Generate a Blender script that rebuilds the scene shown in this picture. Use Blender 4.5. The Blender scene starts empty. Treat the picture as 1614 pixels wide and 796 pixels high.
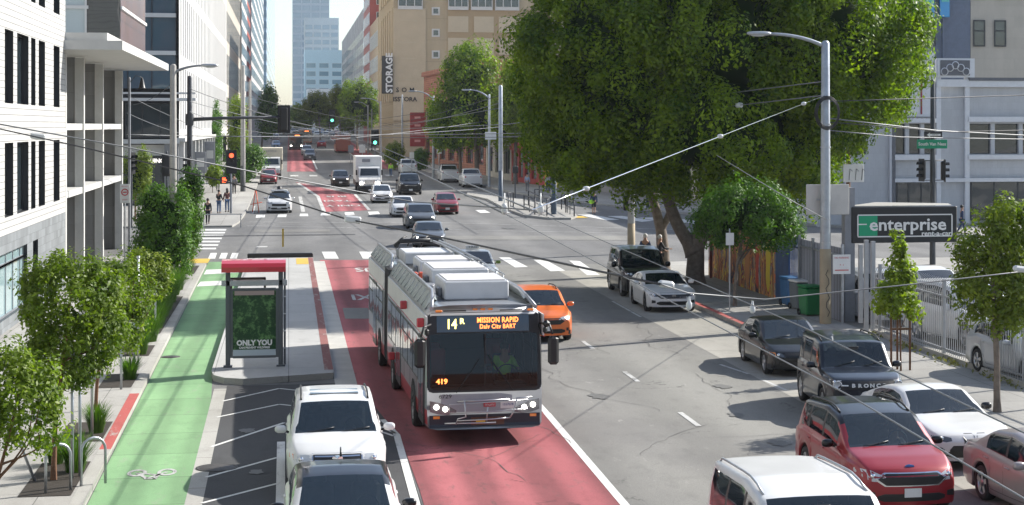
import bpy, bmesh, math, random
import numpy as np
from mathutils import Vector, Matrix, noise
from mathutils.bvhtree import BVHTree
R = math.radians; PI = math.pi
random.seed(7)
scene = bpy.context.scene
COL = scene.collection
# ------------------------------------------------------------------ camera
F = 2850.0; PPX = 950.0; HOR = 198.0; VPX = 455.0; CH = 6.9
YAW = math.atan((PPX - VPX) / F)
cam_d = bpy.data.cameras.new('camera'); cam = bpy.data.objects.new('camera', cam_d); COL.objects.link(cam)
cam.location = (0, 0, CH); cam.rotation_euler = (PI / 2, 0, -YAW)
cam_d.sensor_width = 36; cam_d.lens = 36 * F / 1614
cam_d.shift_x = (807 - PPX) / 1614; cam_d.shift_y = -(398 - HOR) / 1614
cam_d.clip_start = 0.5; cam_d.clip_end = 6000
scene.camera = cam
# ------------------------------------------------------------------ light
SUN_DIR = Vector((1.35, 0.62, 1.02)).normalized()
w = bpy.data.worlds.new('World'); scene.world = w; w.use_nodes = True
wn = w.node_tree; bg = wn.nodes['Background']
sky = wn.nodes.new('ShaderNodeTexSky'); sky.sky_type = 'NISHITA'; sky.sun_disc = False
sky.sun_elevation = math.asin(SUN_DIR.z)
sky.sun_rotation = math.atan2(SUN_DIR.x, SUN_DIR.y)
sky.air_density = 1.0; sky.dust_density = 0.8; sky.ozone_density = 2.5
hsv = wn.nodes.new('ShaderNodeHueSaturation'); hsv.inputs['Saturation'].default_value = .8; hsv.inputs['Value'].default_value = 1.1
wn.links.new(sky.outputs[0], hsv.inputs['Color']); wn.links.new(hsv.outputs[0], bg.inputs[0]); bg.inputs[1].default_value = 0.105
sl = bpy.data.lights.new('sun', 'SUN'); sun = bpy.data.objects.new('sun', sl); COL.objects.link(sun)
sl.energy = 5.0; sl.angle = R(0.55); sl.color = (1.0, 0.955, 0.88)
sun.rotation_euler = SUN_DIR.to_track_quat('Z', 'Y').to_euler(); sun.location = (40, 40, 60)
scene.view_settings.view_transform = 'Standard'; scene.view_settings.look = 'None'
scene.view_settings.exposure = 0.84; scene.view_settings.gamma = 1
scene.render.engine = 'CYCLES'
scene.cycles.max_bounces = 8; scene.cycles.transparent_max_bounces = 12
scene.cycles.diffuse_bounces = 3; scene.cycles.glossy_bounces = 4
scene.cycles.use_denoising = True

# ------------------------------------------------------------------ view maths
def gz(y):                       # height of the ground: flat, then a gentle climb
    if y < 100: return 0.0
    if y < 130: return 0.0105 / 60 * (y - 100) ** 2
    if y < 560: return 0.1575 + 0.0105 * (y - 130)
    if y < 700:
        t = (y - 560) / 140.0
        return 4.6725 + 0.0105 * 140 * (t - t * t / 2)
    return 5.4075
FW = Vector((math.sin(YAW), math.cos(YAW), 0)); RT = Vector((math.cos(YAW), -math.sin(YAW), 0))
def at(px, py, h=0.0):           # the ground point seen at photo pixel (px, py), h metres above it
    d = FW + RT * ((px - PPX) / F) + Vector((0, 0, (HOR - py) / F))
    y = 60.0
    for _ in range(60):
        t = (gz(y) + h - CH) / d.z if d.z < -1e-6 else 900
        y = 0.5 * y + 0.5 * min(max(t * d.y, 3), 900)
    p = d * t
    return Vector((p.x, p.y, gz(p.y) + h))
def on_x(px, X):                 # Y where the vertical plane x = X is seen at column px
    c = (px - PPX) / F
    dx = FW.x + RT.x * c; dy = FW.y + RT.y * c
    return X / dx * dy
def on_y(px, Y):                 # X where the plane y = Y is seen at column px
    c = (px - PPX) / F
    return Y / (FW.y + RT.y * c) * (FW.x + RT.x * c)
def zz(py, X, Y):                # height seen at row py above ground point (X, Y)
    D = X * FW.x + Y * FW.y
    return CH + D * (HOR - py) / F

# ------------------------------------------------------------------ materials
MATS = {}
def nt(m):
    m.use_nodes = True
    return m.node_tree, m.node_tree.nodes['Principled BSDF']
def mat(name, col, rough=0.6, metal=0.0, vary=0.0, scale=3.0, bump=0.0, bscale=40.0, coat=0.0, emit=None, es=0.0, spec=None, trans=None):
    if name in MATS: return MATS[name]
    m = bpy.data.materials.new(name); MATS[name] = m
    t, p = nt(m)
    c = (col[0], col[1], col[2], 1)
    p.inputs['Base Color'].default_value = c
    p.inputs['Roughness'].default_value = rough; p.inputs['Metallic'].default_value = metal
    if spec is not None: p.inputs['Specular IOR Level'].default_value = spec
    if coat: p.inputs['Coat Weight'].default_value = coat; p.inputs['Coat Roughness'].default_value = 0.04
    if emit: p.inputs['Emission Color'].default_value = (*emit, 1); p.inputs['Emission Strength'].default_value = es
    if vary or bump:
        tc = t.nodes.new('ShaderNodeTexCoord')
    if vary:
        n = t.nodes.new('ShaderNodeTexNoise'); n.inputs['Scale'].default_value = scale; n.inputs['Detail'].default_value = 6
        n.inputs['Roughness'].default_value = 0.62
        t.links.new(tc.outputs['Object'], n.inputs['Vector'])
        r = t.nodes.new('ShaderNodeMapRange'); r.inputs[1].default_value = 0.3; r.inputs[2].default_value = 0.7
        r.inputs[3].default_value = 1 - vary; r.inputs[4].default_value = 1 + vary
        t.links.new(n.outputs['Fac'], r.inputs[0])
        mx = t.nodes.new('ShaderNodeVectorMath'); mx.operation = 'SCALE'; mx.inputs[0].default_value = c[:3]
        t.links.new(r.outputs[0], mx.inputs['Scale']); t.links.new(mx.outputs[0], p.inputs['Base Color'])
    if bump:
        n2 = t.nodes.new('ShaderNodeTexNoise'); n2.inputs['Scale'].default_value = bscale; n2.inputs['Detail'].default_value = 4
        t.links.new(tc.outputs['Object'], n2.inputs['Vector'])
        b = t.nodes.new('ShaderNodeBump'); b.inputs['Strength'].default_value = bump; b.inputs['Distance'].default_value = 0.02
        t.links.new(n2.outputs['Fac'], b.inputs['Height']); t.links.new(b.outputs[0], p.inputs['Normal'])
    return m
def paint(name, col, metal=0.25, rough=0.32):
    return mat('paint_' + name, col, max(rough, .36), metal * .5, vary=0.06, scale=1.5, coat=0.5)

def ground_mat(name, base, stain, crack=0.5, grain=0.18, rough=0.85, joints=None, worn=None, tracks=None):
    """base colour broken by large patches, stains, fine grain and thin cracks, all in metres"""
    m = bpy.data.materials.new(name); MATS[name] = m
    t, p = nt(m); N = t.nodes.new; L = t.links.new
    p.inputs['Roughness'].default_value = rough; p.inputs['Specular IOR Level'].default_value = 0.3
    tc = N('ShaderNodeTexCoord')
    def noi(scale, det, ro=0.6, sx=1, sy=1):
        mp = N('ShaderNodeMapping'); mp.inputs['Scale'].default_value = (sx, sy, 1); L(tc.outputs['Object'], mp.inputs[0])
        n = N('ShaderNodeTexNoise'); n.inputs['Scale'].default_value = scale; n.inputs['Detail'].default_value = det; n.inputs['Roughness'].default_value = ro
        L(mp.outputs[0], n.inputs['Vector']); return n
    def rng(src, a, b, c, d):
        r = N('ShaderNodeMapRange'); r.inputs[1].default_value = a; r.inputs[2].default_value = b; r.inputs[3].default_value = c; r.inputs[4].default_value = d
        L(src, r.inputs[0]); return r.outputs[0]
    def mix(fac, a, b):
        x = N('ShaderNodeMix'); x.data_type = 'RGBA'
        L(fac, x.inputs[0])
        for i, s in ((6, a), (7, b)):
            if isinstance(s, tuple): x.inputs[i].default_value = (*s, 1)
            else: L(s, x.inputs[i])
        return x.outputs[2]
    c = mix(rng(noi(0.22, 5, .6, 1, .35).outputs[0], .38, .62, 0, 1), base, stain)
    c = mix(rng(noi(1.6, 6, .7, 1, .5).outputs[0], .52, .75, 0, .45), c, tuple(v * .62 for v in stain))
    if worn:
        c = mix(rng(noi(3.2, 8, .75, 1, .25).outputs[0], worn[1], worn[1] + .1, 0, 1), c, worn[0])
    g = noi(55, 2, .5)
    gm = N('ShaderNodeVectorMath'); gm.operation = 'SCALE'; L(c, gm.inputs[0]); L(rng(g.outputs[0], .3, .7, 1 - grain, 1 + grain), gm.inputs['Scale'])
    c = gm.outputs[0]
    if tracks:
        w_ = N('ShaderNodeTexWave'); w_.wave_type = 'BANDS'; w_.bands_direction = 'X'
        w_.inputs['Scale'].default_value = tracks[0]; w_.inputs['Distortion'].default_value = 1.2; w_.inputs['Detail'].default_value = 3; w_.inputs['Detail Scale'].default_value = .4
        L(tc.outputs['Object'], w_.inputs['Vector'])
        tm = N('ShaderNodeVectorMath'); tm.operation = 'SCALE'; L(c, tm.inputs[0]); L(rng(w_.outputs[0], .2, .9, 1 - tracks[1], 1.03), tm.inputs['Scale']); c = tm.outputs[0]
    if crack:
        mp = N('ShaderNodeVectorMath'); mp.operation = 'ADD'
        dn = noi(1.1, 4); ds = N('ShaderNodeVectorMath'); ds.operation = 'SCALE'; L(dn.outputs[1], ds.inputs[0]); ds.inputs['Scale'].default_value = 1.6
        L(tc.outputs['Object'], mp.inputs[0]); L(ds.outputs[0], mp.inputs[1])
        v = N('ShaderNodeTexVoronoi'); v.feature = 'DISTANCE_TO_EDGE'; v.inputs['Scale'].default_value = 0.22; L(mp.outputs[0], v.inputs['Vector'])
        mask = rng(noi(.5, 2).outputs[0], .5, .6, 0, crack)
        k = N('ShaderNodeMath'); k.operation = 'MULTIPLY'; L(rng(v.outputs[0], 0, .008, 1, 0), k.inputs[0]); L(mask, k.inputs[1])
        c = mix(k.outputs[0], c, tuple(v_ * .3 for v_ in base))
    if joints:
        b = N('ShaderNodeTexBrick'); b.offset = 0; b.squash = 1
        b.inputs['Scale'].default_value = 1; b.inputs['Brick Width'].default_value = joints[0]; b.inputs['Row Height'].default_value = joints[1]
        b.inputs['Mortar Size'].default_value = joints[2]; b.inputs['Mortar Smooth'].default_value = 0.3
        b.inputs['Color1'].default_value = (.94, .94, .94, 1); b.inputs['Color2'].default_value = (1.05, 1.05, 1.05, 1); b.inputs['Mortar'].default_value = (.45, .45, .45, 1)
        L(tc.outputs['Object'], b.inputs['Vector'])
        vm = N('ShaderNodeVectorMath'); vm.operation = 'MULTIPLY'; L(c, vm.inputs[0]); L(b.outputs[0], vm.inputs[1]); c = vm.outputs[0]
    L(c, p.inputs['Base Color'])
    bp = N('ShaderNodeBump'); bp.inputs['Strength'].default_value = .35; bp.inputs['Distance'].default_value = .01
    L(g.outputs[0], bp.inputs['Height']); L(bp.outputs[0], p.inputs['Normal'])
    return m

def wall_mat(name, col, row=0.3, width=2.0, mortar=.012, dark=.7, vary=.1, rough=.8, col2=None):
    """cladding or brick: courses cut by joints, with streaks"""
    if name in MATS: return MATS[name]
    m = bpy.data.materials.new(name); MATS[name] = m
    t, p = nt(m); N = t.nodes.new; L = t.links.new
    p.inputs['Roughness'].default_value = rough; p.inputs['Specular IOR Level'].default_value = .3
    tc = N('ShaderNodeTexCoord'); sx = N('ShaderNodeSeparateXYZ'); L(tc.outputs['Object'], sx.inputs[0])
    ad = N('ShaderNodeMath'); ad.operation = 'ADD'; L(sx.outputs[0], ad.inputs[0]); L(sx.outputs[1], ad.inputs[1])
    cb = N('ShaderNodeCombineXYZ'); L(ad.outputs[0], cb.inputs[0]); L(sx.outputs[2], cb.inputs[1])
    b = N('ShaderNodeTexBrick'); b.inputs['Scale'].default_value = 1; b.inputs['Brick Width'].default_value = width; b.inputs['Row Height'].default_value = row
    b.inputs['Mortar Size'].default_value = mortar; b.inputs['Mortar Smooth'].default_value = .2
    c2 = col2 or tuple(v * (1 - vary) for v in col)
    b.inputs['Color1'].default_value = (*col, 1); b.inputs['Color2'].default_value = (*c2, 1)
    b.inputs['Mortar'].default_value = tuple(v * dark for v in col) + (1,)
    L(cb.outputs[0], b.inputs['Vector'])
    n = N('ShaderNodeTexNoise'); n.inputs['Scale'].default_value = .8; n.inputs['Detail'].default_value = 7; n.inputs['Roughness'].default_value = .7
    mp = N('ShaderNodeMapping'); mp.inputs['Scale'].default_value = (1, 1, .3); L(tc.outputs['Object'], mp.inputs[0]); L(mp.outputs[0], n.inputs['Vector'])
    r = N('ShaderNodeMapRange'); r.inputs[1].default_value = .35; r.inputs[2].default_value = .7; r.inputs[3].default_value = 1.06; r.inputs[4].default_value = 1 - vary; L(n.outputs[0], r.inputs[0])
    s = N('ShaderNodeVectorMath'); s.operation = 'SCALE'; L(b.outputs[0], s.inputs[0]); L(r.outputs[0], s.inputs['Scale'])
    L(s.outputs[0], p.inputs['Base Color'])
    bp = N('ShaderNodeBump'); bp.inputs['Strength'].default_value = .4; bp.inputs['Distance'].default_value = .02; bp.invert = True
    L(b.outputs['Fac'], bp.inputs['Height']); L(bp.outputs[0], p.inputs['Normal'])
    return m

def glass_mat(name, tint, clear=0.35, rough=0.02, wob=0.0):
    """window glass: reflects, and lets part of what lies behind through"""
    m = bpy.data.materials.new(name); MATS[name] = m
    t, p = nt(m); N = t.nodes.new; L = t.links.new
    out = t.nodes['Material Output']
    p.inputs['Base Color'].default_value = (*tint, 1); p.inputs['Roughness'].default_value = rough
    p.inputs['Specular IOR Level'].default_value = 0.9; p.inputs['IOR'].default_value = 1.6
    if wob:
        tc = N('ShaderNodeTexCoord'); n = N('ShaderNodeTexNoise'); n.inputs['Scale'].default_value = .7; n.inputs['Detail'].default_value = 1
        L(tc.outputs['Object'], n.inputs['Vector'])
        bp = N('ShaderNodeBump'); bp.inputs['Strength'].default_value = wob; bp.inputs['Distance'].default_value = .1
        L(n.outputs[0], bp.inputs['Height']); L(bp.outputs[0], p.inputs['Normal'])
    if clear > 0:
        tr = N('ShaderNodeBsdfTransparent'); tr.inputs[0].default_value = (.75, .82, .82, 1)
        mx = N('ShaderNodeMixShader')
        fr = N('ShaderNodeFresnel'); fr.inputs[0].default_value = 1.5
        mr = N('ShaderNodeMapRange'); mr.inputs[1].default_value = 0; mr.inputs[2].default_value = .6; mr.inputs[3].default_value = clear; mr.inputs[4].default_value = 0
        L(fr.outputs[0], mr.inputs[0]); L(mr.outputs[0], mx.inputs[0]); L(p.outputs[0], mx.inputs[1]); L(tr.outputs[0], mx.inputs[2]); L(mx.outputs[0], out.inputs[0])
    return m

def leaf_mat(name, dark, light, trans=.35, scale=.7):
    m = bpy.data.materials.new(name); MATS[name] = m
    t, p = nt(m); N = t.nodes.new; L = t.links.new
    g = N('ShaderNodeNewGeometry'); tc = N('ShaderNodeTexCoord')
    n = N('ShaderNodeTexNoise'); n.inputs['Scale'].default_value = scale; n.inputs['Detail'].default_value = 3; L(tc.outputs['Object'], n.inputs['Vector'])
    a = N('ShaderNodeMath'); a.operation = 'MULTIPLY_ADD'; a.inputs[1].default_value = .42; L(g.outputs['Random Per Island'], a.inputs[0])
    mr = N('ShaderNodeMapRange'); mr.inputs[1].default_value = .35; mr.inputs[2].default_value = .65; mr.inputs[3].default_value = 0; mr.inputs[4].default_value = .4
    L(n.outputs[0], mr.inputs[0]); L(mr.outputs[0], a.inputs[2])
    x = N('ShaderNodeMix'); x.data_type = 'RGBA'; x.inputs[6].default_value = (*dark, 1); x.inputs[7].default_value = (*light, 1)
    L(a.outputs[0], x.inputs[0]); L(x.outputs[2], p.inputs['Base Color'])
    p.inputs['Roughness'].default_value = .5; p.inputs['Specular IOR Level'].default_value = .22
    tl = N('ShaderNodeBsdfTranslucent'); hs = N('ShaderNodeVectorMath'); hs.operation = 'MULTIPLY'; hs.inputs[1].default_value = (1.8, 2.1, .35)
    L(x.outputs[2], hs.inputs[0]); L(hs.outputs[0], tl.inputs[0])
    mx = N('ShaderNodeMixShader'); mx.inputs[0].default_value = trans
    L(p.outputs[0], mx.inputs[1]); L(tl.outputs[0], mx.inputs[2]); L(mx.outputs[0], t.nodes['Material Output'].inputs[0])
    return m

# ------------------------------------------------------------------ scene helpers
def tag(o, label=None, cat=None, group=None, kind=None):
    if label: o['label'] = label
    if cat: o['category'] = cat
    if group: o['group'] = group
    if kind: o['kind'] = kind
    return o
def thing(name, label, cat, loc=(0, 0, 0), rz=0.0, group=None, scale=1.0):
    o = bpy.data.objects.new(name, None); COL.objects.link(o)
    o.empty_display_size = .2; o.location = loc; o.rotation_euler = (0, 0, rz); o.scale = (scale,) * 3
    return tag(o, label, cat, group)
def kids(o):
    return [c for c in COL.objects if c.parent == o]
def copy_tree(o, parent=None, table=None):
    if table is None:
        table = {}
        for c in COL.objects:
            if c.parent: table.setdefault(c.parent.name, []).append(c)
    c = o.copy(); COL.objects.link(c); c.parent = parent
    for ch in table.get(o.name, []): copy_tree(ch, c, table)
    return c

class MB:
    """collects shapes, then links them as ONE mesh object"""
    def __init__(s): s.v = []; s.f = []; s.m = []; s.sm = []
    def add(s, vs, fs, mi=0, smooth=False):
        b = len(s.v); s.v += [tuple(v) for v in vs]
        for f in fs: s.f.append(tuple(b + i for i in f)); s.m.append(mi); s.sm.append(smooth)
        return s
    def box(s, c, d, mi=0, rz=0.0, taper=1.0, bev=0.0, M=None):
        x, y, z = d[0] / 2, d[1] / 2, d[2] / 2
        if bev > 0:
            b = min(bev, x * .95, y * .95, z * .95)
            vs = []; pts = []
            for sz in (-1, 1):
                for (a, bb, hz) in ((x - b, y - b, z), (x, y, z - b)) if sz > 0 else ((x, y, z - b), (x - b, y - b, z)):
                    pass
            rings = [(-z, b), (-z + b, 0), (z - b, 0), (z, b)]
            for hz, ins in rings:
                xx, yy = x - ins, y - ins; cx = b if ins == 0 else b * .5
                for (px_, py_) in ((xx - cx, -yy), (xx, -yy + cx), (xx, yy - cx), (xx - cx, yy), (-xx + cx, yy), (-xx, yy - cx), (-xx, -yy + cx), (-xx + cx, -yy)):
                    k = taper if hz > 0 else 1
                    vs.append([px_ * k, py_ * k, hz])
            fs = [tuple(range(7, -1, -1)), tuple(range(24, 32))]
            for r in range(3):
                for i in range(8): fs.append((r * 8 + i, r * 8 + (i + 1) % 8, r * 8 + 8 + (i + 1) % 8, r * 8 + 8 + i))
        else:
            t = taper
            vs = [[-x, -y, -z], [x, -y, -z], [x, y, -z], [-x, y, -z], [-x * t, -y * t, z], [x * t, -y * t, z], [x * t, y * t, z], [-x * t, y * t, z]]
            fs = [(3, 2, 1, 0), (4, 5, 6, 7), (0, 1, 5, 4), (1, 2, 6, 5), (2, 3, 7, 6), (3, 0, 4, 7)]
        ca, sa = math.cos(rz), math.sin(rz)
        out = []
        for v in vs:
            if M is not None: v = M @ Vector(v); out.append((v.x + c[0], v.y + c[1], v.z + c[2]))
            else: out.append((c[0] + v[0] * ca - v[1] * sa, c[1] + v[0] * sa + v[1] * ca, c[2] + v[2]))
        return s.add(out, fs, mi)
    def tube(s, pts, r, n=8, mi=0, cap=True, smooth=True):
        pts = [Vector(p) for p in pts]; k = len(pts)
        rs = r if isinstance(r, (list, tuple)) else [r] * k
        vs = []; fs = []; up = None
        for i, p in enumerate(pts):
            d = (pts[min(i + 1, k - 1)] - pts[max(i - 1, 0)])
            if d.length < 1e-9: d = Vector((0, 0, 1))
            d.normalize()
            if up is None: up = Vector((0, 0, 1)) if abs(d.z) < .9 else Vector((1, 0, 0))
            a = d.cross(up)
            if a.length < 1e-4: a = d.cross(Vector((0, 1, 0)))
            a.normalize(); b = a.cross(d); b.normalize(); up = b
            for j in range(n):
                t = 2 * PI * j / n
                vs.append(p + (a * math.cos(t) + b * math.sin(t)) * rs[i])
        for i in range(k - 1):
            for j in range(n): fs.append((i * n + j, i * n + (j + 1) % n, (i + 1) * n + (j + 1) % n, (i + 1) * n + j))
        s.add(vs, fs, mi, smooth)
        if cap:
            b = len(s.v) - len(vs)
            s.f.append(tuple(b + j for j in range(n - 1, -1, -1))); s.m.append(mi); s.sm.append(False)
            s.f.append(tuple(b + (k - 1) * n + j for j in range(n))); s.m.append(mi); s.sm.append(False)
        return s
    def lathe(s, prof, c=(0, 0, 0), axis='Z', n=24, mi=0, smooth=True):
        vs = []; fs = []
        for (r, h) in prof:
            for j in range(n):
                t = 2 * PI * j / n; a, b = r * math.cos(t), r * math.sin(t)
                v = (a, b, h) if axis == 'Z' else ((h, a, b) if axis == 'X' else (b, h, a))
                vs.append((v[0] + c[0], v[1] + c[1], v[2] + c[2]))
        for i in range(len(prof) - 1):
            for j in range(n): fs.append((i * n + j, i * n + (j + 1) % n, (i + 1) * n + (j + 1) % n, (i + 1) * n + j))
        return s.add(vs, fs, mi, smooth)
    def ell(s, c, r, n=12, mi=0, p=1.0):
        vs = []; fs = []; m = n // 2 + 1
        def q(v): return math.copysign(abs(v) ** p, v)
        for i in range(m + 1):
            a = -PI / 2 + PI * i / m
            for j in range(n):
                t = 2 * PI * j / n
                vs.append((c[0] + r[0] * q(math.cos(a)) * q(math.cos(t)), c[1] + r[1] * q(math.cos(a)) * q(math.sin(t)), c[2] + r[2] * q(math.sin(a))))
        for i in range(m):
            for j in range(n): fs.append((i * n + j, i * n + (j + 1) % n, (i + 1) * n + (j + 1) % n, (i + 1) * n + j))
        return s.add(vs, fs, mi, True)
    def prism(s, poly, h0, h1, mi=0, axis='Z', side_mi=None):
        """poly in the plane across the axis, extruded from h0 to h1"""
        n = len(poly)
        def P(a, b, h): return (a, b, h) if axis == 'Z' else ((h, a, b) if axis == 'X' else (a, h, b))
        vs = [P(a, b, h0) for a, b in poly] + [P(a, b, h1) for a, b in poly]
        s.add(vs, [tuple(range(n - 1, -1, -1)), tuple(range(n, 2 * n))], mi)
        b = len(s.v) - 2 * n
        for i in range(n):
            s.f.append((b + i, b + (i + 1) % n, b + n + (i + 1) % n, b + n + i)); s.m.append(mi if side_mi is None else side_mi); s.sm.append(False)
        return s
    def quad(s, a, b, c, d, mi=0): return s.add([a, b, c, d], [(0, 1, 2, 3)], mi)
    def build(s, name, mats, parent=None, loc=None, fix=True):
        if not s.v: return None
        me = bpy.data.meshes.new(name); me.from_pydata(s.v, [], s.f)
        if not isinstance(mats, (list, tuple)): mats = [mats]
        for m in mats: me.materials.append(m)
        me.polygons.foreach_set('material_index', s.m); me.polygons.foreach_set('use_smooth', s.sm)
        if fix:
            bm = bmesh.new(); bm.from_mesh(me); bmesh.ops.recalc_face_normals(bm, faces=bm.faces); bm.to_mesh(me); bm.free()
        me.update()
        o = bpy.data.objects.new(name, me); COL.objects.link(o)
        if parent: o.parent = parent
        if loc: o.location = loc
        return o
def structure(o): o['kind'] = 'structure'; return o
def text(body, size, m, parent, loc, rot=(PI / 2, 0, 0), name='lettering', ext=.004, bold=0.0, align='CENTER', sx=1.0, track=1.0):
    c = bpy.data.curves.new(name, 'FONT'); c.body = body; c.size = size; c.extrude = ext; c.offset = bold
    c.align_x = align; c.align_y = 'CENTER'; c.space_character = track; c.resolution_u = 2
    c.materials.append(m)
    tmp = bpy.data.objects.new('tmp', c); COL.objects.link(tmp); bpy.context.view_layer.update()
    me = bpy.data.meshes.new_from_object(tmp.evaluated_get(bpy.context.evaluated_depsgraph_get())); bpy.data.objects.remove(tmp)
    o = bpy.data.objects.new(name, me); COL.objects.link(o); o.parent = parent; o.location = loc; o.rotation_euler = rot; o.scale = (sx, 1, 1)
    return o

# common materials
BLACK = mat('black_plastic', (.012, .012, .013), .45)
RUBBER = mat('rubber', (.018, .018, .019), .8, vary=.3, scale=20)
DARK = mat('underbody', (.006, .006, .007), .9)
CHROME = mat('chrome', (.75, .76, .78), .12, 1.0)
ALLOY = mat('alloy', (.42, .43, .45), .28, .9)
STEEL = mat('galvanised_steel', (.40, .42, .44), .42, .75, vary=.15, scale=6)
CONC = mat('concrete', (.42, .41, .38), .85, vary=.13, scale=1.2, bump=.15)
WHITEP = mat('white_enamel', (.72, .72, .70), .4, vary=.05)
GREYP = mat('grey_enamel', (.22, .23, .25), .45, vary=.1, scale=4)
LAMP_ON = mat('lamp_lit', (1, 1, 1), .2, emit=(1, .95, .85), es=7)
LAMP_OFF = mat('headlamp_lens', (.50, .52, .54), .14, .1, coat=1)
AMBER = mat('amber_lens', (.85, .25, .03), .2, coat=1)
REDL = mat('red_lens', (.45, .01, .01), .15, coat=1)
CARGLASS = glass_mat('car_glass', (.006, .014, .020), .36)
DARKGLASS = glass_mat('dark_glass', (.008, .013, .017), 0.0)
SEATM = mat('seat_fabric', (.10, .095, .09), .8, vary=.2, scale=9)
DASHM = mat('dash_plastic', (.05, .05, .05), .6)
# ================================================================== GROUND
ASPH = ground_mat('asphalt', (.185, .182, .175), (.135, .134, .132), .9, .26, worn=((.23, .225, .215), .6), tracks=(.105, .16))
ASPH_OLD = ground_mat('asphalt_pale', (.225, .22, .20), (.165, .16, .15), .9, .24, worn=((.28, .27, .25), .6), tracks=(.105, .14))
ASPH_NEW = ground_mat('asphalt_dark', (.065, .066, .068), (.050, .050, .052), .3, .25)
WALK = ground_mat('sidewalk_concrete', (.36, .35, .325), (.28, .27, .25), .3, .10, joints=(1.5, 1.5, .012))
CONCG = ground_mat('road_concrete', (.34, .325, .29), (.25, .24, .21), .6, .12, joints=(3.0, 4.5, .015))
PLATC = ground_mat('platform_concrete', (.43, .43, .42), (.36, .36, .35), .25, .08, joints=(2.0, 3.0, .012))
GREEN = ground_mat('green_lane_paint', (.225, .385, .195), (.165, .30, .15), .3, .12, joints=(60, 2.6, .02), worn=((.22, .30, .19), .56), tracks=(.32, .18))
RED = ground_mat('red_lane_paint', (.38, .115, .125), (.27, .072, .08), 1.0, .14, worn=((.20, .085, .085), .56), tracks=(.26, .36))
WHITE = ground_mat('road_paint_white', (.66, .66, .63), (.56, .56, .54), 0, .10, worn=((.36, .35, .34), .58))
FADED = ground_mat('road_paint_faded', (.50, .50, .48), (.36, .36, .35), 0, .15, worn=((.2, .2, .19), .52))
YELLOW = ground_mat('tactile_yellow', (.62, .42, .08), (.5, .34, .07), 0, .12)
REDKERB = ground_mat('red_kerb_paint', (.42, .09, .08), (.30, .08, .07), 0, .15, worn=((.36, .33, .30), .57))
KERB = ground_mat('kerb_concrete', (.40, .39, .36), (.31, .30, .27), .2, .12, joints=(40, 3.2, .02))
SOIL = ground_mat('planter_soil', (.045, .036, .028), (.03, .025, .02), 0, .35)
def ys(y0, y1, step=12):
    n = max(1, int(math.ceil((y1 - y0) / step))); return [y0 + (y1 - y0) * i / n for i in range(n + 1)]
def sheet(name, y0, y1, xl, xr, h, m, kind='structure', step=12):
    """a sheet on the ground between two edges given as numbers or functions of y"""
    f = lambda e, y: e(y) if callable(e) else e
    b = MB(); Y = ys(y0, y1, step)
    vs = []; 
    for y in Y: vs += [(f(xl, y), y, gz(y) + h), (f(xr, y), y, gz(y) + h)]
    b.add(vs, [(2 * i, 2 * i + 1, 2 * i + 3, 2 * i + 2) for i in range(len(Y) - 1)])
    o = b.build(name, m, fix=False); o['kind'] = kind; return o
def poly_sheet(b, pts, h, mi=0):
    """pts = photo pixels on the ground"""
    vs = []
    for p in pts:
        q = at(*p); vs.append((q.x, q.y, gz(q.y) + h))
    b.add(vs, [tuple(range(len(vs)))], mi)
def slab(name, pts, h, m, side=None, kind='structure', base=-.05, solid=True):
    """raised slab with real kerb faces; pts = ground xy"""
    b = MB(); n = len(pts)
    top = [(x, y, gz(y) + h) for x, y in pts]; bot = [(x, y, gz(y) + base) for x, y in pts]
    b.add(top, [tuple(range(n))]); b.add(top + bot, [(i, (i + 1) % n, n + (i + 1) % n, n + i) for i in range(n)], 1)
    o = b.build(name, [m, side or KERB]); o['kind'] = kind; return o
# far ground and the road sheet
b = MB(); YY = [-190, -40, 0, 60, 120, 150, 175, 200, 230, 330, 450, 560, 600, 640, 700, 900, 1500]
XX = [-480, -300, -60, 80, 300, 480]
vs = [(x, y, gz(y) - .06) for y in YY for x in XX]; nx = len(XX)
b.add(vs, [(r * nx + c, r * nx + c + 1, (r + 1) * nx + c + 1, (r + 1) * nx + c) for r in range(len(YY) - 1) for c in range(nx - 1)])
structure(b.build('ground', CONCG, fix=False))
sheet('road', -12, 900, -70, 75, 0.0, ASPH, step=10)
# pale older asphalt on the right-hand lanes, concrete parking lane
XK = 15.2       # right kerb
sheet('pale_road_surface', 2, 89, 6.0, XK, .004, ASPH_OLD)
sheet('parking_lane', 2, 85, 12.6, XK, .008, CONCG)
kl = lambda y: -3.52 - (.47 * min(max((y - 20) / 74, 0), 1))          # left kerb face
sheet('bike_lane', 4, 93.5, kl, lambda y: -2.1 if y > 48.5 else (-1.8 - .1 * (y - 20) / 27), .006, GREEN, step=6)
sheet('gutter_strip', 4, 48.4, lambda y: -1.82 - .1 * (y - 20) / 27, lambda y: -1.5 - .1 * (y - 20) / 27, .007, KERB)
sheet('dark_asphalt_bay', 4, 48.9, lambda y: -1.5 - .1 * (y - 20) / 27, 2.4, .004, ASPH_NEW)
b = MB(); poly_sheet(b, [(504, 410), (533, 519), (556, 598), (606, 660), (631, 690), (662, 775), (745, 1060), (1220, 1060), (985, 796), (862, 655), (645, 410)], .009)
poly_sheet(b, [(466, 287), (480, 289), (559, 306), (582, 331.5), (511, 334), (500, 310)], .006)
structure(b.build('bus_lane', RED, fix=False))
sheet('far_bus_lane', 228, 560, -.2, 3.4, .006, RED); sheet('far_right_bus_lane', 236, 560, 10.6, 14.0, .006, RED)
sheet('platform_gutter', 48.5, 93, lambda y: 1.22, lambda y: 1.8, .012, CONC)
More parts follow.
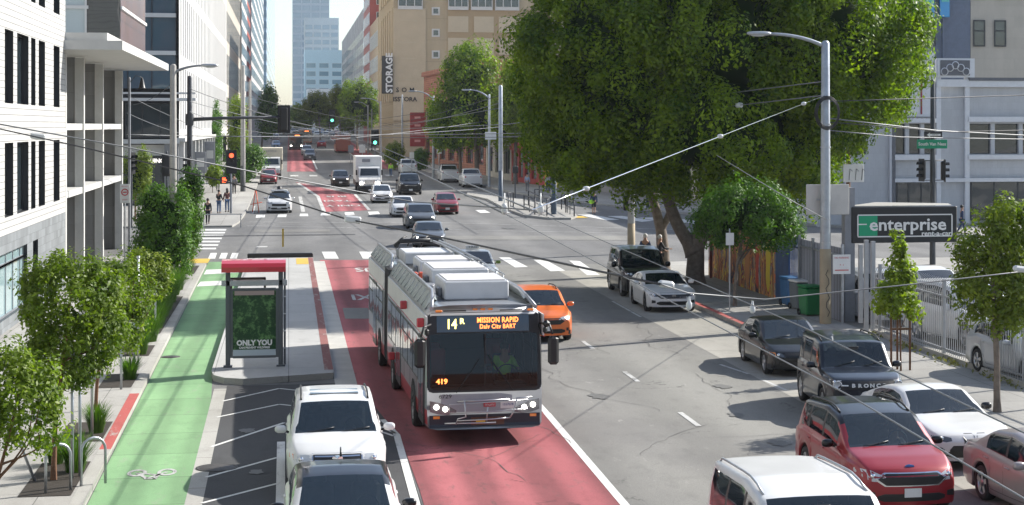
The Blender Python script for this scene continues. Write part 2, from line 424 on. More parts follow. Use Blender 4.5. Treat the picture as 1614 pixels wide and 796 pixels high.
# platform (boarding island)
PZ = .17
pp = [(-2.08, 93.6), (-2.09, 50.8), (-2.0, 49.9), (-1.7, 49.3), (-1.2, 49.0), (1.2, 49.8), (1.22, 50.2), (1.22, 93.6)]
slab('boarding_island', pp, PZ, PLATC, KERB)
b = MB(); 
for y0, y1 in zip(ys(50.4, 93.4, 4)[:-1], ys(50.4, 93.4, 4)[1:]): b.quad((.97, y0, PZ + .004), (1.21, y0, PZ + .004), (1.21, y1, PZ + .004), (.97, y1, PZ + .004))
structure(b.build('red_platform_edge', ground_mat('brick_red_edge', (.27, .11, .10), (.19, .08, .075), 0, .2, worn=((.33, .28, .26), .55)), fix=False))
b = MB()
for x0, x1 in ((-2.05, -1.0), (.37, .96)): b.quad((x0, 89, PZ + .005), (x1, 89, PZ + .005), (x1, 93, PZ + .005), (x0, 93, PZ + .005))
q = at(318, 404); b.quad((q.x - .8, 91, .141), (q.x + .6, 91, .141), (q.x + .6, 94, .141), (q.x - .8, 94, .141))
for (px, py) in ((350, 343), (885, 341), (905, 343)):
    q = at(px, py); b.quad((q.x - .9, q.y - .8, .19), (q.x + .9, q.y - .8, .19), (q.x + .9, q.y + 1.6, .19), (q.x - .9, q.y + 1.6, .19))
structure(b.build('tactile_paving', YELLOW, fix=False))
o = MB().box((-.42, 93.8, .26), (3.3, .3, .26), bev=.04).build('low_wall', BLACK); tag(o, 'low black rubber barrier across the far end of the boarding island', 'barrier')
# sidewalks
SW = .135
left = [(-3.2, 3)] + [(kl(y) - .02, y) for y in ys(3, 91, 8)] + [(-4.6, 94.4), (-5.7, 96), (-9.2, 96.5), (-45, 96.5), (-45, 3)]
left[0] = (kl(3) - .02, 2.9)
slab('left_sidewalk', left, SW, WALK)
b = MB()
for y0, y1 in zip(ys(3, 91, 4)[:-1], ys(3, 91, 4)[1:]):
    mi = 1 if 38.6 < (y0 + y1) / 2 < 47.6 else 0
    b.quad((kl(y0) - .26, y0, SW + .004), (kl(y0) - .02, y0, SW + .004), (kl(y1) - .02, y1, SW + .004), (kl(y1) - .26, y1, SW + .004), mi)
structure(b.build('left_kerb', [KERB, REDKERB], fix=False))
cor = [at(*p) for p in ((320, 359), (366, 358.5), (377, 352), (386, 339))]
c2 = [(p.x, p.y) for p in cor] + [(-3.15, 150), (-45, 150), (-45, cor[0].y)]
# split the long slab so each face follows the slope
slab('far_left_sidewalk', c2, SW, WALK)
for y0, y1 in ((150, 200), (200, 230), (230, 280), (280, 340), (340, 560)):
    slab('far_left_sidewalk', [(-3.15, y0), (-3.15, y1), (-9.2, y1), (-9.2, y0)], SW, WALK)
right = [(XK, 2), (XK, 82), (XK + .5, 85), (XK + 2, 87.5), (XK + 5, 88.5), (64, 88.5), (64, 2)]
slab('right_sidewalk', right[::-1], SW, WALK)
b = MB()
for y0, y1 in zip(ys(2, 82, 4)[:-1], ys(2, 82, 4)[1:]):
    mi = 1 if y0 > 50 else 0
    b.quad((XK + .01, y0, SW + .004), (XK + .24, y0, SW + .004), (XK + .24, y1, SW + .004), (XK + .01, y1, SW + .004), mi)
structure(b.build('right_kerb', [KERB, REDKERB], fix=False))
LOTY = 80.0; XF = 18.75
o = MB().quad((XF, 2, SW + .006), (58, 2, SW + .006), (58, LOTY, SW + .006), (XF, LOTY, SW + .006)).build('parking_lot', ASPH_OLD, fix=False); structure(o)
kp = [at(*p) for p in ((600, 246), (650, 264), (700, 279), (745, 291), (810, 305), (910, 319), (1020, 332), (1200, 350), (1500, 372), (1900, 392))]
fp = [at(*p) for p in ((620, 245), (690, 262), (745, 274), (810, 288), (845, 293), (898, 300), (1020, 311), (1200, 328), (1500, 346), (1900, 362))]
fr = [(p.x, p.y) for p in kp]; bk = [(p.x, p.y) for p in fp]
for i in range(len(fr) - 1):
    slab('far_right_sidewalk', [fr[i], fr[i + 1], bk[i + 1], bk[i]], SW, WALK)
isl = [at(*p) for p in ((735, 309), (768, 316), (796, 331), (826, 342), (865, 346.5), (900, 346.5), (910, 343), (904, 336), (870, 326), (820, 316), (770, 307), (738, 304))]
slab('traffic_island', [(p.x, p.y) for p in isl], .16, WALK)
# ---- painted markings
W_ = MB()
def ps(pts, h=.013, mi=0): poly_sheet(W_, pts, h, mi)
def line_px(p, q, wd, h=.013, mi=0):
    a = at(*p); c = at(*q); d = (c - a); d.z = 0
    n = Vector((-d.y, d.x, 0)).normalized() * wd / 2
    k = max(1, int(d.length / 12)); 
    for i in range(k):
        u = a.lerp(c, i / k); v = a.lerp(c, (i + 1) / k)
        W_.quad(*[(p_.x, p_.y, gz(p_.y) + h) for p_ in (u + n, u - n, v - n, v + n)], mi)
for a in ([(507, 397), (528, 397), (534, 408), (512, 408)], [(566, 397), (587, 397), (594, 408), (572, 408)], [(620, 398), (640, 398), (652, 410), (631, 410)], [(728, 401), (747, 402), (768, 416), (749, 416)],
          [(786, 406), (803, 406), (832, 421), (812, 422)], [(841, 410), (860, 410), (891, 427), (868, 428)], [(897, 411), (914, 412), (946, 434), (925, 434)], [(958, 418), (976, 420), (1004, 440), (985, 441)],
          [(404, 339), (418, 339), (417, 343), (403, 343.5)], [(438, 338.5), (452, 338), (451, 342.5), (437, 342.5)], [(473, 337), (485, 337), (486, 341), (472, 341)], [(506, 336), (522, 335.5), (522, 339.5), (505, 340)],
          [(543, 335), (557, 334.5), (559, 338.5), (544, 339)], [(580, 334), (596, 333.5), (599, 337.5), (582, 338.5)], [(615, 333), (630, 332.5), (634, 336.5), (618, 337)], [(749, 331.5), (764, 331), (773, 335.5), (757, 336)], [(790, 331.5), (802, 331.5), (809, 335.5), (797, 336)],
          [(909, 338.5), (930, 338), (976, 346.5), (955, 347.5)], [(957, 341), (980, 340.5), (1030, 348), (1012, 350)], [(1005, 343.5), (1030, 343), (1085, 351), (1060, 352)], [(1050, 346), (1075, 345.5), (1130, 353), (1105, 355)]):
    ps(a)
for y, r in ((362.5, 357), (367, 355), (371.5, 352.5), (376, 350), (381, 347), (386.5, 344.5), (392, 341)):
    ps([(296, y - 1.1), (r, y - 1.1), (r - 1, y + 1.3), (295, y + 1.3)])
for x in (332, 349, 366): ps([(x, 399), (x + 10, 399), (x + 7, 408), (x - 4, 408)])
ps([(325.5, 425.5), (389, 423), (387, 429.5), (321, 433)]); ps([(316, 444.5), (386, 441), (383, 448), (310, 452)])
line_px((862, 652), (1010, 826), .17); line_px((648, 410), (862, 652), .15)
for i in range(9):                       # lane dashes
    y0 = at(1105, 672).y - 14.6 + 7.3 * i
    W_.quad((9.2, y0, .013), (9.33, y0, .013), (9.33, y0 + 2.0, .013), (9.2, y0 + 2.0, .013), 1)
for a, c, wd in (((470, 289), (501, 309.5), .32), ((501, 309.5), (511, 334), .3), ((473, 310), (478, 334.5), .3), ((559, 306), (582, 331), .25), ((470, 288), (559, 306), .18), ((398, 337), (401, 325), .15),
              ((389, 350), (690, 352), .16), ((389, 356), (1060, 369), .16), ((690, 351), (1060, 362), .16)):
    line_px(a, c, wd, mi=1)
for a, c in (((351, 633), (440, 613)), ((440, 613), (469, 616)), ((341, 658.5), (440, 638)), ((440, 638), (460, 640)), ((333, 705), (448, 667)), ((325, 753), (437, 722)), ((318, 794), (437, 763)), ((310, 835), (437, 800)), ((600, 673), (624, 684)), ((597, 680), (621, 688))):
    line_px(a, c, .09)
line_px((443, 697), (441, 900), .17); line_px((603, 662), (625, 685), .13); line_px((625, 685), (656, 796), .15); line_px((656, 796), (690, 930), .15)
line_px((1204, 600), (1240, 616), .1, mi=1); line_px((1135, 575), (1180, 590), .1, mi=1); line_px((965, 475), (1010, 500), .1, mi=1)
# guide dots through the intersection
for x, y in ((381, 353), (397, 357.5), (414, 362), (433, 367.5), (449, 356), (466, 360.5), (484, 363), (497, 360), (512, 356.5), (422, 358.5), (440, 363), (457, 373), (427, 382), (412, 389), (390, 376), (405, 371.5), (480, 347), (482, 352), (517, 347), (521, 352), (370, 372), (360, 381), (525, 370), (498, 381)):
    a = at(x, y); W_.quad((a.x - .3, a.y - .45, .013), (a.x + .3, a.y - .45, .013), (a.x + .36, a.y + .45, .013), (a.x - .24, a.y + .45, .013), 1)
for k in range(8): W_.quad(*[(x_, y_, gz(y_) + .013) for x_, y_ in ((-2.0 + k * 2.2, 212), (-1.1 + k * 2.2, 212), (-1.1 + k * 2.2, 216), (-2 + k * 2.2, 216))], 1)
for yy in range(0, 300, 50): W_.quad(*[(x_, y_, gz(y_) + .013) for x_, y_ in ((3.5, 236 + yy), (3.7, 236 + yy), (3.7, 286 + yy), (3.5, 286 + yy))], 0); W_.quad(*[(x_, y_, gz(y_) + .013) for x_, y_ in ((10.3, 236 + yy), (10.5, 236 + yy), (10.5, 286 + yy), (10.3, 286 + yy))], 0)
# bicycle symbol on the green lane
c = at(238, 748)
def ring(cx, cy, r0, r1, mi=1, n=20):
    for i in range(n):
        a, b_ = 2 * PI * i / n, 2 * PI * (i + 1) / n
        W_.quad(*[(cx + r * math.cos(t), cy + 1.9 * r * math.sin(t), .014) for r, t in ((r0, a), (r1, a), (r1, b_), (r0, b_))], mi)
ring(c.x - .28, c.y + .15, .12, .19); ring(c.x + .30, c.y + .15, .12, .19)
for (x0, y0, x1, y1) in ((-.28, .15, -.05, -.45), (-.05, -.45, .3, .15), (-.28, .15, .1, -.1), (-.1, -.5, .12, -.5), (.1, -.55, .16, .0)):
    d = Vector((x1 - x0, y1 - y0, 0)); n = Vector((-d.y, d.x, 0)).normalized() * .04
    W_.quad(*[(c.x + x + sx * n.x, c.y + y + sx * n.y, .0145) for x, y, sx in ((x0, y0, 1), (x0, y0, -1), (x1, y1, -1), (x1, y1, 1))], 1)
mk = W_.build('road_markings', [WHITE, FADED], fix=False); structure(mk)
for body, px, py, sz in (('ONLY', 541, 324, 2.3), ('TAXI', 531, 316.5, 2.3), ('BUS', 530, 309.5, 2.3), ('BUS', 586, 425, 2.2), ('TAXI', 594, 468, 2.2)):
    p = at(px, py); t = text(body, 1.0, FADED, None, (p.x, p.y, gz(p.y) + .016), (0, 0, PI), 'lane_lettering', .0, .02); t.scale = (1.05 if sz == 2.3 else .95, 4.3 if sz == 2.3 else 3.2, 1); structure(t)
# asphalt patches, utility covers, gutter stains
b = MB()
for q in ([(700, 372), (1000, 372), (1000, 379), (690, 378)], [(400, 362), (520, 362), (520, 366), (400, 366)], [(540, 486), (580, 486), (585, 503), (544, 503)]):
    poly_sheet(b, q, .0155)
o = b.build('road_patches', ASPH_OLD, fix=False); structure(o)
b = MB()
for q in ([(300, 372), (560, 369), (560, 370.4), (300, 373.6)],):
    poly_sheet(b, q, .016)
o = b.build('tar_seams', ASPH_NEW, fix=False); structure(o)
COVER = mat('cast_iron', (.07, .065, .06), .6, .4, vary=.3, scale=8, bump=.5, bscale=14)
for px, py, r, lb in ((342, 738, .42, 'large round iron manhole cover beside the green lane'), (269, 563, .28, 'small round utility cover in the green lane'), (1100, 452, .3, 'round cover in the road near the black parked wagon')):
    p = at(px, py); o = MB().lathe([(0, .018), (r * .8, .018), (r * .82, .014), (r * .9, .014), (r * .92, .019), (r, .019), (r, .0)], (p.x, p.y, .001)).build('manhole_cover', COVER); tag(o, lb, 'manhole cover')
for px, py in ((760, 352), (835, 372), (645, 372), (500, 373), (930, 372)):
    p = at(px, py); tag(MB().lathe([(0, .018), (.3, .018), (.34, .012), (.36, .0)], (p.x, p.y, .001)).build('manhole_cover', COVER), 'iron cover in the asphalt of the intersection', 'manhole cover', 'iron covers in the intersection')
# wandering sealed cracks in the asphalt
rc = random.Random(21); b = MB()
def crack(x, y, ang, L_, wd, z):
    P = [(x, y)]; a = ang
    for _ in range(int(L_ / .35)):
        a += rc.uniform(-.35, .35) + (ang - a) * .25; x += math.cos(a) * .35; y += math.sin(a) * .35; P.append((x, y))
    V = []
    for i, (px_, py_) in enumerate(P):
        c = P[min(i + 1, len(P) - 1)]; q = P[max(i - 1, 0)]; d = Vector((c[0] - q[0], c[1] - q[1])).normalized(); w_ = wd * rc.uniform(.5, 1.2) * (1 if 0 < i < len(P) - 1 else .2)
        V += [(px_ - d.y * w_, py_ + d.x * w_, gz(py_) + z), (px_ + d.y * w_, py_ - d.x * w_, gz(py_) + z)]
    b.add(V, [(2 * i, 2 * i + 1, 2 * i + 3, 2 * i + 2) for i in range(len(P) - 1)])
for px, py, a, L_, wd in ((900, 700, 100, 9, .02), (1040, 650, 92, 16, .018), (960, 560, 88, 14, .02), (1120, 690, 5, 5, .018), (1000, 600, 178, 4, .015), (830, 760, 95, 7, .016), (730, 740, 60, 6, .014), (1080, 560, 95, 12, .02), (600, 372, 4, 22, .03), (860, 380, 176, 18, .03), (480, 366, 10, 14, .03), (720, 345, 30, 16, .03), (1150, 640, 80, 8, .016), (560, 470, 95, 9, .014), (390, 700, 15, 1.6, .012), (1010, 720, 70, 6, .016), (640, 325, 95, 20, .03)):
    q = at(px, py); crack(q.x, q.y, R(a), L_ * .8, wd * .5, .0175)
structure(b.build('sealed_cracks', ground_mat('crack_filler', (.105, .10, .095), (.085, .082, .08), 0, .3), fix=False))
b = MB()                      # oil stains, each with a ragged outline of its own
for px, py, r in ((945, 625, .3), (1140, 610, .25), (1160, 655, .2), (1060, 470, .4), (800, 360, .5), (560, 350, .6), (390, 680, .2), (405, 745, .16), (1230, 700, .25)):
    q = at(px, py); n = 18; V = [(q.x, q.y, gz(q.y) + .0185)]
    for i in range(n): t = 2 * PI * i / n; rr = r * rc.uniform(.6, 1.15); V.append((q.x + rr * math.cos(t), q.y + 1.7 * rr * math.sin(t), gz(q.y) + .0185))
    b.add(V, [(0, 1 + i, 1 + (i + 1) % n) for i in range(n)])
structure(b.build('oil_stains', ground_mat('oil_stained_asphalt', (.15, .147, .138), (.12, .118, .11), 0, .3, .6), fix=False))
# ================================================================== BUILDINGS
FRAME = mat('window_frame_dark', (.03, .032, .035), .4)
WFRAME = mat('window_frame_white', (.6, .6, .58), .5)
GL = glass_mat('building_glass', (.02, .03, .035), 0, .03, .12)
GLB = glass_mat('blue_building_glass', (.05, .11, .14), 0, .04, .2)
GLP = glass_mat('pale_building_glass', (.30, .42, .44), 0, .06, .1)
INNER = mat('room_inside', (.05, .045, .04), .9)
class Face:
    """local frame of a vertical wall: u along it, z up, out = outward normal"""
    def __init__(s, p, q, out):
        s.p = Vector((p[0], p[1], 0)); d = Vector((q[0] - p[0], q[1] - p[1], 0)); s.L = d.length; s.u = d.normalized(); s.n = Vector((out[0], out[1], 0)).normalized()
    def P(s, u, z, d=0.0): v = s.p + s.u * u + s.n * d; return (v.x, v.y, z)
def wall_with_holes(b, fc, us, zs, holes, depth, mi=0, rmi=0):
    """us, zs: break lines; holes: set of (i, j) cells left open, with reveals of the given depth"""
    for i in range(len(us) - 1):
        for j in range(len(zs) - 1):
            u0, u1, z0, z1 = us[i], us[i + 1], zs[j], zs[j + 1]
            if (i, j) not in holes:
                b.quad(fc.P(u0, z0), fc.P(u1, z0), fc.P(u1, z1), fc.P(u0, z1), mi)
            else:
                k = -depth
                b.quad(fc.P(u0, z0), fc.P(u1, z0), fc.P(u1, z0, k), fc.P(u0, z0, k), rmi); b.quad(fc.P(u0, z1), fc.P(u1, z1), fc.P(u1, z1, k), fc.P(u0, z1, k), rmi)
                b.quad(fc.P(u0, z0), fc.P(u0, z1), fc.P(u0, z1, k), fc.P(u0, z0, k), rmi); b.quad(fc.P(u1, z0), fc.P(u1, z1), fc.P(u1, z1, k), fc.P(u1, z0, k), rmi)
def fbox(b, fc, u0, u1, z0, z1, d0, d1, mi=0):
    vs = [fc.P(u, z, d) for d in (d0, d1) for (u, z) in ((u0, z0), (u1, z0), (u1, z1), (u0, z1))]
    b.add(vs, [(0, 1, 2, 3), (7, 6, 5, 4), (0, 4, 5, 1), (1, 5, 6, 2), (2, 6, 7, 3), (3, 7, 4, 0)], mi)
def window(fc, u0, u1, z0, z1, depth, parent, frame=FRAME, glass=GL, fw=.06, mull=(), bars=()):
    f = MB(); e = .003
    fbox(f, fc, u0 + e, u0 + fw, z0 + e, z1 - e, -depth + .01, -depth + .07); fbox(f, fc, u1 - fw, u1 - e, z0 + e, z1 - e, -depth + .01, -depth + .07)
    fbox(f, fc, u0 + fw, u1 - fw, z0 + e, z0 + fw, -depth + .01, -depth + .07); fbox(f, fc, u0 + fw, u1 - fw, z1 - fw, z1 - e, -depth + .01, -depth + .07)
    for m in mull: fbox(f, fc, m - fw / 2, m + fw / 2, z0 + fw, z1 - fw, -depth + .012, -depth + .065)
    for m in bars: fbox(f, fc, u0 + fw, u1 - fw, m - fw / 2, m + fw / 2, -depth + .014, -depth + .06)
    fo = f.build('window', frame, parent)
    g = MB().quad(fc.P(u0, z0, -depth + .03), fc.P(u1, z0, -depth + .03), fc.P(u1, z1, -depth + .03), fc.P(u0, z1, -depth + .03))
    g.build('pane', glass, fo); return fo
def mass(b, x0, x1, y0, y1, z0, z1, mi=0, skip=()):
    """closed block, listed sides skipped"""
    F_ = {'-x': [(x0, y0, z0), (x0, y1, z0), (x0, y1, z1), (x0, y0, z1)], '+x': [(x1, y0, z0), (x1, y1, z0), (x1, y1, z1), (x1, y0, z1)], '-y': [(x0, y0, z0), (x1, y0, z0), (x1, y0, z1), (x0, y0, z1)], '+y': [(x0, y1, z0), (x1, y1, z0), (x1, y1, z1), (x0, y1, z1)], 't': [(x0, y0, z1), (x1, y0, z1), (x1, y1, z1), (x0, y1, z1)]}
    for k, v in F_.items():
        if k not in skip: b.quad(*v, mi)
XL = -9.15
# ---- 1 white clad building at near left
SIDING = wall_mat('white_cladding', (.47, .465, .45), .22, 40, .016, .45, .10)
TILE = wall_mat('grey_tile', (.22, .235, .245), .3, .6, .01, .7, .25)
B1 = thing('clad_building', 'white horizontally clad building with tall narrow dark windows, nearest on the left', 'building', (XL - 8, 50, 0))
B1i = B1.matrix_basis.inverted()
def under(o, root):            # parent a world-placed mesh under a root that sits elsewhere
    o.parent = root; o.matrix_parent_inverse = Matrix.Translation(root.location).inverted(); return o
YC = on_x(103, XL)
fc = Face((XL, 10), (XL, YC), (1, 0))
wpx = [(7.5, 21), (27, 45), (49, 56), (61, 71), (84.5, 94)]
wins = [(on_x(a, XL) - 10, on_x(c, XL) - 10) for a, c in wpx]
pat = YC - on_x(7.5, XL) + .6
allw = []
for k in range(3):
    allw += [(a - pat * k, c - pat * k) for a, c in wins]
allw = [w_ for w_ in sorted(allw) if w_[0] > .5]
us = [0.0]
for a, c in allw: us += [a, c]
us.append(fc.L)
zs = [3.31, 3.88, 6.33, 7.64, 10.08, 11.38, 13.8, 15.2, 17.6, 19.1]
holes = {(i, j) for i in range(1, len(us) - 1, 2) for j in (1, 3, 5, 7)}
b = MB(); wall_with_holes(b, fc, us, zs, holes, .28, 0, 1)
b.quad((XL, YC, 0), (XL - 20, YC, 0), (XL - 20, YC, 19.1), (XL, YC, 19.1)); b.quad((XL, 10, 19.1), (XL, YC, 19.1), (XL - 20, YC, 19.1), (XL - 20, 10, 19.1)); b.quad((XL, 10, 0), (XL - 20, 10, 0), (XL - 20, 10, 19.1), (XL, 10, 19.1))
under(b.build('cladding', [SIDING, FRAME]), B1)
for i in range(1, len(us) - 1, 2):
    for j in (1, 3, 5, 7): under(window(fc, us[i], us[i + 1], zs[j], zs[j + 1], .28, None, fw=.05), B1)
# tiled base with shop glazing
b = MB(); us2 = [0, 24.0, on_x(43, XL) - 10, on_x(52, XL) - 10, on_x(60, XL) - 10, fc.L]; zs2 = [0, .55, 2.3, 2.7, 3.31]
wall_with_holes(b, fc, us2, zs2, {(1, 1), (1, 2), (3, 1), (3, 2)}, .2, 0, 1); under(b.build('tiled_base', [TILE, FRAME]), B1)
m_ = [us2[1] + 1.6 * k for k in range(1, int((us2[2] - us2[1]) / 1.6) + 1)]
wn_ = under(window(fc, us2[1], us2[2], .55, 2.7, .2, None, STEEL, GLP, .07, mull=m_, bars=(2.3,)), B1); wn_.name = 'shop_window'
under(window(fc, us2[3], us2[4], .55, 2.7, .2, None), B1)
# ---- 2 concrete frame building with canopy
CW = wall_mat('board_concrete', (.25, .25, .245), 1.2, 2.4, .008, .7, .12); CSLAB = mat('pale_concrete', (.50, .50, .48), .7, vary=.08, scale=1.5)
B2 = thing('concrete_building', 'grey concrete frame building with deep bays under a wide pale canopy', 'building', (XL - 6, 85, 0))
y0, y1 = YC + .05, on_x(194, XL)
cols = [y0 + .25, on_x(133, XL), on_x(163, XL), y1 - .3]
ZT = 10.0
b = MB(); mass(b, XL - 18, XL - 2.6, y0, y1, 0, ZT, 0, skip=('t',)); b.quad((XL - 2.6, y1, 0), (XL, y1, 0), (XL, y1, ZT), (XL - 2.6, y1, ZT))
for c_ in cols[1:-1]: b.box((XL - 1.5, c_, ZT / 2), (2.19, .22, ZT), 0)
under(b.build('bay_walls', CW), B2)
for c_ in cols: under(MB().box((XL - .2, c_, ZT / 2 - .02), (.4, .42, ZT - .04), 0).build('column', CSLAB), B2)
b = MB()
for z_ in (3.98, 6.85): b.box((XL - 1.32, (y0 + y1) / 2, z_), (2.52, y1 - y0 - .1, .28), 0)
under(b.build('floor_slabs', CSLAB), B2)
for i in range(3):
    for z0_, z1_ in ((.2, 3.8), (4.15, 6.65), (7.05, 9.8)):
        f2 = Face((XL - 2.58, 0), (XL - 2.58, 200), (1, 0)); under(window(f2, cols[i] + .5, cols[i] + .5 + (cols[i + 1] - cols[i]) * .38, z0_, z1_, 0.0, None, FRAME, GL, .07), B2)
yc2 = on_x(267, -6.75)
b = MB(); zc = 10.05
b.prism([(XL - 14, y0 - .6), (-6.8, y0 - .6), (-6.8, yc2), (XL - 14, yc2)], zc, zc + .38, 0); b.prism([(XL - 14, y0 - .2), (-7.45, y0 - .2), (-7.45, yc2 - .6), (XL - 14, yc2 - .6)], zc + .383, zc + .72, 0)
under(b.build('canopy', CSLAB), B2)
# glass volume above
GLX = glass_mat('curtain_glass', (.42, .50, .52), 0, .08, .1); PURP = wall_mat('striped_glass', (.12, .10, .13), 6, .45, .03, .5, .5, .15, (.22, .11, .11))
b = MB(); xg, yg0 = -8.0, on_x(190, -8.0); yg1 = on_x(229, -8.0)
mass(b, -24, xg, yg0, yg1, zc + .73, 34, 1, skip=('-y',)); b.quad((-24, yg0, zc + .73), (xg - 1.6, yg0, zc + .73), (xg - 1.6, yg0, 34), (-24, yg0, 34), 0); b.quad((xg - 1.6, yg0, zc + .73), (xg, yg0, zc + .73), (xg, yg0, 34), (xg - 1.6, yg0, 34), 2)
under(b.build('glass_storeys', [GLX, PURP, GL]), B2)
b = MB()
for k in range(9): b.box((xg - 1.62 - k * 1.5, yg0 - .05, 22), (.09, .09, 23), 0)
for z_ in (12.6, 15.9, 19.2, 22.5): b.box((xg - 8, yg0 - .06, z_), (13, .08, .16), 0); b.box((xg + .05, (yg0 + yg1) / 2, z_), (.09, yg1 - yg0, .16), 0)
under(b.build('mullions', WFRAME), B2)
# ---- 3 corner block beyond the side street: gym at street level, curved glass, bright white flank
WHT = mat('bright_white_panel', (.56, .56, .55), .45, vary=.04, scale=.5)
B3 = thing('corner_building', 'corner block with dark gym shopfront, blue glass storeys and bright white flank', 'building', (-16, 160, 0))
Y3 = 150.0; X3 = -8.75; Y3e = on_x(357, X3); SL = (.33, .34, .35)
b = MB(); mass(b, -34, X3 - .02, Y3 + 1.5, Y3e, 0, 60, 0, skip=('-y', '+x')); b.quad((-34, Y3 + 1.5, 0), (X3, Y3 + 1.5, 0), (X3, Y3 + 1.5, 60), (-34, Y3 + 1.5, 60)); 
under(b.build('inner_walls', mat('gym_dark', (.035, .035, .04), .5)), B3)
b = MB()
b.box((X3 - .6, Y3 + .6, 2.75), (1.1, 1.2, 5.5), 0); b.box(((-34 + X3) / 2, Y3 + .5, 5.62), (34 + X3 + .1, 1.3, .36), 1); b.box((-22, Y3 + 1.2, 4.9), (26, .5, .9), 1)
under(b.build('shop_walls', [CW, CSLAB]), B3)
fs = Face((-34, Y3 + .9), (X3 - 1.2, Y3 + .9), (0, -1))
for k in range(7):
    u0 = fs.L - 4 * (k + 1); under(window(fs, u0 + .05, u0 + 3.95, .25, 4.4, .0, None, FRAME, GL, .09, mull=(u0 + 2.6,)), B3)
t_ = text('EQUINOX', .46, mat('shop_sign_lit', (.8, .75, .7), .5, emit=(1, .92, .85), es=.8), None, (on_y(245, Y3 + .7), Y3 + .72, zz(254, on_y(245, Y3), Y3)), name='shop_lettering', ext=.05, bold=.012); under(t_, B3)
f3 = Face((-34, Y3 + .3), (X3 - .1, Y3 + .3), (0, -1))
for k in range(6):
    under(window(f3, f3.L - 4.2 * (k + 1) + .03, f3.L - 4.2 * k - .03, 5.9, 8.75, 0, None, FRAME, GL, .08, mull=(f3.L - 4.2 * k - 1.4, f3.L - 4.2 * k - 2.8)), B3)
b = MB(); b.box((-19.6, Y3 - .4, 9.0), (24.5, 2.6, .22)); b.box((-19.6, Y3 - .9, 9.5), (24.5, 1.6, .14)); under(b.build('awning', WHT), B3)
# curved glass storeys
cur = lambda x: Y3 + .3 + .012 * (x + 13) ** 2 * .5
xs_ = [X3 - .25 - 1.9 * k for k in range(13)]
for k, z_ in enumerate([9.9, 12.95, 16.0, 19.05, 22.1, 25.2, 28.3, 31.4]):
    g = MB(); s_ = MB(); zt_ = z_ + 2.72
    for i in range(12):
        a, c_ = xs_[i], xs_[i + 1]
        g.quad((a, cur(a), z_), (c_, cur(c_), z_), (c_, cur(c_), zt_), (a, cur(a), zt_))
        s_.add([(a, cur(a) - .25, zt_), (c_, cur(c_) - .25, zt_), (c_, cur(c_) + 1, zt_), (a, cur(a) + 1, zt_), (a, cur(a) - .25, zt_ + .33), (c_, cur(c_) - .25, zt_ + .33), (c_, cur(c_) + 1, zt_ + .33), (a, cur(a) + 1, zt_ + .33)], [(0, 1, 2, 3), (4, 5, 6, 7), (0, 1, 5, 4), (1, 2, 6, 5), (0, 3, 7, 4)])
    go = g.build('glass_storey', GLB, fix=False); under(go, B3); under(s_.build('floor_slab', WFRAME), B3)
    if k < 3:
        for a in xs_: MB().box((a, cur(a) - .03, z_ + 1.36), (.07, .1, 2.7)).build('mullion', FRAME, go)
b = MB(); us = [0.0]; yb = Y3; Lf = Y3e - Y3 - 4
fw_ = Face((X3, Y3 + .1), (X3, Y3e), (1, 0))
nb = 34; st = Lf / nb
for i in range(nb):
    us += [i * st + st * .58 + .3, i * st + st + .1]
us = sorted(us) + [fw_.L]
zs = [6.1]
for k in range(9): zs += [9.8 + k * 6.1 - .9, 9.8 + k * 6.1]
zs = [5.9] + [v for k in range(9) for v in (6.6 + 6.1 * k, 11.7 + 6.1 * k)] + [60.5]
wall_with_holes(b, fw_, us, zs, {(i, j) for i in range(1, len(us) - 1, 2) for j in range(1, len(zs) - 1, 2)}, .22, 0, 0)
for j in range(1, len(zs) - 1, 2): b.quad(fw_.P(0, zs[j], -.21), fw_.P(fw_.L, zs[j], -.21), fw_.P(fw_.L, zs[j + 1], -.21), fw_.P(0, zs[j + 1], -.21), 1)
under(b.build('white_flank', [WHT, mat('flank_glass', (.09, .10, .11), .15)]), B3)
b = MB()
for k in range(15): b.box((X3 + .02, Y3 + 1 + k * 6.2, 2.95), (.7, .8, 5.85))
b.box((X3 - .1, (Y3 + Y3e) / 2, 5.75), (1.2, Y3e - Y3, .3)); under(b.build('arcade_columns', CSLAB), B3)
b = MB(); b.quad((X3 - 1.4, Y3 + 1, 0), (X3 - 1.4, Y3e, 0), (X3 - 1.4, Y3e, 5.6), (X3 - 1.4, Y3 + 1, 5.6)); under(b.build('shop_glazing', GL), B3)
for y_, z_, txt_ in ((166, 3.6, 'blade'), (186, 4.0, 'blade')):
    o = MB().box((X3 + .95, y_, z_), (1.0, .12, 1.9 if y_ < 170 else 2.6), bev=.03).build('hanging_sign', GREYP); tag(o, 'slim dark blade sign on the arcade column, nearer one' if y_ < 170 else 'wider dark blade sign with pale panel further along the arcade', 'sign')
    MB().box((X3 + .95, y_ - .07, z_), (.66, .02, .8)).build('sign_panel', WFRAME, o)
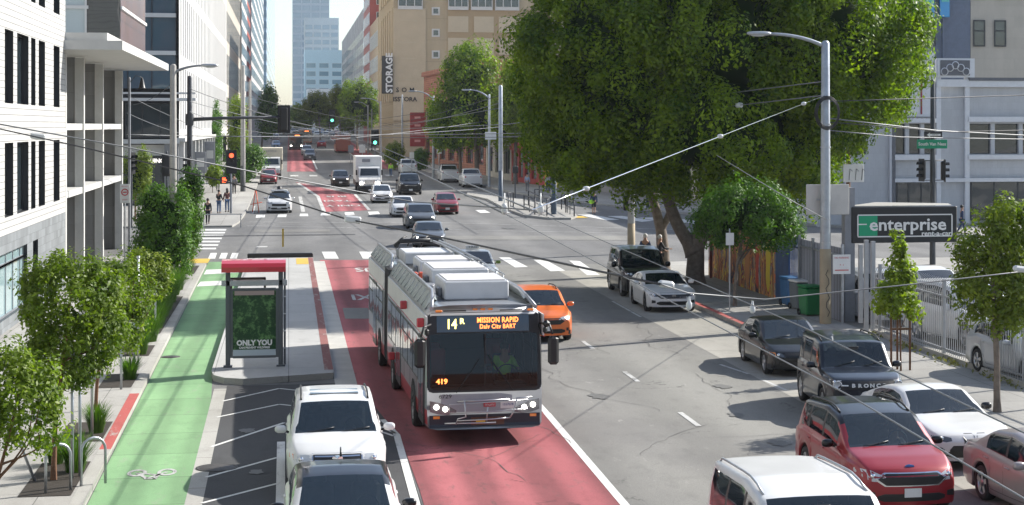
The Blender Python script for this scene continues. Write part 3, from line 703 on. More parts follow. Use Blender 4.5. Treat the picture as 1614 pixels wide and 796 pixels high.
# ---- further street wall, left
def block(name, label, x0, x1, y0, y1, z1, m, gm=None, bays=(0, 0), storey=3.4, skip=('+y',), z0=-.5, faces=('+x', '-y'), parts=True, fr=None, seed=0):
    root = thing(name, label, 'building', ((x0 + x1) / 2, y0, gz(y0)))
    b = MB(); mass(b, x0, x1, y0, y1, z0, z1, 0, skip=skip); under(b.build('walls', m), root)
    if gm:
        for fcn in faces:
            fc_ = Face((x1, y0), (x1, y1), (1, 0)) if fcn == '+x' else (Face((x0, y0), (x1, y0), (0, -1)) if fcn == '-y' else Face((x0, y0), (x0, y1), (-1, 0)))
            nb_ = max(1, int(fc_.L / bays[0])); st = fc_.L / nb_
            zb = gz(y0) + 4.6; ns = int((z1 - 1.2 - zb) / storey)
            if nb_ * ns <= 60 and parts:
                for i in range(nb_):
                    for j in range(ns):
                        w_ = MB(); fbox(w_, fc_, (i + .5 - bays[1] / 2) * st, (i + .5 + bays[1] / 2) * st, zb + j * storey + .5, zb + j * storey + storey * .74, .01, .09); w_.add([], [])
                        wo = under(w_.build('window', fr or WFRAME), root)
                        g = MB(); e = .1; fbox(g, fc_, (i + .5 - bays[1] / 2) * st + e, (i + .5 + bays[1] / 2) * st - e, zb + j * storey + .5 + e, zb + j * storey + storey * .74 - e, .05, .1); g.build('pane', gm, wo).matrix_parent_inverse = Matrix.Identity(4)
            else:
                g = MB()
                for i in range(nb_):
                    for j in range(ns):
                        fbox(g, fc_, (i + .5 - bays[1] / 2) * st, (i + .5 + bays[1] / 2) * st, zb + j * storey + .5, zb + j * storey + storey * .78, .01, .06)
                wo = under(g.build('windows', gm), root); wo['kind'] = 'stuff'
    return root
BEIGE = wall_mat('beige_panel', (.46, .43, .38), 3.1, 5, .03, .6, .1); PALE = mat('pale_render', (.5, .5, .5), .7, vary=.06, scale=.3)
TOWG = glass_mat('tower_glass', (.16, .25, .30), 0, .06, .1); TOWB = glass_mat('tower_glass_blue', (.26, .38, .48), 0, .05, .1)
xb = -8.8
block('apartment_tower', 'beige panelled apartment tower right behind the bright white flank', -34, xb, Y3e + .3, on_x(379, xb), 75, BEIGE, GL, (4.2, .25), 6.2)
block('apartment_tower', 'pale green glass tower with thin white bands, fourth along the left street wall', -34, xb + .2, on_x(379, xb) + .4, on_x(388, xb), 70, PALE, TOWG, (3, .8), 3.2)
block('apartment_tower', 'dark blue apartment tower with a narrow brick red edge', -30, xb + .1, on_x(388, xb) + .4, on_x(394, xb), 90, mat('brick_red', (.33, .08, .06), .8, vary=.1), TOWG, (3, .5), 3.2)
block('apartment_tower', 'grey glass residential tower before the blue skyscraper', -30, xb + .3, on_x(394, xb) + .4, on_x(414, xb), 110, PALE, TOWG, (4, .8), 3.4)
block('skyscraper', 'slim pale blue glass skyscraper closing the left side of the sky gap', -34, -8, on_x(420, -8), on_x(433, -8), 150, mat('blue_spandrel', (.35, .48, .6), .4), TOWB, (3.5, .9), 4)
block('low_building', 'low pale grey building with a blank wall near the far left trees', -26, xb + 1.2, on_x(406, xb) + 1, on_x(424, xb + 1), 17, PALE, GL, (6, .3), 4)
# ---- skyline straight ahead
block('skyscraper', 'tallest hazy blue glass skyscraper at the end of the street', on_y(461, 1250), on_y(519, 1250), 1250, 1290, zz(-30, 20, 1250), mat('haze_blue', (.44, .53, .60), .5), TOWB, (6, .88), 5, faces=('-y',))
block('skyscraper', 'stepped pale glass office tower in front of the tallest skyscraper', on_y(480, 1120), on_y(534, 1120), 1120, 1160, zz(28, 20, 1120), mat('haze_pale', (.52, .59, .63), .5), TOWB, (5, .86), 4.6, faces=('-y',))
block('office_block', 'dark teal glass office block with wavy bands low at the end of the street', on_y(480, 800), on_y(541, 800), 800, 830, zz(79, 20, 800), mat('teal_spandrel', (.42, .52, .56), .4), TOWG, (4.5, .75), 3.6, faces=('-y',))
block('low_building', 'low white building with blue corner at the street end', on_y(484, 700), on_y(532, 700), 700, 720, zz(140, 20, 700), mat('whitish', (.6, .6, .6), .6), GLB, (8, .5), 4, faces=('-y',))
block('low_building', 'long low grey block hidden behind the far street trees', -60, on_y(484, 720), 722, 740, zz(166, 0, 722), PALE, GL, (8, .5), 4, faces=('-y',))
XR = 17.4
GCH = wall_mat('grey_checker', (.40, .40, .42), 3.2, 3.4, .03, .8, .3, .7, (.25, .25, .28))
block('apartment_tower', 'grey chequered apartment tower with small square windows', XR + .4, 45, on_x(573, XR), on_x(537, XR), zz(8, XR, on_x(573, XR)), GCH, GL, (6, .3), 3.3, faces=('-y', '-x'))
REDC = mat('red_panel', (.34, .075, .06), .6, vary=.12, scale=.4)
block('narrow_building', 'dark red and maroon panelled building with tall windows', XR, 34, on_x(583, XR), on_x(573, XR) - 1, 46, REDC, GL, (5, .5), 4.2, faces=('-y', '-x'))
TANF = mat('tan_stucco', (.52, .43, .30), .85, vary=.06, scale=.6)
block('narrow_building', 'cream and tan building with arched cornice beside the storage block', XR, 34, on_x(596, XR), on_x(583, XR) - .5, zz(24, XR, on_x(598, XR)), TANF, GL, (4, .3), 5, faces=('-y', '-x'))
# storage building
YS = 292.0; gs = gz(YS)
BS = thing('storage_building', 'large tan storage building with small square windows and a dark vertical sign', 'building', (30, YS, gs))
TAN = wall_mat('tan_panel', (.47, .385, .26), 3.45, 40, .05, .8, .08, .85); TAN2 = mat('tan_panel_light', (.54, .46, .33), .85, vary=.05, scale=.5)
TAN3 = mat('tan_band', (.40, .30, .18), .85, vary=.05, scale=.5)
xA, xB = on_y(620, YS), on_y(900, YS); zS = 40
def zS_(py, px=740): return zz(py, on_y(px, YS), YS)
b = MB(); mass(b, xA, xB, YS, on_x(597, xA), gs - .5, zS, 0); under(b.build('walls', TAN), BS)
fcS = Face((xA, YS), (xB, YS), (0, -1)); UX = lambda px: on_y(px, YS) - xA
b = MB()
fbox(b, fcS, UX(620), UX(671), zS_(190), zS_(14), 0, .25, 0)
for py in (33, 67, 92, 126): fbox(b, fcS, UX(625), UX(656), zS_(py + 1.2), zS_(py), .25, .32, 1)
under(b.build('corner_pilaster', [TANF, TAN2]), BS)
b = MB(); fbox(b, fcS, UX(706), UX(900), zS_(95), zS_(14), 0, .12, 1)
for x0, x1 in ((706, 738), (747, 778), (786, 818), (826, 858), (866, 898)):
    for z0, z1 in ((51, 26), (86, 60)): fbox(b, fcS, UX(x0), UX(x1), zS_(z0), zS_(z1), .12, .2, 0)
under(b.build('panel_grid', [TAN2, TAN3]), BS)
for py in (18, 52, 86, 118, 150):
    w_ = MB(); fbox(w_, fcS, UX(680.5), UX(693), zS_(py + 6.6), zS_(py - 6), .0, .14); wo = under(w_.build('window', WFRAME), BS)
    g = MB(); fbox(g, fcS, UX(683), UX(690.5), zS_(py + 4.2), zS_(py - 3.8), .05, .16); g.build('pane', GL, wo)
for x0, x1 in ((627, 666), (706, 738), (742, 776), (780, 818)):
    w_ = MB(); fbox(w_, fcS, UX(x0), UX(x1), zS_(16), zS_(-14), .25, .42); wo = under(w_.build('window', WFRAME), BS)
    g = MB(); fbox(g, fcS, UX(x0) + .15, UX(x1) - .15, zS_(10.5), zS_(-12), .3, .46); g.build('pane', GL, wo)
    for k in (1, 2): q = UX(x0) + (UX(x1) - UX(x0)) * k / 3; g = MB(); fbox(g, fcS, q - .06, q + .06, zS_(10.5), zS_(-12), .4, .5); g.build('mullion', WFRAME, wo)
g = MB()
fl = Face((xA, YS), (xA, on_x(597, xA)), (-1, 0))
for i in range(6):
    for z0, z1 in ((26, 33), (17, 24), (9, 15)): fbox(g, fl, 2 + i * 7, 5.6 + i * 7, z0 + gs, z1 + gs, 0, .15)
under(g.build('side_recesses', TANF), BS)
for py0, txt_, sz in ((142.5, 'SOM', 1.05), (157, 'ISSTORA', 1.0)):
    t_ = text(txt_, sz, BLACK, None, (on_y(624 if txt_ == 'SOM' else 619, YS), YS - .3, zS_(py0)), name='wall_lettering', ext=.05, align='LEFT', track=1.75 if txt_ == 'SOM' else 1.0, bold=.015); under(t_, BS)
sb = thing('storage_sign', 'dark vertical sign reading STORAGE on the tan building', 'sign', (xA - .2, YS - .2, zS_(118, 606)))
sgw = UX(614.5) - UX(597); sgh = zS_(88) - zS_(147)
MB().box((-sgw / 2 + .1, -.3, 0), (sgw, .7, sgh), bev=.06).build('sign_box', mat('charcoal_sign', (.04, .04, .038), .5), sb)
text('STORAGE', 1.45, WHITEP, sb, (-sgw / 2 + .42, -.68, .3), (PI / 2, -PI / 2, 0), ext=.03, bold=.05)
# ---- brick parapet building and the red shopfront row on the right
BRICK = wall_mat('red_brick', (.34, .15, .10), .3, .9, .03, 1.4, .25); REDW = mat('red_storefront', (.36, .045, .04), .6, vary=.15, scale=1)
def row_building(name, label, p0, p1, h, m, base=0.0, openings=5, mo=GL, band=None, dep=14, trim=None):
    """a street building along ground points p0 -> p1 facing the camera side"""
    a, c_ = Vector((p0.x, p0.y, 0)), Vector((p1.x, p1.y, 0)); u = (c_ - a).normalized(); n = Vector((u.y, -u.x, 0))
    root = thing(name, label, 'building', (a.x, a.y, gz(a.y)))
    f_ = Face((a.x, a.y), (c_.x, c_.y), (n.x, n.y)); z0 = min(gz(a.y), gz(c_.y)) - .3; zt = max(gz(a.y), gz(c_.y)) + h
    zb = max(gz(a.y), gz(c_.y))
    us_ = [0.0]; L_ = f_.L; st = L_ / openings
    for i in range(openings): us_ += [i * st + st * .16, i * st + st * .84]
    us_.append(L_); zs_ = [z0, zb + .6, zb + 3.4, zb + 5.0 if h > 8 else h + zb - .6] + ([zb + 7.4] if h > 8 else []) + [zt]
    hs = {(i, j) for i in range(1, len(us_) - 1, 2) for j in ((1, 3) if h > 8 else (1,))}
    b = MB(); wall_with_holes(b, f_, us_, zs_, hs, .3, 0, 0)
    A, B_ = f_.P(0, zt, 0), f_.P(L_, zt, 0); A2, B2_ = f_.P(0, zt, -dep), f_.P(L_, zt, -dep)
    b.quad(A, B_, B2_, A2); b.quad(f_.P(0, z0), f_.P(0, z0, -dep), A2, A); b.quad(f_.P(L_, z0), f_.P(L_, z0, -dep), B2_, B_)
    under(b.build('walls', m), root)
    t_ = MB(); fbox(t_, f_, -.1, L_ + .1, zt - .5, zt + .15, .01, .35); fbox(t_, f_, 0, L_, zb + 3.5, zb + 3.9, .01, .2); under(t_.build('cornice', trim or m), root)
    for (i, j) in sorted(hs): under(window(f_, us_[i], us_[i + 1], zs_[j], zs_[j + 1], .3, None, FRAME if j == 1 else WFRAME, mo, .1, mull=((us_[i] * 2 + us_[i + 1]) / 3, (us_[i] + 2 * us_[i + 1]) / 3)), root)
    return root, f_
q = lambda px, py: at(px, py)
row_building('brick_building', 'red brick warehouse with patterned parapet behind the street trees', q(668, 254), q(765, 277), 13.0, BRICK, openings=7)
row_building('grey_shopfront', 'pale grey roller shutter shopfront with graffiti behind the white pickups', q(766, 277), q(806, 287), 7.5, mat('pale_stone', (.45, .42, .36), .85, vary=.15, scale=1), openings=3)
row_building('red_shopfront', 'red framed shopfront with tall pale windows near the crossing', q(806, 287.5), q(858, 294.5), 9.5, REDW, openings=5, mo=GLX)
row_building('yellow_shopfront', 'narrow bright yellow painted shopfront', q(858.5, 294.6), q(880, 297), 6.0, mat('yellow_wall', (.62, .45, .04), .7, vary=.1), openings=1)
row_building('grey_shopfront', 'dark grey shopfront with a small blue sign under the big tree', q(880.5, 297), q(1010, 310), 8.5, mat('stone_grey', (.26, .25, .24), .85, vary=.15, scale=1), openings=7)
row_building('cream_shopfront', 'cream single storey building behind the big tree trunks', q(1012, 310), q(1250, 333), 8.0, mat('cream_wall', (.55, .48, .38), .85, vary=.1, scale=.6), openings=8)
p_ = q(975, 306); o = MB().box((p_.x, p_.y - .6, 4.3), (3.6, .25, 1.1), bev=.04).build('shop_sign', mat('blue_sign', (.02, .10, .30), .5)); tag(o, 'small blue shop sign under the big tree, left of the thick pole', 'sign')
p_ = q(657, 262); Yr = p_.y
rs = thing('red_sign', 'tall red vertical shop sign on the brick building', 'sign', (on_y(657, Yr), Yr - 1, zz(204, on_y(657, Yr), Yr)))
MB().box((0, 0, 0), (2.0, .5, 4.6), bev=.05).build('sign_box', mat('red_sign_box', (.28, .03, .03), .6), rs)
b = MB()
for k in range(4): b.box((0, -.27, 1.6 - k * 1.05), (.8, .04, .3))
b.build('pale_marks', mat('pale_pink', (.6, .3, .28), .6), rs)
# ---- right: pale art deco showroom, slate and beige blocks behind it
Yd = 118.0
DX = lambda px: on_y(px, Yd)
DZ = lambda py, px=1450: zz(py, DX(px), Yd)
DECO = wall_mat('deco_stucco', (.50, .51, .525), .5, .35, .008, .85, .06); DECOW = mat('deco_white_trim', (.66, .67, .69), .6, vary=.06); DGREY = mat('deco_dark_trim', (.13, .135, .15), .7, vary=.1)
BD = thing('showroom_building', 'pale grey art deco showroom with fluted pilasters and white trim', 'building', (40, Yd, 0))
fd = Face((DX(1290), Yd), (DX(1700), Yd), (0, -1)); U = lambda px: DX(px) - DX(1290)
us = [0, U(1312), U(1336), U(1342), U(1366), U(1408), U(1427), U(1433), U(1451), U(1457), U(1473), U(1524), U(1562), U(1568), U(1606), U(1612), U(1650), U(1700)]
zs = [0, 1.0, DZ(287), DZ(243), DZ(195), DZ(128)]
up = {(i, 3) for i in (1, 3, 5, 7, 9, 11, 13, 15)}; lo = set()
b = MB(); wall_with_holes(b, fd, us, zs, up, .3, 0, 1)
mass(b, DX(1290), DX(1700), Yd + .01, Yd + 25, 0, DZ(128), 0, skip=('-y',)); under(b.build('walls', [DECO, DECOW]), BD)
for (i, j) in sorted(up): under(window(fd, us[i], us[i + 1], zs[j], zs[j + 1], .3, None, FRAME, GL, .07), BD)
for a, c_ in ((1411, 1470), (1528, 1640)):
    w_ = window(fd, U(a), U(c_), .4, DZ(285), -.12, None, FRAME, GL, .12, mull=[U(a) + (U(c_) - U(a)) * k / 3 for k in (1, 2)]); w_.name = 'showroom_window'; under(w_, BD)
b = MB()
for px in (1330, 1401, 1474, 1519): fbox(b, fd, U(px), U(px + 7), 0, DZ(122), .01, .28)
for a, c_, py, t in ((1408, 1474, 248, .35), (1524, 1700, 248, .3), (1524, 1700, 188, .35), (1474, 1700, 131, .5), (1408, 1474, 190, .3), (1408, 1700, 284, .25)): fbox(b, fd, U(a), U(c_), DZ(py) - t / 2, DZ(py) + t / 2, .282, .38)
fbox(b, fd, U(1474), U(1532), DZ(122), DZ(92), .0, .5); under(b.build('trim', DECOW), BD)
b = MB(); fbox(b, fd, U(1524), U(1700), DZ(127), DZ(122), .05, .45); fbox(b, fd, U(1404), U(1409), 0, DZ(90), .02, .35); fbox(b, fd, U(1478), U(1524), DZ(119), DZ(95), .51, .56); under(b.build('dark_trim', DGREY), BD)
b = MB()
for k in range(5):
    cx = U(1484) + k * (U(1518) - U(1484)) / 4; b.lathe([(.22, -.03), (.28, 0), (.22, .03)], (fd.p.x + cx, Yd - .6, DZ(113 - (6 if k in (1, 3) else (10 if k == 2 else 0)))), 'Y', 14)
under(b.build('ornament', DECOW), BD)
b = MB(); fbox(b, fd, U(1410), U(1472), DZ(184), DZ(83), .0, .12, 0)
for px in (1426, 1450): fbox(b, fd, U(px), U(px + 2), DZ(180), DZ(84), .121, .2, 1)
for k in range(8):
    x0 = U(1412 + k * 7); b.add([fd.P(x0, DZ(191), .14), fd.P(x0 + .12, DZ(191), .14), fd.P(x0 + .3, DZ(186), .14), fd.P(x0 + .18, DZ(186), .14)], [(0, 1, 2, 3)], 1)
under(b.build('stair_tower', [DECOW, mat('maroon', (.28, .03, .04), .6)]), BD)
Yb = 146.0
BX = lambda px: on_y(px, Yb); BZ = lambda py: zz(py, BX(1480), Yb)
SLATE = mat('slate_stucco', (.135, .16, .215), .85, vary=.1, scale=2, bump=.3, bscale=6)
BB = thing('slate_building', 'dark slate blue building with a colourful rooftop sign', 'building', (BX(1470), Yb, 0))
b = MB(); mass(b, BX(1380), BX(1529.5), Yb, Yb + 22, 0, BZ(-30), 0); under(b.build('walls', SLATE), BB)
fb = Face((BX(1380), Yb), (BX(1530), Yb), (0, -1)); UB = lambda px: BX(px) - BX(1380)
under(window(fb, UB(1456), UB(1474), BZ(73), BZ(32), -.1, None, FRAME, GL, .1), BB)
b = MB(); fbox(b, fb, UB(1484), UB(1487), BZ(92), BZ(30), .01, .3); fbox(b, fb, UB(1478), UB(1487), BZ(30), BZ(26), .01, .3); under(b.build('pilaster', SLATE), BB)
sg = thing('rooftop_sign', 'iridescent blue and teal block letters cut off at the top edge', 'sign', (BX(1415), Yb - .8, BZ(27)))
IR = mat('iridescent_blue', (.07, .28, .55), .25, .3); IR2 = mat('iridescent_teal', (.12, .42, .40), .25, .3)
def lb(x0, x1, z0, z1): c_ = BX(x0) - BX(1415), BX(x1) - BX(1415), BZ(z0) - BZ(27), BZ(z1) - BZ(27); return c_
for (x0, x1) in ((1412, 1428), (1440, 1468), (1477, 1492)):
    c_ = lb(x0, x1, 28, -22); MB().box(((c_[0] + c_[1]) / 2, .2, (c_[2] + c_[3]) / 2), (c_[1] - c_[0], .4, c_[3] - c_[2]), bev=.05).build('letter', IR, sg)
    zm = c_[2] + (c_[3] - c_[2]) * .45; MB().box(((c_[0] + c_[1]) / 2, -.03, (zm + c_[3]) / 2), ((c_[1] - c_[0]) * .8, .05, (c_[3] - zm) * .9)).build('letter_face', IR2, sg)
c_ = lb(1452, 1458, 28, 6); MB().box(((c_[0] + c_[1]) / 2, -.03, (c_[2] + c_[3]) / 2), (c_[1] - c_[0], .06, c_[3] - c_[2])).build('letter_slot', SLATE, sg)
BG = thing('beige_building', 'plain beige block with pairs of narrow windows at the top right', 'building', (BX(1600), Yb, 0))
BLK = wall_mat('beige_block', (.46, .42, .36), .9, 1.8, .01, .85, .08)
b = MB(); mass(b, BX(1530), BX(1760), Yb, Yb + 22, 0, BZ(-30), 0); under(b.build('walls', BLK), BG)
fg = Face((BX(1530), Yb), (BX(1760), Yb), (0, -1)); UG = lambda px: BX(px) - BX(1530)
for x0 in (1533, 1566, 1640, 1673):
    for p0, p1 in ((73, 31), (-2, -40)): under(window(fg, UG(x0), UG(x0 + 19), BZ(p0), BZ(p1), -.08, None, FRAME, GL, .12, bars=(BZ((p0 + p1) / 2 - 4),)), BG)
# ================================================================== CARS
def smooth_profile(pts, L, sig=.05):
    ys_ = np.arange(0, L + 1e-6, .02); z = np.interp(ys_, [p[0] for p in pts], [p[1] for p in pts])
    k = np.arange(-8, 9) * .02; g = np.exp(-(k / sig) ** 2 / 2); g /= g.sum()
    zp = np.pad(z, 8, mode='edge'); z2 = np.convolve(zp, g, 'valid')
    return lambda y: float(np.interp(y, ys_, z2))
TYPES = dict(
    suv=dict(L=4.6, W=1.84, lip=.86, yc=1.15, zc=1.08, yh=1.98, zh=1.56, yp=2.7, zp=1.65, yr=4.08, zr=1.57, yt=4.44, zt=1.1, tail=.98, belt=(.88, .98, 1.05), wf=.88, wr=3.55, r=.345, tum=.13, win=((1.65, 2.5), (2.6, 3.42), (3.52, 4.0))),
    sedan=dict(L=4.8, W=1.83, lip=.70, yc=1.35, zc=.94, yh=2.2, zh=1.37, yp=2.75, zp=1.43, yr=3.5, zr=1.36, yt=4.2, zt=1.02, tail=.98, belt=(.72, .88, .98), wf=.95, wr=3.75, r=.325, tum=.15, win=((1.85, 2.72), (2.8, 3.62))),
    coupe=dict(L=4.75, W=1.88, lip=.72, yc=1.55, zc=.95, yh=2.35, zh=1.31, yp=2.8, zp=1.37, yr=3.4, zr=1.32, yt=4.3, zt=1.04, tail=.98, belt=(.76, .90, 1.0), wf=.92, wr=3.65, r=.345, tum=.17, win=((2.0, 3.05), (3.15, 3.7))),
    hatch=dict(L=4.45, W=1.76, lip=.72, yc=1.0, zc=.99, yh=2.0, zh=1.43, yp=2.5, zp=1.49, yr=3.5, zr=1.43, yt=4.3, zt=1.12, tail=1.02, belt=(.76, .92, 1.04), wf=.86, wr=3.55, r=.32, tum=.15, win=((1.65, 2.45), (2.55, 3.3), (3.4, 3.8))),
    boxy=dict(L=4.4, W=1.89, lip=1.0, yc=1.3, zc=1.13, yh=1.82, zh=1.68, yp=2.5, zp=1.76, yr=4.2, zr=1.71, yt=4.36, zt=1.15, tail=1.05, belt=(.98, 1.06, 1.08), wf=.86, wr=3.53, r=.365, tum=.09, win=((1.6, 2.4), (2.5, 3.3), (3.42, 4.1))),
    big=dict(L=5.15, W=2.02, lip=1.03, yc=1.4, zc=1.2, yh=2.12, zh=1.80, yp=3.0, zp=1.92, yr=4.85, zr=1.84, yt=5.08, zt=1.25, tail=1.15, belt=(1.0, 1.12, 1.18), wf=.95, wr=4.0, r=.40, tum=.12, win=((1.85, 2.7), (2.8, 3.65), (3.75, 4.75))),
    pickup=dict(L=5.7, W=2.02, lip=1.08, yc=1.5, zc=1.2, yh=2.15, zh=1.78, yp=2.7, zp=1.86, yr=3.55, zr=1.80, yt=3.75, zt=1.32, tail=1.30, belt=(1.05, 1.14, 1.18), wf=.98, wr=4.55, r=.40, tum=.12, win=((1.9, 2.65), (2.75, 3.45))))
# front graphics for x > 0: lists of (x, z0, z1)
HEADS = dict(
    tear=[(.44, .72, .80), (.52, .70, .87), (.66, .72, .93), (.80, .78, .95), (.87, .84, .94)],
    slim=[(.50, .64, .70), (.62, .62, .73), (.76, .65, .76), (.88, .70, .77)],
    wedge=[(.48, .60, .64), (.60, .58, .70), (.74, .60, .77), (.86, .68, .80)],
    slant=[(.42, .76, .80), (.54, .73, .85), (.70, .74, .92), (.82, .80, .97), (.89, .88, .98)],
    box=[(.60, .78, .96), (.75, .78, .97), (.90, .80, .97)], tall=[(.58, .62, .80), (.70, .60, .86), (.84, .64, .88)])
GRILLES = dict(
    hexa=[(-.60, .62, .63), (-.46, .52, .72), (.46, .52, .72), (.60, .62, .63)],
    bar=[(-.44, .76, .88), (-.40, .745, .885), (.40, .745, .885), (.44, .76, .88)],
    wide=[(-.52, .52, .64), (-.48, .49, .67), (.48, .49, .67), (.52, .52, .64)],
    low=[(-.55, .36, .42), (-.48, .33, .50), (.48, .33, .50), (.55, .36, .42)],
    truck=[(-.52, .66, .96), (.52, .66, .96)], band=[(-.88, .76, .95), (.88, .76, .95)])
class Shape:
    def __init__(s, T, lod):
        s.T = T; L = T['L']; s.lod = lod
        lip = T['lip']
        s.top = smooth_profile([(0, lip - .16), (.05, lip - .04), (.16, lip + .02), (T['yc'] * .5, (lip + T['zc']) / 2 + .035), (T['yc'], T['zc']), (T['yh'], T['zh']), (T['yp'], T['zp']), (T['yr'], T['zr']), (T['yt'], T['zt']), (L - .07, T['tail']), (L, T['tail'] - .12)], L, .045)
        b0, b1, b2 = T['belt']; s.belt = smooth_profile([(0, b0 - .12), (.5, b0 + .03), (T['yc'] + .3, b1), (L * .8, b2), (L, b2 - .1)], L, .08)
        s.mb = MB(); s.build()
    def plan(s, y):
        T = s.T; L = T['L']; w_ = T['W'] / 2
        if y < 1.0: w_ -= .13 * (1 - y / 1.0) ** 2.4
        if y > L - .9: w_ -= .10 * ((y - L + .9) / .9) ** 2.4
        return w_
    def build(s):
        T = s.T; L = T['L']; Ra = T['r'] + .055; zw = T['r']
        st = .11 if s.lod >= 2 else (.18 if s.lod == 1 else .3)
        S = set(np.round(np.arange(0, L + .001, st), 3)) | {.02, .06, .12, L - .02, L - .06, L - .14, L}
        keys = [T['yc'], T['yh'], T['yr'], T['yt']] + [v for a in T['win'] for v in a]
        for wy in (T['wf'], T['wr']):
            for t in np.linspace(0, PI, 13 if s.lod else 7): keys.append(wy - Ra * math.cos(t))
            keys += [wy - Ra - .004, wy + Ra + .004]
        S = [v for v in S if all(abs(v - k) > .03 for k in keys)] + keys
        S = sorted(v for v in S if 0 <= v <= L); S = [v for i, v in enumerate(S) if i == 0 or v - S[i - 1] > .0015]
        s.S = S; sill = T.get('sill', .19 if T['lip'] < .9 else .26); rings = []
        Hp = T['zp']
        for y in S:
            zc = s.top(y); inroof = max(0, min(1, (zc - T['zc'] - .05) / (Hp - T['zc']))); crown = .03 + .03 * inroof
            zte = zc - crown; zb = min(s.belt(y), zte - .03); w_ = s.plan(y)
            zl = sill + (.04 if y < .25 else 0) + (.06 if y > L - .3 else 0)
            for wy in (T['wf'], T['wr']):
                d = Ra * Ra - (y - wy) ** 2
                if d >= 0: zl = max(zl, zw + math.sqrt(d)); 
            zs = sill; g = max(0, (zte - zb)) / max(.1, Hp - .06 - T['belt'][1]); g = min(g, 1)
            wt = w_ - .075 - T['tum'] * g
            zl2 = min(zl + .035, zb - .05); zl = min(zl, zl2 - .01)
            flare = .012 if zl > sill + .12 else 0
            P = [(0, zs), (w_ - .34, zs), (w_ - .34, zl), (w_ - .03, zl), (w_ - .004 + flare, zl2), (w_ + .004 + flare * .6, zl2 + (zb - zl2) * .30), (w_ - .010, zl2 + (zb - zl2) * .56), (w_ - .0, zl2 + (zb - zl2) * .74), (w_ - .018, zb - .035), (w_ - .055, zb)]
            x0, x1 = w_ - .06, wt
            for t in (.07, .5, .88, 1.0):
                P.append((x0 + (x1 - x0) * t + .03 * math.sin(PI * t) * g, zb + (zte - zb) * t))
            P += [(wt - .09 if zc > T['zc'] + .1 else wt * .93, zte + crown * .55), (wt * .66, zte + crown * .8), (wt * .33, zte + crown * .95), (0, zc)]
            bow = .17
            row = []
            for (x, z) in P:
                yy = y
                q = (x / (T['W'] / 2)) ** 2
                if y < .9: yy += bow * q * (1 - y / .9)
                if y > L - .8: yy -= .10 * q * (1 - (L - y) / .8)
                if y < .12: yy += max(0, .42 - z) * .25
                row.append((x, yy, z))
            rings.append(row)
        s.rings = rings; n = s.n = len(rings[0]); b = s.mb
        vs = []; s.id = {}
        for i, r in enumerate(rings):
            for k, (x, y, z) in enumerate(r):
                s.id[(i, k, 1)] = len(vs); vs.append((x, y, z))
                if x > 1e-6: s.id[(i, k, -1)] = len(vs); vs.append((-x, y, z))
                else: s.id[(i, k, -1)] = s.id[(i, k, 1)]
        s.vs = vs; faces = []; s.cat = {'body': [], 'dark': [], 'windshield': [], 'rear_window': [], 'pillar': []}; s.side = {}
        wa, wb = T['win'][0][0], T['win'][-1][1]; lastw = len(T['win']) - 1
        for i in range(len(S) - 1):
            ym = (S[i] + S[i + 1]) / 2
            for k in range(n - 1):
                for sd in (1, -1):
                    q = [s.id[(i, k, sd)], s.id[(i + 1, k, sd)], s.id[(i + 1, k + 1, sd)], s.id[(i, k + 1, sd)]]
                    if sd < 0: q = q[::-1]
                    q = tuple(dict.fromkeys(q))
                    if len(q) < 3: continue
                    c = 'body'
                    if k < 3: c = 'dark'
                    elif k >= 14 and T['yc'] < ym < T['yh']: c = 'windshield'
                    elif k >= 14 and T['yr'] < ym < T['yt']: c = 'rear_window'
                    elif 10 <= k < 12 and wa < ym < wb:
                        c = 'pillar'
                        for wi, (p, r_) in enumerate(T['win']):
                            if p < ym < r_: c = ('side', sd, wi)
                    if isinstance(c, tuple): s.side.setdefault(c, []).append(q)
                    else: s.cat[c].append(q)
        for i, sgn in ((0, 1), (len(S) - 1, -1)):        # close nose and tail
            r = rings[i]; cols = [13, 14, 15, 16, 17]; xr = [r[k][0] / max(r[13][0], 1e-6) for k in cols]
            fr = [-v for v in xr] + [v for v in xr[::-1][1:]]
            gridrows = []
            for k in range(3, 14):
                row = []
                for f in fr:
                    if abs(abs(f) - 1) < 1e-6: row.append(s.id[(i, k, 1 if f > 0 else -1)])
                    else:
                        x = r[k][0] * f; q = (r[k][0] / (T['W'] / 2)) ** 2; q2 = (x / (T['W'] / 2)) ** 2
                        yy = r[k][1] - (.17 if sgn > 0 else -.10) * (q - q2)
                        row.append(len(vs)); vs.append((x, yy, r[k][2]))
                gridrows.append(row)
            topr = [s.id[(i, 13, -1)]] + [s.id[(i, k, -1)] for k in (14, 15, 16)] + [s.id[(i, 17, 1)]] + [s.id[(i, k, 1)] for k in (16, 15, 14)] + [s.id[(i, 13, 1)]]
            gridrows.append(topr)
            for a, c in zip(gridrows[:-1], gridrows[1:]):
                for j in range(8):
                    q = tuple(dict.fromkeys((a[j], a[j + 1], c[j + 1], c[j])))
                    if len(q) > 2: s.cat['body'].append(q if sgn > 0 else q[::-1])
    def part(s, fs, name, m, parent, smooth=True, extra=None):
        used = sorted({v for f in fs for v in f}); mp = {v: j for j, v in enumerate(used)}
        me = bpy.data.meshes.new(name); me.from_pydata([s.vs[v] for v in used], [], [tuple(mp[v] for v in f) for f in fs])
        ms = m if isinstance(m, (list, tuple)) else [m]
        for mm in ms: me.materials.append(mm)
        me.polygons.foreach_set('use_smooth', [smooth] * len(fs))
        if extra is not None: me.polygons.foreach_set('material_index', extra)
        me.update(); o = bpy.data.objects.new(name, me); COL.objects.link(o); o.parent = parent; return o
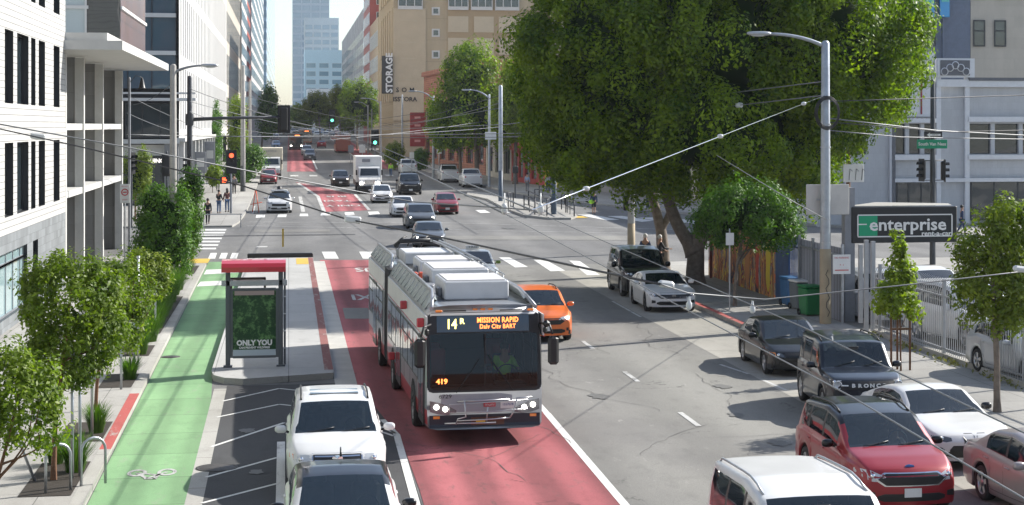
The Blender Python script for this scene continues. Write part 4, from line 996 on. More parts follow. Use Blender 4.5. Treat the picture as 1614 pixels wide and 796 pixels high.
    def bvh(s):
        if not hasattr(s, '_b'):
            fs = [f for k in s.cat for f in s.cat[k]] + [f for v in s.side.values() for f in v]
            s._b = BVHTree.FromPolygons([Vector(v) for v in s.vs], fs)
        return s._b
    def hit_f(s, x, z, rear=False):
        L = s.T['L']; o = Vector((x, L + 3 if rear else -3, z)); h = s.bvh().ray_cast(o, Vector((0, -1 if rear else 1, 0)))
        y = h[0].y if h[0] else (L - .1 if rear else .1)
        return max(y, L - .55) if rear else min(y, .75)
    def hit_s(s, y, z, sd):
        o = Vector((sd * 4, y, z)); h = s.bvh().ray_cast(o, Vector((-sd, 0, 0)))
        return h[0].x if h[0] else sd * s.T['W'] / 2
    def hit_t(s, x, y):
        h = s.bvh().ray_cast(Vector((x, y, 5)), Vector((0, 0, -1))); return h[0].z if h[0] else 1
def patch_f(S, cols, off=.008, rear=False, nz=4, mirror=False, b=None, mi=0, res=.06):
    """a plate that follows the nose or tail of the car"""
    b = b or MB(); out = []
    xs = []
    for (x0, a0, b0), (x1, a1, b1) in zip(cols[:-1], cols[1:]):
        n = max(1, int(abs(x1 - x0) / res)); xs += [(x0 + (x1 - x0) * i / n, a0 + (a1 - a0) * i / n, b0 + (b1 - b0) * i / n) for i in range(n)]
    xs.append(cols[-1]); sg = 1 if rear else -1
    for m in ((1, -1) if mirror else (1,)):
        vs = []; 
        for (x, z0, z1) in xs:
            for j in range(nz):
                z = z0 + (z1 - z0) * j / (nz - 1); y = S.hit_f(x * m, z, rear); vs.append((x * m, y + sg * off, z))
        n = len(vs); bk = [(x, y - sg * (off + .02), z) for x, y, z in vs]
        fs = []
        for i in range(len(xs) - 1):
            for j in range(nz - 1): fs.append((i * nz + j, (i + 1) * nz + j, (i + 1) * nz + j + 1, i * nz + j + 1))
        rim = [i * nz for i in range(len(xs))] + [(len(xs) - 1) * nz + j for j in range(1, nz)] + [i * nz + nz - 1 for i in range(len(xs) - 2, -1, -1)] + [j for j in range(nz - 2, 0, -1)]
        for a, c in zip(rim, rim[1:] + rim[:1]): fs.append((a, c, n + c, n + a))
        b.add(vs + bk, fs, mi)
    return b
def seam(S, b, pts, sd, wd=.009, mi=0):
    P = []
    for (y0, z0), (y1, z1) in zip(pts[:-1], pts[1:]):
        n = max(1, int(math.hypot(y1 - y0, z1 - z0) / .09)); P += [(y0 + (y1 - y0) * i / n, z0 + (z1 - z0) * i / n) for i in range(n)]
    P.append(pts[-1]); V = []
    for i, (y, z) in enumerate(P):
        a = P[max(0, i - 1)]; c = P[min(len(P) - 1, i + 1)]; d = Vector((c[0] - a[0], c[1] - a[1])).normalized(); nn = Vector((-d.y, d.x)) * wd / 2
        for q in ((y + nn.x, z + nn.y), (y - nn.x, z - nn.y)):
            V.append((S.hit_s(q[0], q[1], sd) + sd * .002, q[0], q[1]))
    b.add(V, [(2 * i, 2 * i + 1, 2 * i + 3, 2 * i + 2) for i in range(len(P) - 1)], mi)
_wheel = {}
def wheel_meshes(r, lod, style):
    k = (round(r, 3), lod, style)
    if k in _wheel: return _wheel[k]
    w_ = .22; n = 28 if lod >= 2 else (18 if lod else 12)
    t = MB(); t.lathe([(r * .66, -w_ / 2 + .01), (r * .70, -w_ / 2), (r * .92, -w_ / 2), (r * .985, -w_ / 2 + .03), (r, -w_ / 2 + .06), (r, w_ / 2 - .06), (r * .985, w_ / 2 - .03), (r * .92, w_ / 2), (r * .70, w_ / 2), (r * .66, w_ / 2 - .01)], (0, 0, 0), 'X', n)
    to = t.build('wheel', RUBBER); tm = to.data; bpy.data.objects.remove(to)
    m = MB(); R1 = r * .68
    m.lathe([(R1, -w_ / 2 + .02), (R1, w_ / 2 - .01), (R1 * .93, w_ / 2 - .015), (R1 * .90, w_ / 2 - .07)], (0, 0, 0), 'X', n)
    m.lathe([(R1 * .9, w_ / 2 - .075), (0, w_ / 2 - .075)], (0, 0, 0), 'X', n, 1)
    if lod:
        ns = {'five': 5, 'ten': 10, 'multi': 7}.get(style, 5)
        for i in range(ns):
            a = 2 * PI * i / ns; ca, sa = math.cos(a), math.sin(a); ww = .30 * r if ns == 5 else (.12 * r if ns == 10 else .2 * r)
            def P(rr, tt, x): return (x, rr * ca - tt * sa, rr * sa + tt * ca)
            m.add([P(.05, -ww * .35, w_ / 2 - .02), P(.05, ww * .35, w_ / 2 - .02), P(R1 * .95, ww * .5, w_ / 2 - .012), P(R1 * .95, -ww * .5, w_ / 2 - .012), P(.05, -ww * .35, w_ / 2 - .06), P(.05, ww * .35, w_ / 2 - .06), P(R1 * .95, ww * .5, w_ / 2 - .06), P(R1 * .95, -ww * .5, w_ / 2 - .06)], [(0, 1, 2, 3), (0, 4, 5, 1), (1, 5, 6, 2), (2, 6, 7, 3), (3, 7, 4, 0)])
        m.lathe([(.075, w_ / 2 - .05), (.07, w_ / 2 - .01), (.0, w_ / 2 - .008)], (0, 0, 0), 'X', 12)
    mo = m.build('rim', [ALLOY if style != 'black' else BLACK, BLACK]); mm = mo.data; bpy.data.objects.remove(mo)
    _wheel[k] = (tm, mm); return _wheel[k]
def add_wheels(root, ysr, half, r, lod, style='five', steer=0.0):
    tm, mm = wheel_meshes(r, lod, style)
    for i, y in enumerate(ysr):
        for sd in (1, -1):
            o = bpy.data.objects.new('wheel', tm); COL.objects.link(o); o.parent = root; o.location = (sd * (half - .125), y, r)
            o.rotation_euler = (random.random() * 2, 0, (0 if sd > 0 else PI) + (steer if i == 0 else 0))
            q = bpy.data.objects.new('rim', mm); COL.objects.link(q); q.parent = o
PLATE = mat('licence_plate', (.62, .62, .60), .5)
def car(label, cat, px, py, kind, col, lod=1, yaw=0.0, group=None, name=None, away=False, heads='tear', grille='hexa', intake=True, lit=False, over=None, rails=None, roof=None, badge=None, wheels='five', scale=1.0, mirror_col=None, trim=None, glass=None, plate=None, amber=False, chrome_rim=False, loc=None, fog=True, bars=0, person=None, lights_z=0.0):
    T = dict(TYPES[kind]); T.update(over or {}); S = Shape(T, lod); L = T['L']; W = T['W']
    p = at(px, py) if loc is None else Vector((loc[0], loc[1], gz(loc[1]) + (loc[2] if len(loc) > 2 else 0)))
    root = thing(name or kind_name(cat), label, cat, p, yaw + (PI if away else 0), group, scale)
    slope = (gz(p.y + 3) - gz(p.y)) / 3 if p.y > 100 else 0
    if slope: root.rotation_euler = (math.atan(slope) * (-1 if away else 1), 0, root.rotation_euler[2])
    glass = glass or (CARGLASS if lod >= 2 else DARKGLASS)
    bf = S.cat['body'] + S.cat['dark'] + (S.cat['pillar'])
    ex = [0] * len(S.cat['body']) + [1] * len(S.cat['dark']) + [1] * len(S.cat['pillar'])
    if trim:                                   # dark cladding along the sills and arches
        ex = [1 if (e == 0 and max(S.vs[v][2] for v in f) < trim and all(abs(S.vs[v][0]) > W / 2 - .2 for v in f)) else e for e, f in zip(ex, bf)]
    if roof:
        ex = [2 if (e == 0 and min(S.vs[v][2] for v in f) > T['zc'] + .28 and T['yh'] - .25 < sum(S.vs[v][1] for v in f) / len(f) < T['yr'] + .3) else e for e, f in zip(ex, bf)]
    body = S.part(bf, 'body', [col, BLACK] + ([roof] if roof else []), root, extra=ex)
    S.part(S.cat['windshield'], 'windshield', glass, root)
    if S.cat['rear_window']: S.part(S.cat['rear_window'], 'rear_window', glass, root)
    for k, fs in sorted(S.side.items()): S.part(fs, 'window', glass, root)
    add_wheels(root, (T['wf'], T['wr']), W / 2, T['r'], lod, wheels)
    # nose
    lamp = LAMP_ON if lit else LAMP_OFF; dz = T['lip'] - .86 + lights_z if heads in ('tear', 'slant', 'box') else T['lip'] - .70 + lights_z
    hs = [(x * W / 1.84, min(a + dz - .03, T['lip'] - .10), max(min(c + dz - .03, T['lip'] - .025), min(a + dz - .03, T['lip'] - .10) + .04)) for x, a, c in HEADS[heads]]
    for m in (1, -1):
        hb = patch_f(S, [(x * m, a, c) for x, a, c in hs], .004); h = hb.build('headlight', mat('dark_lens', (.09, .10, .11), .1, .2, coat=1) if heads in ('slim', 'wedge') else LAMP_OFF, root)
        if lod >= 1:
            x = (hs[1][0] + hs[-2][0]) / 2 * m; z = sum((hs[len(hs) // 2][1], hs[len(hs) // 2][2])) / 2; y = S.hit_f(x, z)
            rr = .055 if lit else .045; MB().lathe([(rr, .02), (rr, -.012), (0, -.014)], (x, y - .006, z), 'Y', 12).build('lamp', lamp if lit else CHROME, h)
        if amber:
            patch_f(S, [(hs[-2][0] * m, hs[-2][1], hs[-2][2]), (hs[-1][0] * m, hs[-1][1], hs[-1][2])], .009).build('indicator', AMBER, h)
    gzc = T['lip'] - (.90 if grille == 'bar' else .99 if grille in ('truck', 'band') else (.80 if T['lip'] > .78 else .70))
    gc = [(x * W / 1.84, a + gzc, c + gzc) for x, a, c in GRILLES[grille]]
    if chrome_rim: patch_f(S, [(x * 1.05, a - .02, c + .02) for x, a, c in gc], .004).build('grille_surround', CHROME, root)
    g = patch_f(S, gc, .009).build('grille', BLACK, root)
    if bars:
        bb = MB(); z0, z1 = min(c[1] for c in gc), max(c[2] for c in gc)
        for i in range(bars):
            z = z0 + (z1 - z0) * (i + .6) / bars; xw = gc[-1][0] * .94; patch_f(S, [(-xw, z - .012, z + .012), (xw, z - .012, z + .012)], .016, nz=2, b=bb)
        bb.build('grille_bars', CHROME, g)
    if intake and lod >= 1:
        zi = .30 if T['lip'] < .9 else .38
        patch_f(S, [(-.62, zi + .04, zi + .1), (-.5, zi, zi + .14), (.5, zi, zi + .14), (.62, zi + .04, zi + .1)], .006).build('lower_intake', BLACK, root)
    if fog and lod >= 1:
        zi = .42 if T['lip'] < .9 else .5
        for m in (1, -1): patch_f(S, [(.66 * m, zi - .04, zi + .05), (.80 * m, zi - .05, zi + .07)], .006).build('fog_light', BLACK, root)
    if badge and lod >= 1:
        bz = (min(c[1] for c in gc) + max(c[2] for c in gc)) / 2 if badge[0] == 'in' else max(c[2] for c in gc) + badge[3] if len(badge) > 3 else max(c[2] for c in gc) + .07
        rx, rz = badge[1]; y = min(S.hit_f(0, bz), S.hit_f(.03, bz)) - .018
        bb = MB(); bb.add([(0, y - .012, bz)] + [(rx * math.cos(t), y, bz + rz * math.sin(t)) for t in np.linspace(0, 2 * PI, 17)[:-1]] + [(rx * math.cos(t), y + .03, bz + rz * math.sin(t)) for t in np.linspace(0, 2 * PI, 17)[:-1]], [(0, 1 + i, 1 + (i + 1) % 16) for i in range(16)] + [(1 + i, 17 + i, 17 + (i + 1) % 16, 1 + (i + 1) % 16) for i in range(16)])
        bb.build('badge', badge[2], root)
    zp = .46 if plate is None else plate
    if zp:
        y = S.hit_f(0, zp) - .015; MB().box((0, y, zp), (.31, .016, .155)).build('licence_plate', PLATE, root)
    # tail
    for m in (1, -1):
        zt_ = T['tail'] - .16; zr_ = T['tail'] - .02
        if kind in ('suv', 'boxy', 'big', 'pickup'): cols = [(W / 2 - .30, zt_ - .1, zr_ - .02), (W / 2 - .09, zt_ - .12, zr_)]
        else: cols = [(W / 2 - .42, zt_, zr_ - .02), (W / 2 - .1, zt_ - .02, zr_)]
        patch_f(S, [(x * m, a - .02, c - .02) for x, a, c in cols], .006, rear=True).build('tail_light', REDL, root)
    if lod >= 1 or away:
        y = S.hit_f(0, .8, True); MB().box((0, y + .01, .8 if kind != 'sedan' else .72), (.31, .016, .155)).build('licence_plate', PLATE, root)
        patch_f(S, [(-.7, .30, .42), (.7, .30, .42)], .006, rear=True).build('rear_bumper', BLACK, root)
    # mirrors
    mc = mirror_col or col
    for m in (1, -1):
        y = T['win'][0][0] + .02; z = T['belt'][1] + .10; x = S.hit_s(y, T['belt'][1] - .03, m)
        b = MB(); b.ell((x + m * .13, y - .02, z), (.115, .075, .075 if kind not in ('big', 'pickup') else .11), 12, 0, .75); b.tube([(x - m * .02, y + .02, z - .07), (x + m * .08, y, z - .03)], .025, 6, 1)
        b.build('side_mirror', [mc, BLACK], root)
    if lod >= 1:
        d = MB()
        for sd in (1, -1):
            zb_ = lambda y: S.belt(y) - .03
            e = T['win'][0][0] - .12; f = T['win'][0][1] + .05; g2 = T['win'][1][1] + .04
            seam(S, d, [(e, zb_(e)), (e + .02, .6), (e + .1, .32), (f, .30), (f, zb_(f))], sd)
            if kind != 'coupe': seam(S, d, [(f, .30), (g2 - .35, .30), (g2 - .1, .62), (g2, zb_(g2))], sd)
        d.build('door_seams', BLACK, root)
        for sd in (1, -1):
            for (a, c) in T['win'][:1 if kind == 'coupe' else 2]:
                y = c - .12; z = S.belt(y) - .13; x = S.hit_s(y, z, sd)
                MB().box((x + sd * .012, y, z), (.03, .19, .028), bev=.01).build('door_handle', col, root)
        wb = MB()
        for m in (-.55, .12):
            pts = []
            for i in range(5):
                x = m + i * .13; y = T['yc'] - .02 + .05 * i * .6; pts.append((x, y, S.hit_t(x, y) + .018))
            wb.tube(pts, .009, 5)
        wb.build('wipers', BLACK, root)
        hb = MB()                     # bonnet shut line
        xs_ = [-.72, -.5, 0, .5, .72]
    if rails:
        for m in (1, -1):
            pts = []; x = (W / 2 - .075 - T['tum'] - .07) * m
            for i in range(9):
                y = T['yh'] + .15 + (T['yr'] - T['yh'] - .15) * i / 8; z = S.hit_t(x, y) + (.045 if 0 < i < 8 else .005); pts.append((x, y, z))
            MB().tube(pts, .019, 6).build('roof_rail', rails, root)
    if lod >= 2:
        b = MB(); zc = T['zc']; yh = T['yh']
        b.box((0, T['yc'] + .34, zc - .14), (W - .34, .58, .16), bev=.05); b.build('dashboard', DASHM, root)
        for m in (-1, 1):
            b = MB(); y = yh + .28; x = m * .37
            b.box((x, y, .58), (.5, .52, .16), bev=.06); b.box((x, y + .27, .90), (.48, .13, .62), bev=.06); b.box((x, y + .29, 1.27 + (T['zp'] - 1.5) * .4), (.25, .10, .18), bev=.05); b.build('seat', SEATM, root)
        b = MB(); b.box((0, yh + 1.25, .60), (1.3, .5, .16), bev=.06); b.box((0, yh + 1.52, .92), (1.3, .13, .62), bev=.06); b.build('rear_seat', SEATM, root)
        b = MB(); b.box((0, L / 2, .36), (W - .3, L * .55, .03)); b.box((0, T['yr'] + .1, .8), (W - .3, .04, .7)); b.build('cabin_floor', DARK, root)
        b = MB(); cx, cy, cz = .37, T['yc'] + .72, zc - .02; b.tube([(cx + .18 * math.cos(t), cy + .06 * math.sin(t), cz + .17 * math.sin(t)) for t in np.linspace(0, 2 * PI, 15)], .015, 6, cap=False); b.tube([(cx, cy, cz), (cx, cy - .3, cz - .05)], .03, 6); b.build('steering_wheel', BLACK, root)
        MB().box((0, yh - .16, T['zh'] - .14), (.24, .03, .07), bev=.01).build('rear_view_mirror', BLACK, root)
    return root, S
def kind_name(cat): return {'SUV': 'parked_suv', 'car': 'car', 'pickup': 'pickup_truck'}.get(cat, cat.replace(' ', '_'))
pw = paint('white', (.62, .62, .61), .0, .3); pk = mat('paint_black', (.004, .004, .005), .3, 0, coat=.5, spec=.3); psil = paint('silver', (.46, .48, .50), .6, .3)
pnavy = mat('paint_blue_black', (.006, .010, .018), .3, 0, coat=.6, spec=.3); pred = paint('red', (.27, .008, .016), .35, .28); pdred = paint('dark_red', (.22, .01, .018), .3, .3)
porange = paint('orange', (.72, .16, .03), .2, .3); prose = paint('rose', (.33, .29, .28), .5, .3); pgrey = paint('grey', (.10, .11, .12), .5, .3); pblue = paint('blue', (.08, .16, .30), .4, .3); pbrown = paint('brown_black', (.035, .022, .018), .3, .3); psage = paint('pale_white', (.60, .62, .62), .1, .3); ptan = paint('bronze', (.16, .12, .08), .4, .3)
BLUEOV = mat('blue_badge', (.02, .08, .28), .2, .3, coat=1)
GRP = 'cars parked or driving along the street'
root, S = car('white compact SUV facing the camera beside the boarding island, chrome two-bar grille and oval badge', 'SUV', 532, 790, 'suv', pw, 2, heads='tear', grille='bar', amber=True, chrome_rim=True, bars=2, rails=BLACK, badge=('in', (.10, .065), CHROME), wheels='five', name='compact_suv')
b = MB(); z_ = S.hit_t(0, 2.4); b.box((0, 2.75, z_ + .008), (.95, .62, .02), bev=.01); b.build('sunroof', DARKGLASS, root)
root, S = car('white hatchback with a glossy black roof at the bottom edge of the picture', 'hatchback', 547, 943, 'hatch', pw, 2, roof=pk, over=dict(W=1.80, yr=3.3), heads='tear', mirror_col=pk, grille='wide')
MB().tube([(0, 3.2, 1.5), (0, 3.34, 1.62)], [.02, .01], 6).build('aerial', pk, root)
car('orange crossover just behind the articulated bus, dark roof rails', 'crossover', 861, 541, 'suv', porange, 2, heads='slant', grille='hexa', over=dict(zp=1.60, zh=1.52, zr=1.52), rails=BLACK, trim=.42, lit=True)
root, S = car('white and green taxi partly hidden behind the bus roof', 'taxi', 755, 455, 'sedan', psage, 1, over=dict(zp=1.50, zh=1.44, zr=1.43), mirror_col=mat('taxi_green', (.16, .24, .05), .4))
b = MB().box((0, 2.75, 1.585), (.62, .22, .13), bev=.03).build('taxi_sign', WHITEP, root); text('TAXI', .11, BLACK, b, (0, 2.63, 1.585), name='lettering', sx=1.6)
car('dark grey sedan with lit headlights crossing the intersection, directly behind the taxi', 'sedan', 677, 392, 'sedan', pgrey, 1, lit=True, heads='wedge', grille='wide', yaw=R(-3))
car('dark minivan with headlights on, middle of the queue entering the intersection', 'minivan', 665, 362, 'suv', pgrey, 1, lit=True, over=dict(L=5.1, W=1.98, yr=4.5, yt=4.92, wr=3.9, win=((1.5, 2.4), (2.5, 3.5), (3.6, 4.4))), heads='wedge', grille='wide', lights_z=.12)
car('white hatchback second in the queue, half hidden by the dark minivan', 'hatchback', 637, 343, 'hatch', pw, 1, heads='tall')
car('white hatchback in front of the white delivery truck', 'hatchback', 603, 320.5, 'hatch', pw, 1, lit=True, heads='tall')
car('bright red compact crossover in the right lane of the intersection', 'crossover', 705.5, 338.6, 'suv', pdred, 1, over=dict(W=1.78, L=4.3, zp=1.58, zh=1.5, zr=1.5, wr=3.4, yr=3.85, yt=4.2, win=((1.65, 2.4), (2.5, 3.2), (3.3, 3.8))), heads='wedge', grille='hexa', lights_z=.1)
root, S = car('large black pickup truck behind the white cars of the queue', 'pickup', 647.5, 307.5, 'pickup', pk, 1, heads='box', grille='truck', bars=2, scale=1.04)
car('dark brown crossover to the left of the white delivery truck', 'crossover', 537, 294.8, 'suv', pbrown, 1, heads='wedge', grille='truck', lights_z=.05, lit=True)
root, S = car('white driverless taxi with a black sensor dome on its roof', 'SUV', 440, 336.5, 'suv', pw, 1, over=dict(W=1.93, L=4.68, zp=1.58, zh=1.5, zr=1.5), heads='wedge', grille='wide', lights_z=.14, name='driverless_car', roof=pk)
b = MB(); b.lathe([(.42, 1.56), (.40, 1.68), (.30, 1.74), (.17, 1.76), (.165, 1.90), (.12, 1.96), (0, 1.97)], (0, 2.7, 0), 'Z', 20); b.build('sensor_dome', BLACK, root)
b = MB().box((0, 2.3, 1.64), (1.25, .5, .12), bev=.05).build('sensor_bar', pw, root)
car('dark red sedan parked on the left in front of the cream box truck', 'sedan', 423, 290.5, 'hatch', pdred, 1, heads='wedge', grille='wide')
# parked along the right kerb
car('black boxy SUV parked behind the white coupe by the big tree', 'SUV', 1023, 470, 'big', pk, 2, heads='box', grille='truck', bars=3, chrome_rim=False, wheels='ten', yaw=R(-1), over=dict(L=5.0, wr=3.9, yr=4.7, yt=4.92, win=((1.85, 2.65), (2.75, 3.55), (3.65, 4.6))), plate=.55)
root, S = car('white muscle coupe with a wide black grille parked under the big tree', 'coupe', 1062, 494, 'coupe', pw, 2, heads='slim', grille='hexa', wheels='black', yaw=R(-1), plate=0, over=dict(wf=.9), mirror_col=pw)
y_ = S.hit_f(0, .64); b = MB(); b.add([(-.09, y_ - .03, .65), (-.02, y_ - .035, .675), (.05, y_ - .035, .665), (.10, y_ - .03, .69), (.06, y_ - .03, .64), (.09, y_ - .03, .61), (.02, y_ - .03, .635), (-.05, y_ - .03, .61), (-.03, y_ - .03, .64)], [(0, 1, 8), (1, 2, 6, 8), (2, 3, 4), (2, 4, 6), (4, 5, 6), (6, 7, 8)]); b.build('badge', CHROME, root, fix=False)
car('black sedan parked between the white coupe and the black off-roader', 'sedan', 1266, 596, 'sedan', pk, 2, heads='wedge', grille='wide', yaw=R(-2), wheels='five', over=dict(W=1.80), amber=True)
root, S = car('black off-road SUV with white letters across its grille', 'SUV', 1370, 667, 'boxy', pnavy, 2, heads='box', grille='band', yaw=R(-5), trim=.45, rails=BLACK, wheels='multi', intake=True, name='off_road_suv')
for i, c_ in enumerate('BRONCO'):
    x = (i - 2.5) * .145; text(c_, .115, WHITEP, root, (x, S.hit_f(x, .87) - .016, .865), name='grille_letter', ext=.004, bold=.006, sx=1.25)
for m in (1, -1):
    y = S.hit_f(.72 * m, .87); b = MB(); b.lathe([(.105, .03), (.105, -.02), (.085, -.025), (.08, -.01), (0, -.012)], (.72 * m, y - .015, .87), 'Y', 20); b.build('headlight', LAMP_OFF, root)
    b = MB(); patch_f(S, [(.48 * m, .855, .88), (.62 * m, .855, .88)], .016, b=b, nz=2); b.build('light_bar', WHITEP, root)
root, S = car('white sports coupe with twin tall kidney grilles parked by the sidewalk tree', 'coupe', 1541, 745, 'coupe', pw, 2, heads='slim', grille='low', over=dict(L=4.77, W=1.87, zp=1.38, zh=1.33, lip=.74), yaw=R(1.5), wheels='ten', plate=0, mirror_col=pk, lights_z=-.02)
for m in (1, -1):
    patch_f(S, [(.03 * m, .42, .72), (.06 * m, .38, .76), (.22 * m, .38, .76), (.27 * m, .42, .70)], .014).build('kidney_grille', BLACK, root)
    patch_f(S, [(.62 * m, .28, .34), (.70 * m, .26, .50), (.80 * m, .30, .52)], .01).build('side_intake', BLACK, root)
root, S = car('bright red crossover with black roof driving in the right lane', 'crossover', 1439, 818, 'suv', pred, 2, heads='slant', lights_z=-.06, grille='hexa', roof=pk, mirror_col=pk, chrome_rim=True, badge=('over', (.085, .036), BLUEOV, .10), wheels='five', over=dict(W=1.88, L=4.61, lip=.87), trim=.34, lit=False, rails=BLACK)
t_ = text('Ford', .045, WHITEP, root, (0, min(S.hit_f(0, .9), S.hit_f(.03, .9)) - .036, .865 + .0), name='badge_script', sx=1.5)
root, S = car('white full-size SUV cut off at the bottom edge, its roof seen from above', 'SUV', 1366, 1057, 'big', pw, 2, over=dict(L=5.25, yr=5.0, yt=5.18, W=2.02), rails=STEEL, heads='box', grille='truck', name='full_size_suv')
car('rose beige sedan cut off at the lower right corner', 'sedan', 1773, 857, 'sedan', prose, 2, yaw=R(2), heads='wedge', wheels='five', rails=None, over=dict(W=1.82, L=4.85))
# rental lot cars
car('silver minivan parked behind the lot gate left of the young tree', 'minivan', 0, 0, 'suv', psil, 1, loc=(*at(1425, 515, SW).xy, SW), yaw=R(4), over=dict(L=5.1, W=1.98, zp=1.74, zh=1.66, zr=1.66, wr=3.9, yr=4.5, yt=4.92, win=((1.5, 2.4), (2.5, 3.5), (3.6, 4.4))), heads='wedge', lights_z=.1)
car('white wagon parked behind the fence, furthest of the lot cars', 'SUV', 0, 0, 'suv', pw, 1, loc=(*at(1512, 502, SW).xy, SW), yaw=R(6), heads='slant')
car('white SUV parked behind the fence in the middle of the lot', 'SUV', 0, 0, 'big', pw, 1, loc=(*at(1592, 556, SW).xy, SW), yaw=R(8), heads='box', grille='truck')
car('silver hatchback parked close behind the white slatted fence', 'hatchback', 0, 0, 'hatch', psil, 1, loc=(*at(1690, 612, SW).xy, SW), yaw=R(6), heads='tall')
car('white sedan showing its red tail lights behind the fence at the right edge', 'sedan', 0, 0, 'sedan', pw, 1, loc=(*at(1655, 500, SW).xy, SW), yaw=R(186), heads='wedge')
# white pickups seen from behind
car('white pickup parked at the right kerb, nearest of the three', 'pickup', 0, 0, 'pickup', pw, 1, loc=(at(746, 296).x, at(746, 296).y + 5.7), away=True)
car('white work pickup with a dark rack parked just ahead of another white pickup', 'pickup', 0, 0, 'pickup', pw, 1, loc=(at(710, 288).x, at(710, 288).y + 5.7), away=True)
car('white pickup parked beyond the black pickup, furthest of the three', 'pickup', 0, 0, 'pickup', psage, 1, loc=(at(645, 276).x, at(645, 276).y + 5.7), away=True)
p_ = at(710, 288); b = MB()
for x in (-.85, .85):
    for y in (.3, 2.2): b.tube([(x, y, 1.25), (x, y, 1.95)], .03, 5)
    b.tube([(x, .1, 1.95), (x, 3.6, 1.95)], .035, 5)
for y in (.3, 1.2, 2.2): b.tube([(-.85, y, 1.95), (.85, y, 1.95)], .03, 5)
o = b.build('ladder_rack', BLACK); o.location = p_; tag(o, 'dark ladder rack standing over the bed of the middle white pickup', 'ladder rack')
# far traffic
fars = [(435, 234, 'hatch', pblue, 'blue hatchback at the left kerb beyond the cream box truck'), (434, 222, 'suv', pw, 'white SUV at the left kerb behind the blue hatchback'), (488.5, 252.5, 'suv', pgrey, 'grey blue crossover waiting in the far middle lane'), (484, 245, 'suv', psil, 'silver wagon right behind the grey blue crossover')]
for px, py, k, c, lb_ in fars: car(lb_, 'car', px, py, k, c, 0)
car('small dark red car driving away in the far street', 'car', 0, 0, 'hatch', pdred, 0, loc=(at(507, 233).x, at(507, 233).y + 4), away=True)
k_ = [pw, pgrey, psil, pk, pblue, ptan, pdred]
jam = [(455, 213, 0), (461, 211, 1), (484, 219, 2), (492, 214, 1), (500, 217, 0), (497, 211, 3), (507, 213, 4), (514, 217, 0), (518, 212, 2), (524, 216, 3), (474, 212, 5), (531, 213, 6), (466, 209.6, 0), (480, 209.8, 1), (489, 209.5, 0), (509, 209.6, 3), (538, 219, 1), (546, 216, 0)]
for i, (px, py, c) in enumerate(jam): car('small distant car in the packed traffic at the end of the street', 'car', px, py, ('hatch', 'suv', 'sedan')[i % 3], k_[c], 0, group='distant cars queuing at the end of the street')
# ================================================================== ARTICULATED BUS
SILV = mat('bus_silver', (.30, .31, .33), .38, .35, vary=.08, scale=1.2, coat=.5); BUSRED = mat('bus_red', (.48, .035, .045), .4, .1, vary=.1, scale=2, coat=.6)
BUSW = mat('bus_pale', (.60, .58, .57), .45, .1, vary=.08, scale=1.5); FAIR = glass_mat('fairing_panel', (.34, .38, .36), .0, .25, .2)
LEDO = mat('led_orange', (1, .3, .06), .5, emit=(1, .22, .05), es=2.2); LEDY = mat('led_yellow', (1, .9, .2), .5, emit=(1, .85, .25), es=2.0)
BUSG = glass_mat('bus_windshield', (.004, .010, .016), .70, .01); SIGNBG = mat('sign_blue_black', (.012, .03, .055), .15, coat=1); BELLOWS = mat('bellows', (.05, .05, .052), .8)
HIVIS = mat('hi_vis', (.42, .80, .06), .7); SKIN = mat('skin', (.42, .24, .16), .6); UNIF = mat('uniform', (.03, .035, .05), .8)
def bus_section(y0, y1, root, front=False, rear=False, name='body_shell'):
    half = [(0, .36), (1.05, .36), (1.24, .38), (1.285, .46), (1.295, .78), (1.295, 1.25), (1.295, 1.30), (1.285, 2.2), (1.275, 2.62), (1.25, 2.82), (1.15, 2.95), (.8, 2.99), (0, 3.0)]
    st = sorted(set([y0, y0 + .03, y0 + .1, y0 + .25, y0 + .5, y0 + .8] + list(np.arange(y0 + 1.2, y1 - .3, .8)) + [y1 - .3, y1 - .1, y1])) if front else [y0, y1 - .3, y1 - .1, y1] if rear else [y0, y1]
    if not front: st = sorted(set([y0] + list(np.arange(y0 + .8, y1 - .4, .8)) + st))
    V = []; n = len(half); fs = []; ms = []
    for y in st:
        for (x, z) in half:
            yy = y; xx = x; zz_ = z
            if front and y < y0 + .9:
                t = 1 - (y - y0) / .9; yy += .20 * (x / 1.3) ** 4 * t; yy += max(0, z - 1.0) * .16 * t; xx *= 1 - .035 * t ** 3
                if z > 2.8: yy += (z - 2.8) * .9 * t
            if rear and y > y1 - .3: xx *= 1 - .04 * (1 - (y1 - y) / .3)
            V.append((xx, yy, zz_)); V.append((-xx, yy, zz_))
    for i in range(len(st) - 1):
        for k in range(n - 1):
            for s_ in (0, 1):
                a, c = (i * n + k) * 2 + s_, (i * n + k + 1) * 2 + s_; d, e = ((i + 1) * n + k + 1) * 2 + s_, ((i + 1) * n + k) * 2 + s_
                q = (a, c, d, e); fs.append(q); ms.append(1 if k in (3, ) else (2 if k < 2 else 0))
    b = MB(); b.v = V; b.f = fs; b.m = ms; b.sm = [True] * len(fs)
    for i in (0, len(st) - 1):
        for k in range(n - 1):
            a, c = (i * n + k) * 2, (i * n + k + 1) * 2; b.f.append((a, a + 1, c + 1, c)); b.m.append(9 if front and i == 0 and k in (5, 6, 7) else 0); b.sm.append(True)
    allf = list(b.f); keep = [j for j in range(len(b.f)) if b.m[j] != 9]      # the windshield opening
    b.f = [b.f[j] for j in keep]; b.sm = [b.sm[j] for j in keep]; b.m = [b.m[j] for j in keep]
    o = b.build(name, [SILV, BUSRED, BLACK], root, fix=False); b.f = allf
    S = Shape.__new__(Shape); S.T = dict(L=y1 - y0, W=2.6); S.vs = V; S.cat = {'b': b.f}; S.side = {}; return o, S
bp = at(766, 703); bp.y -= .0
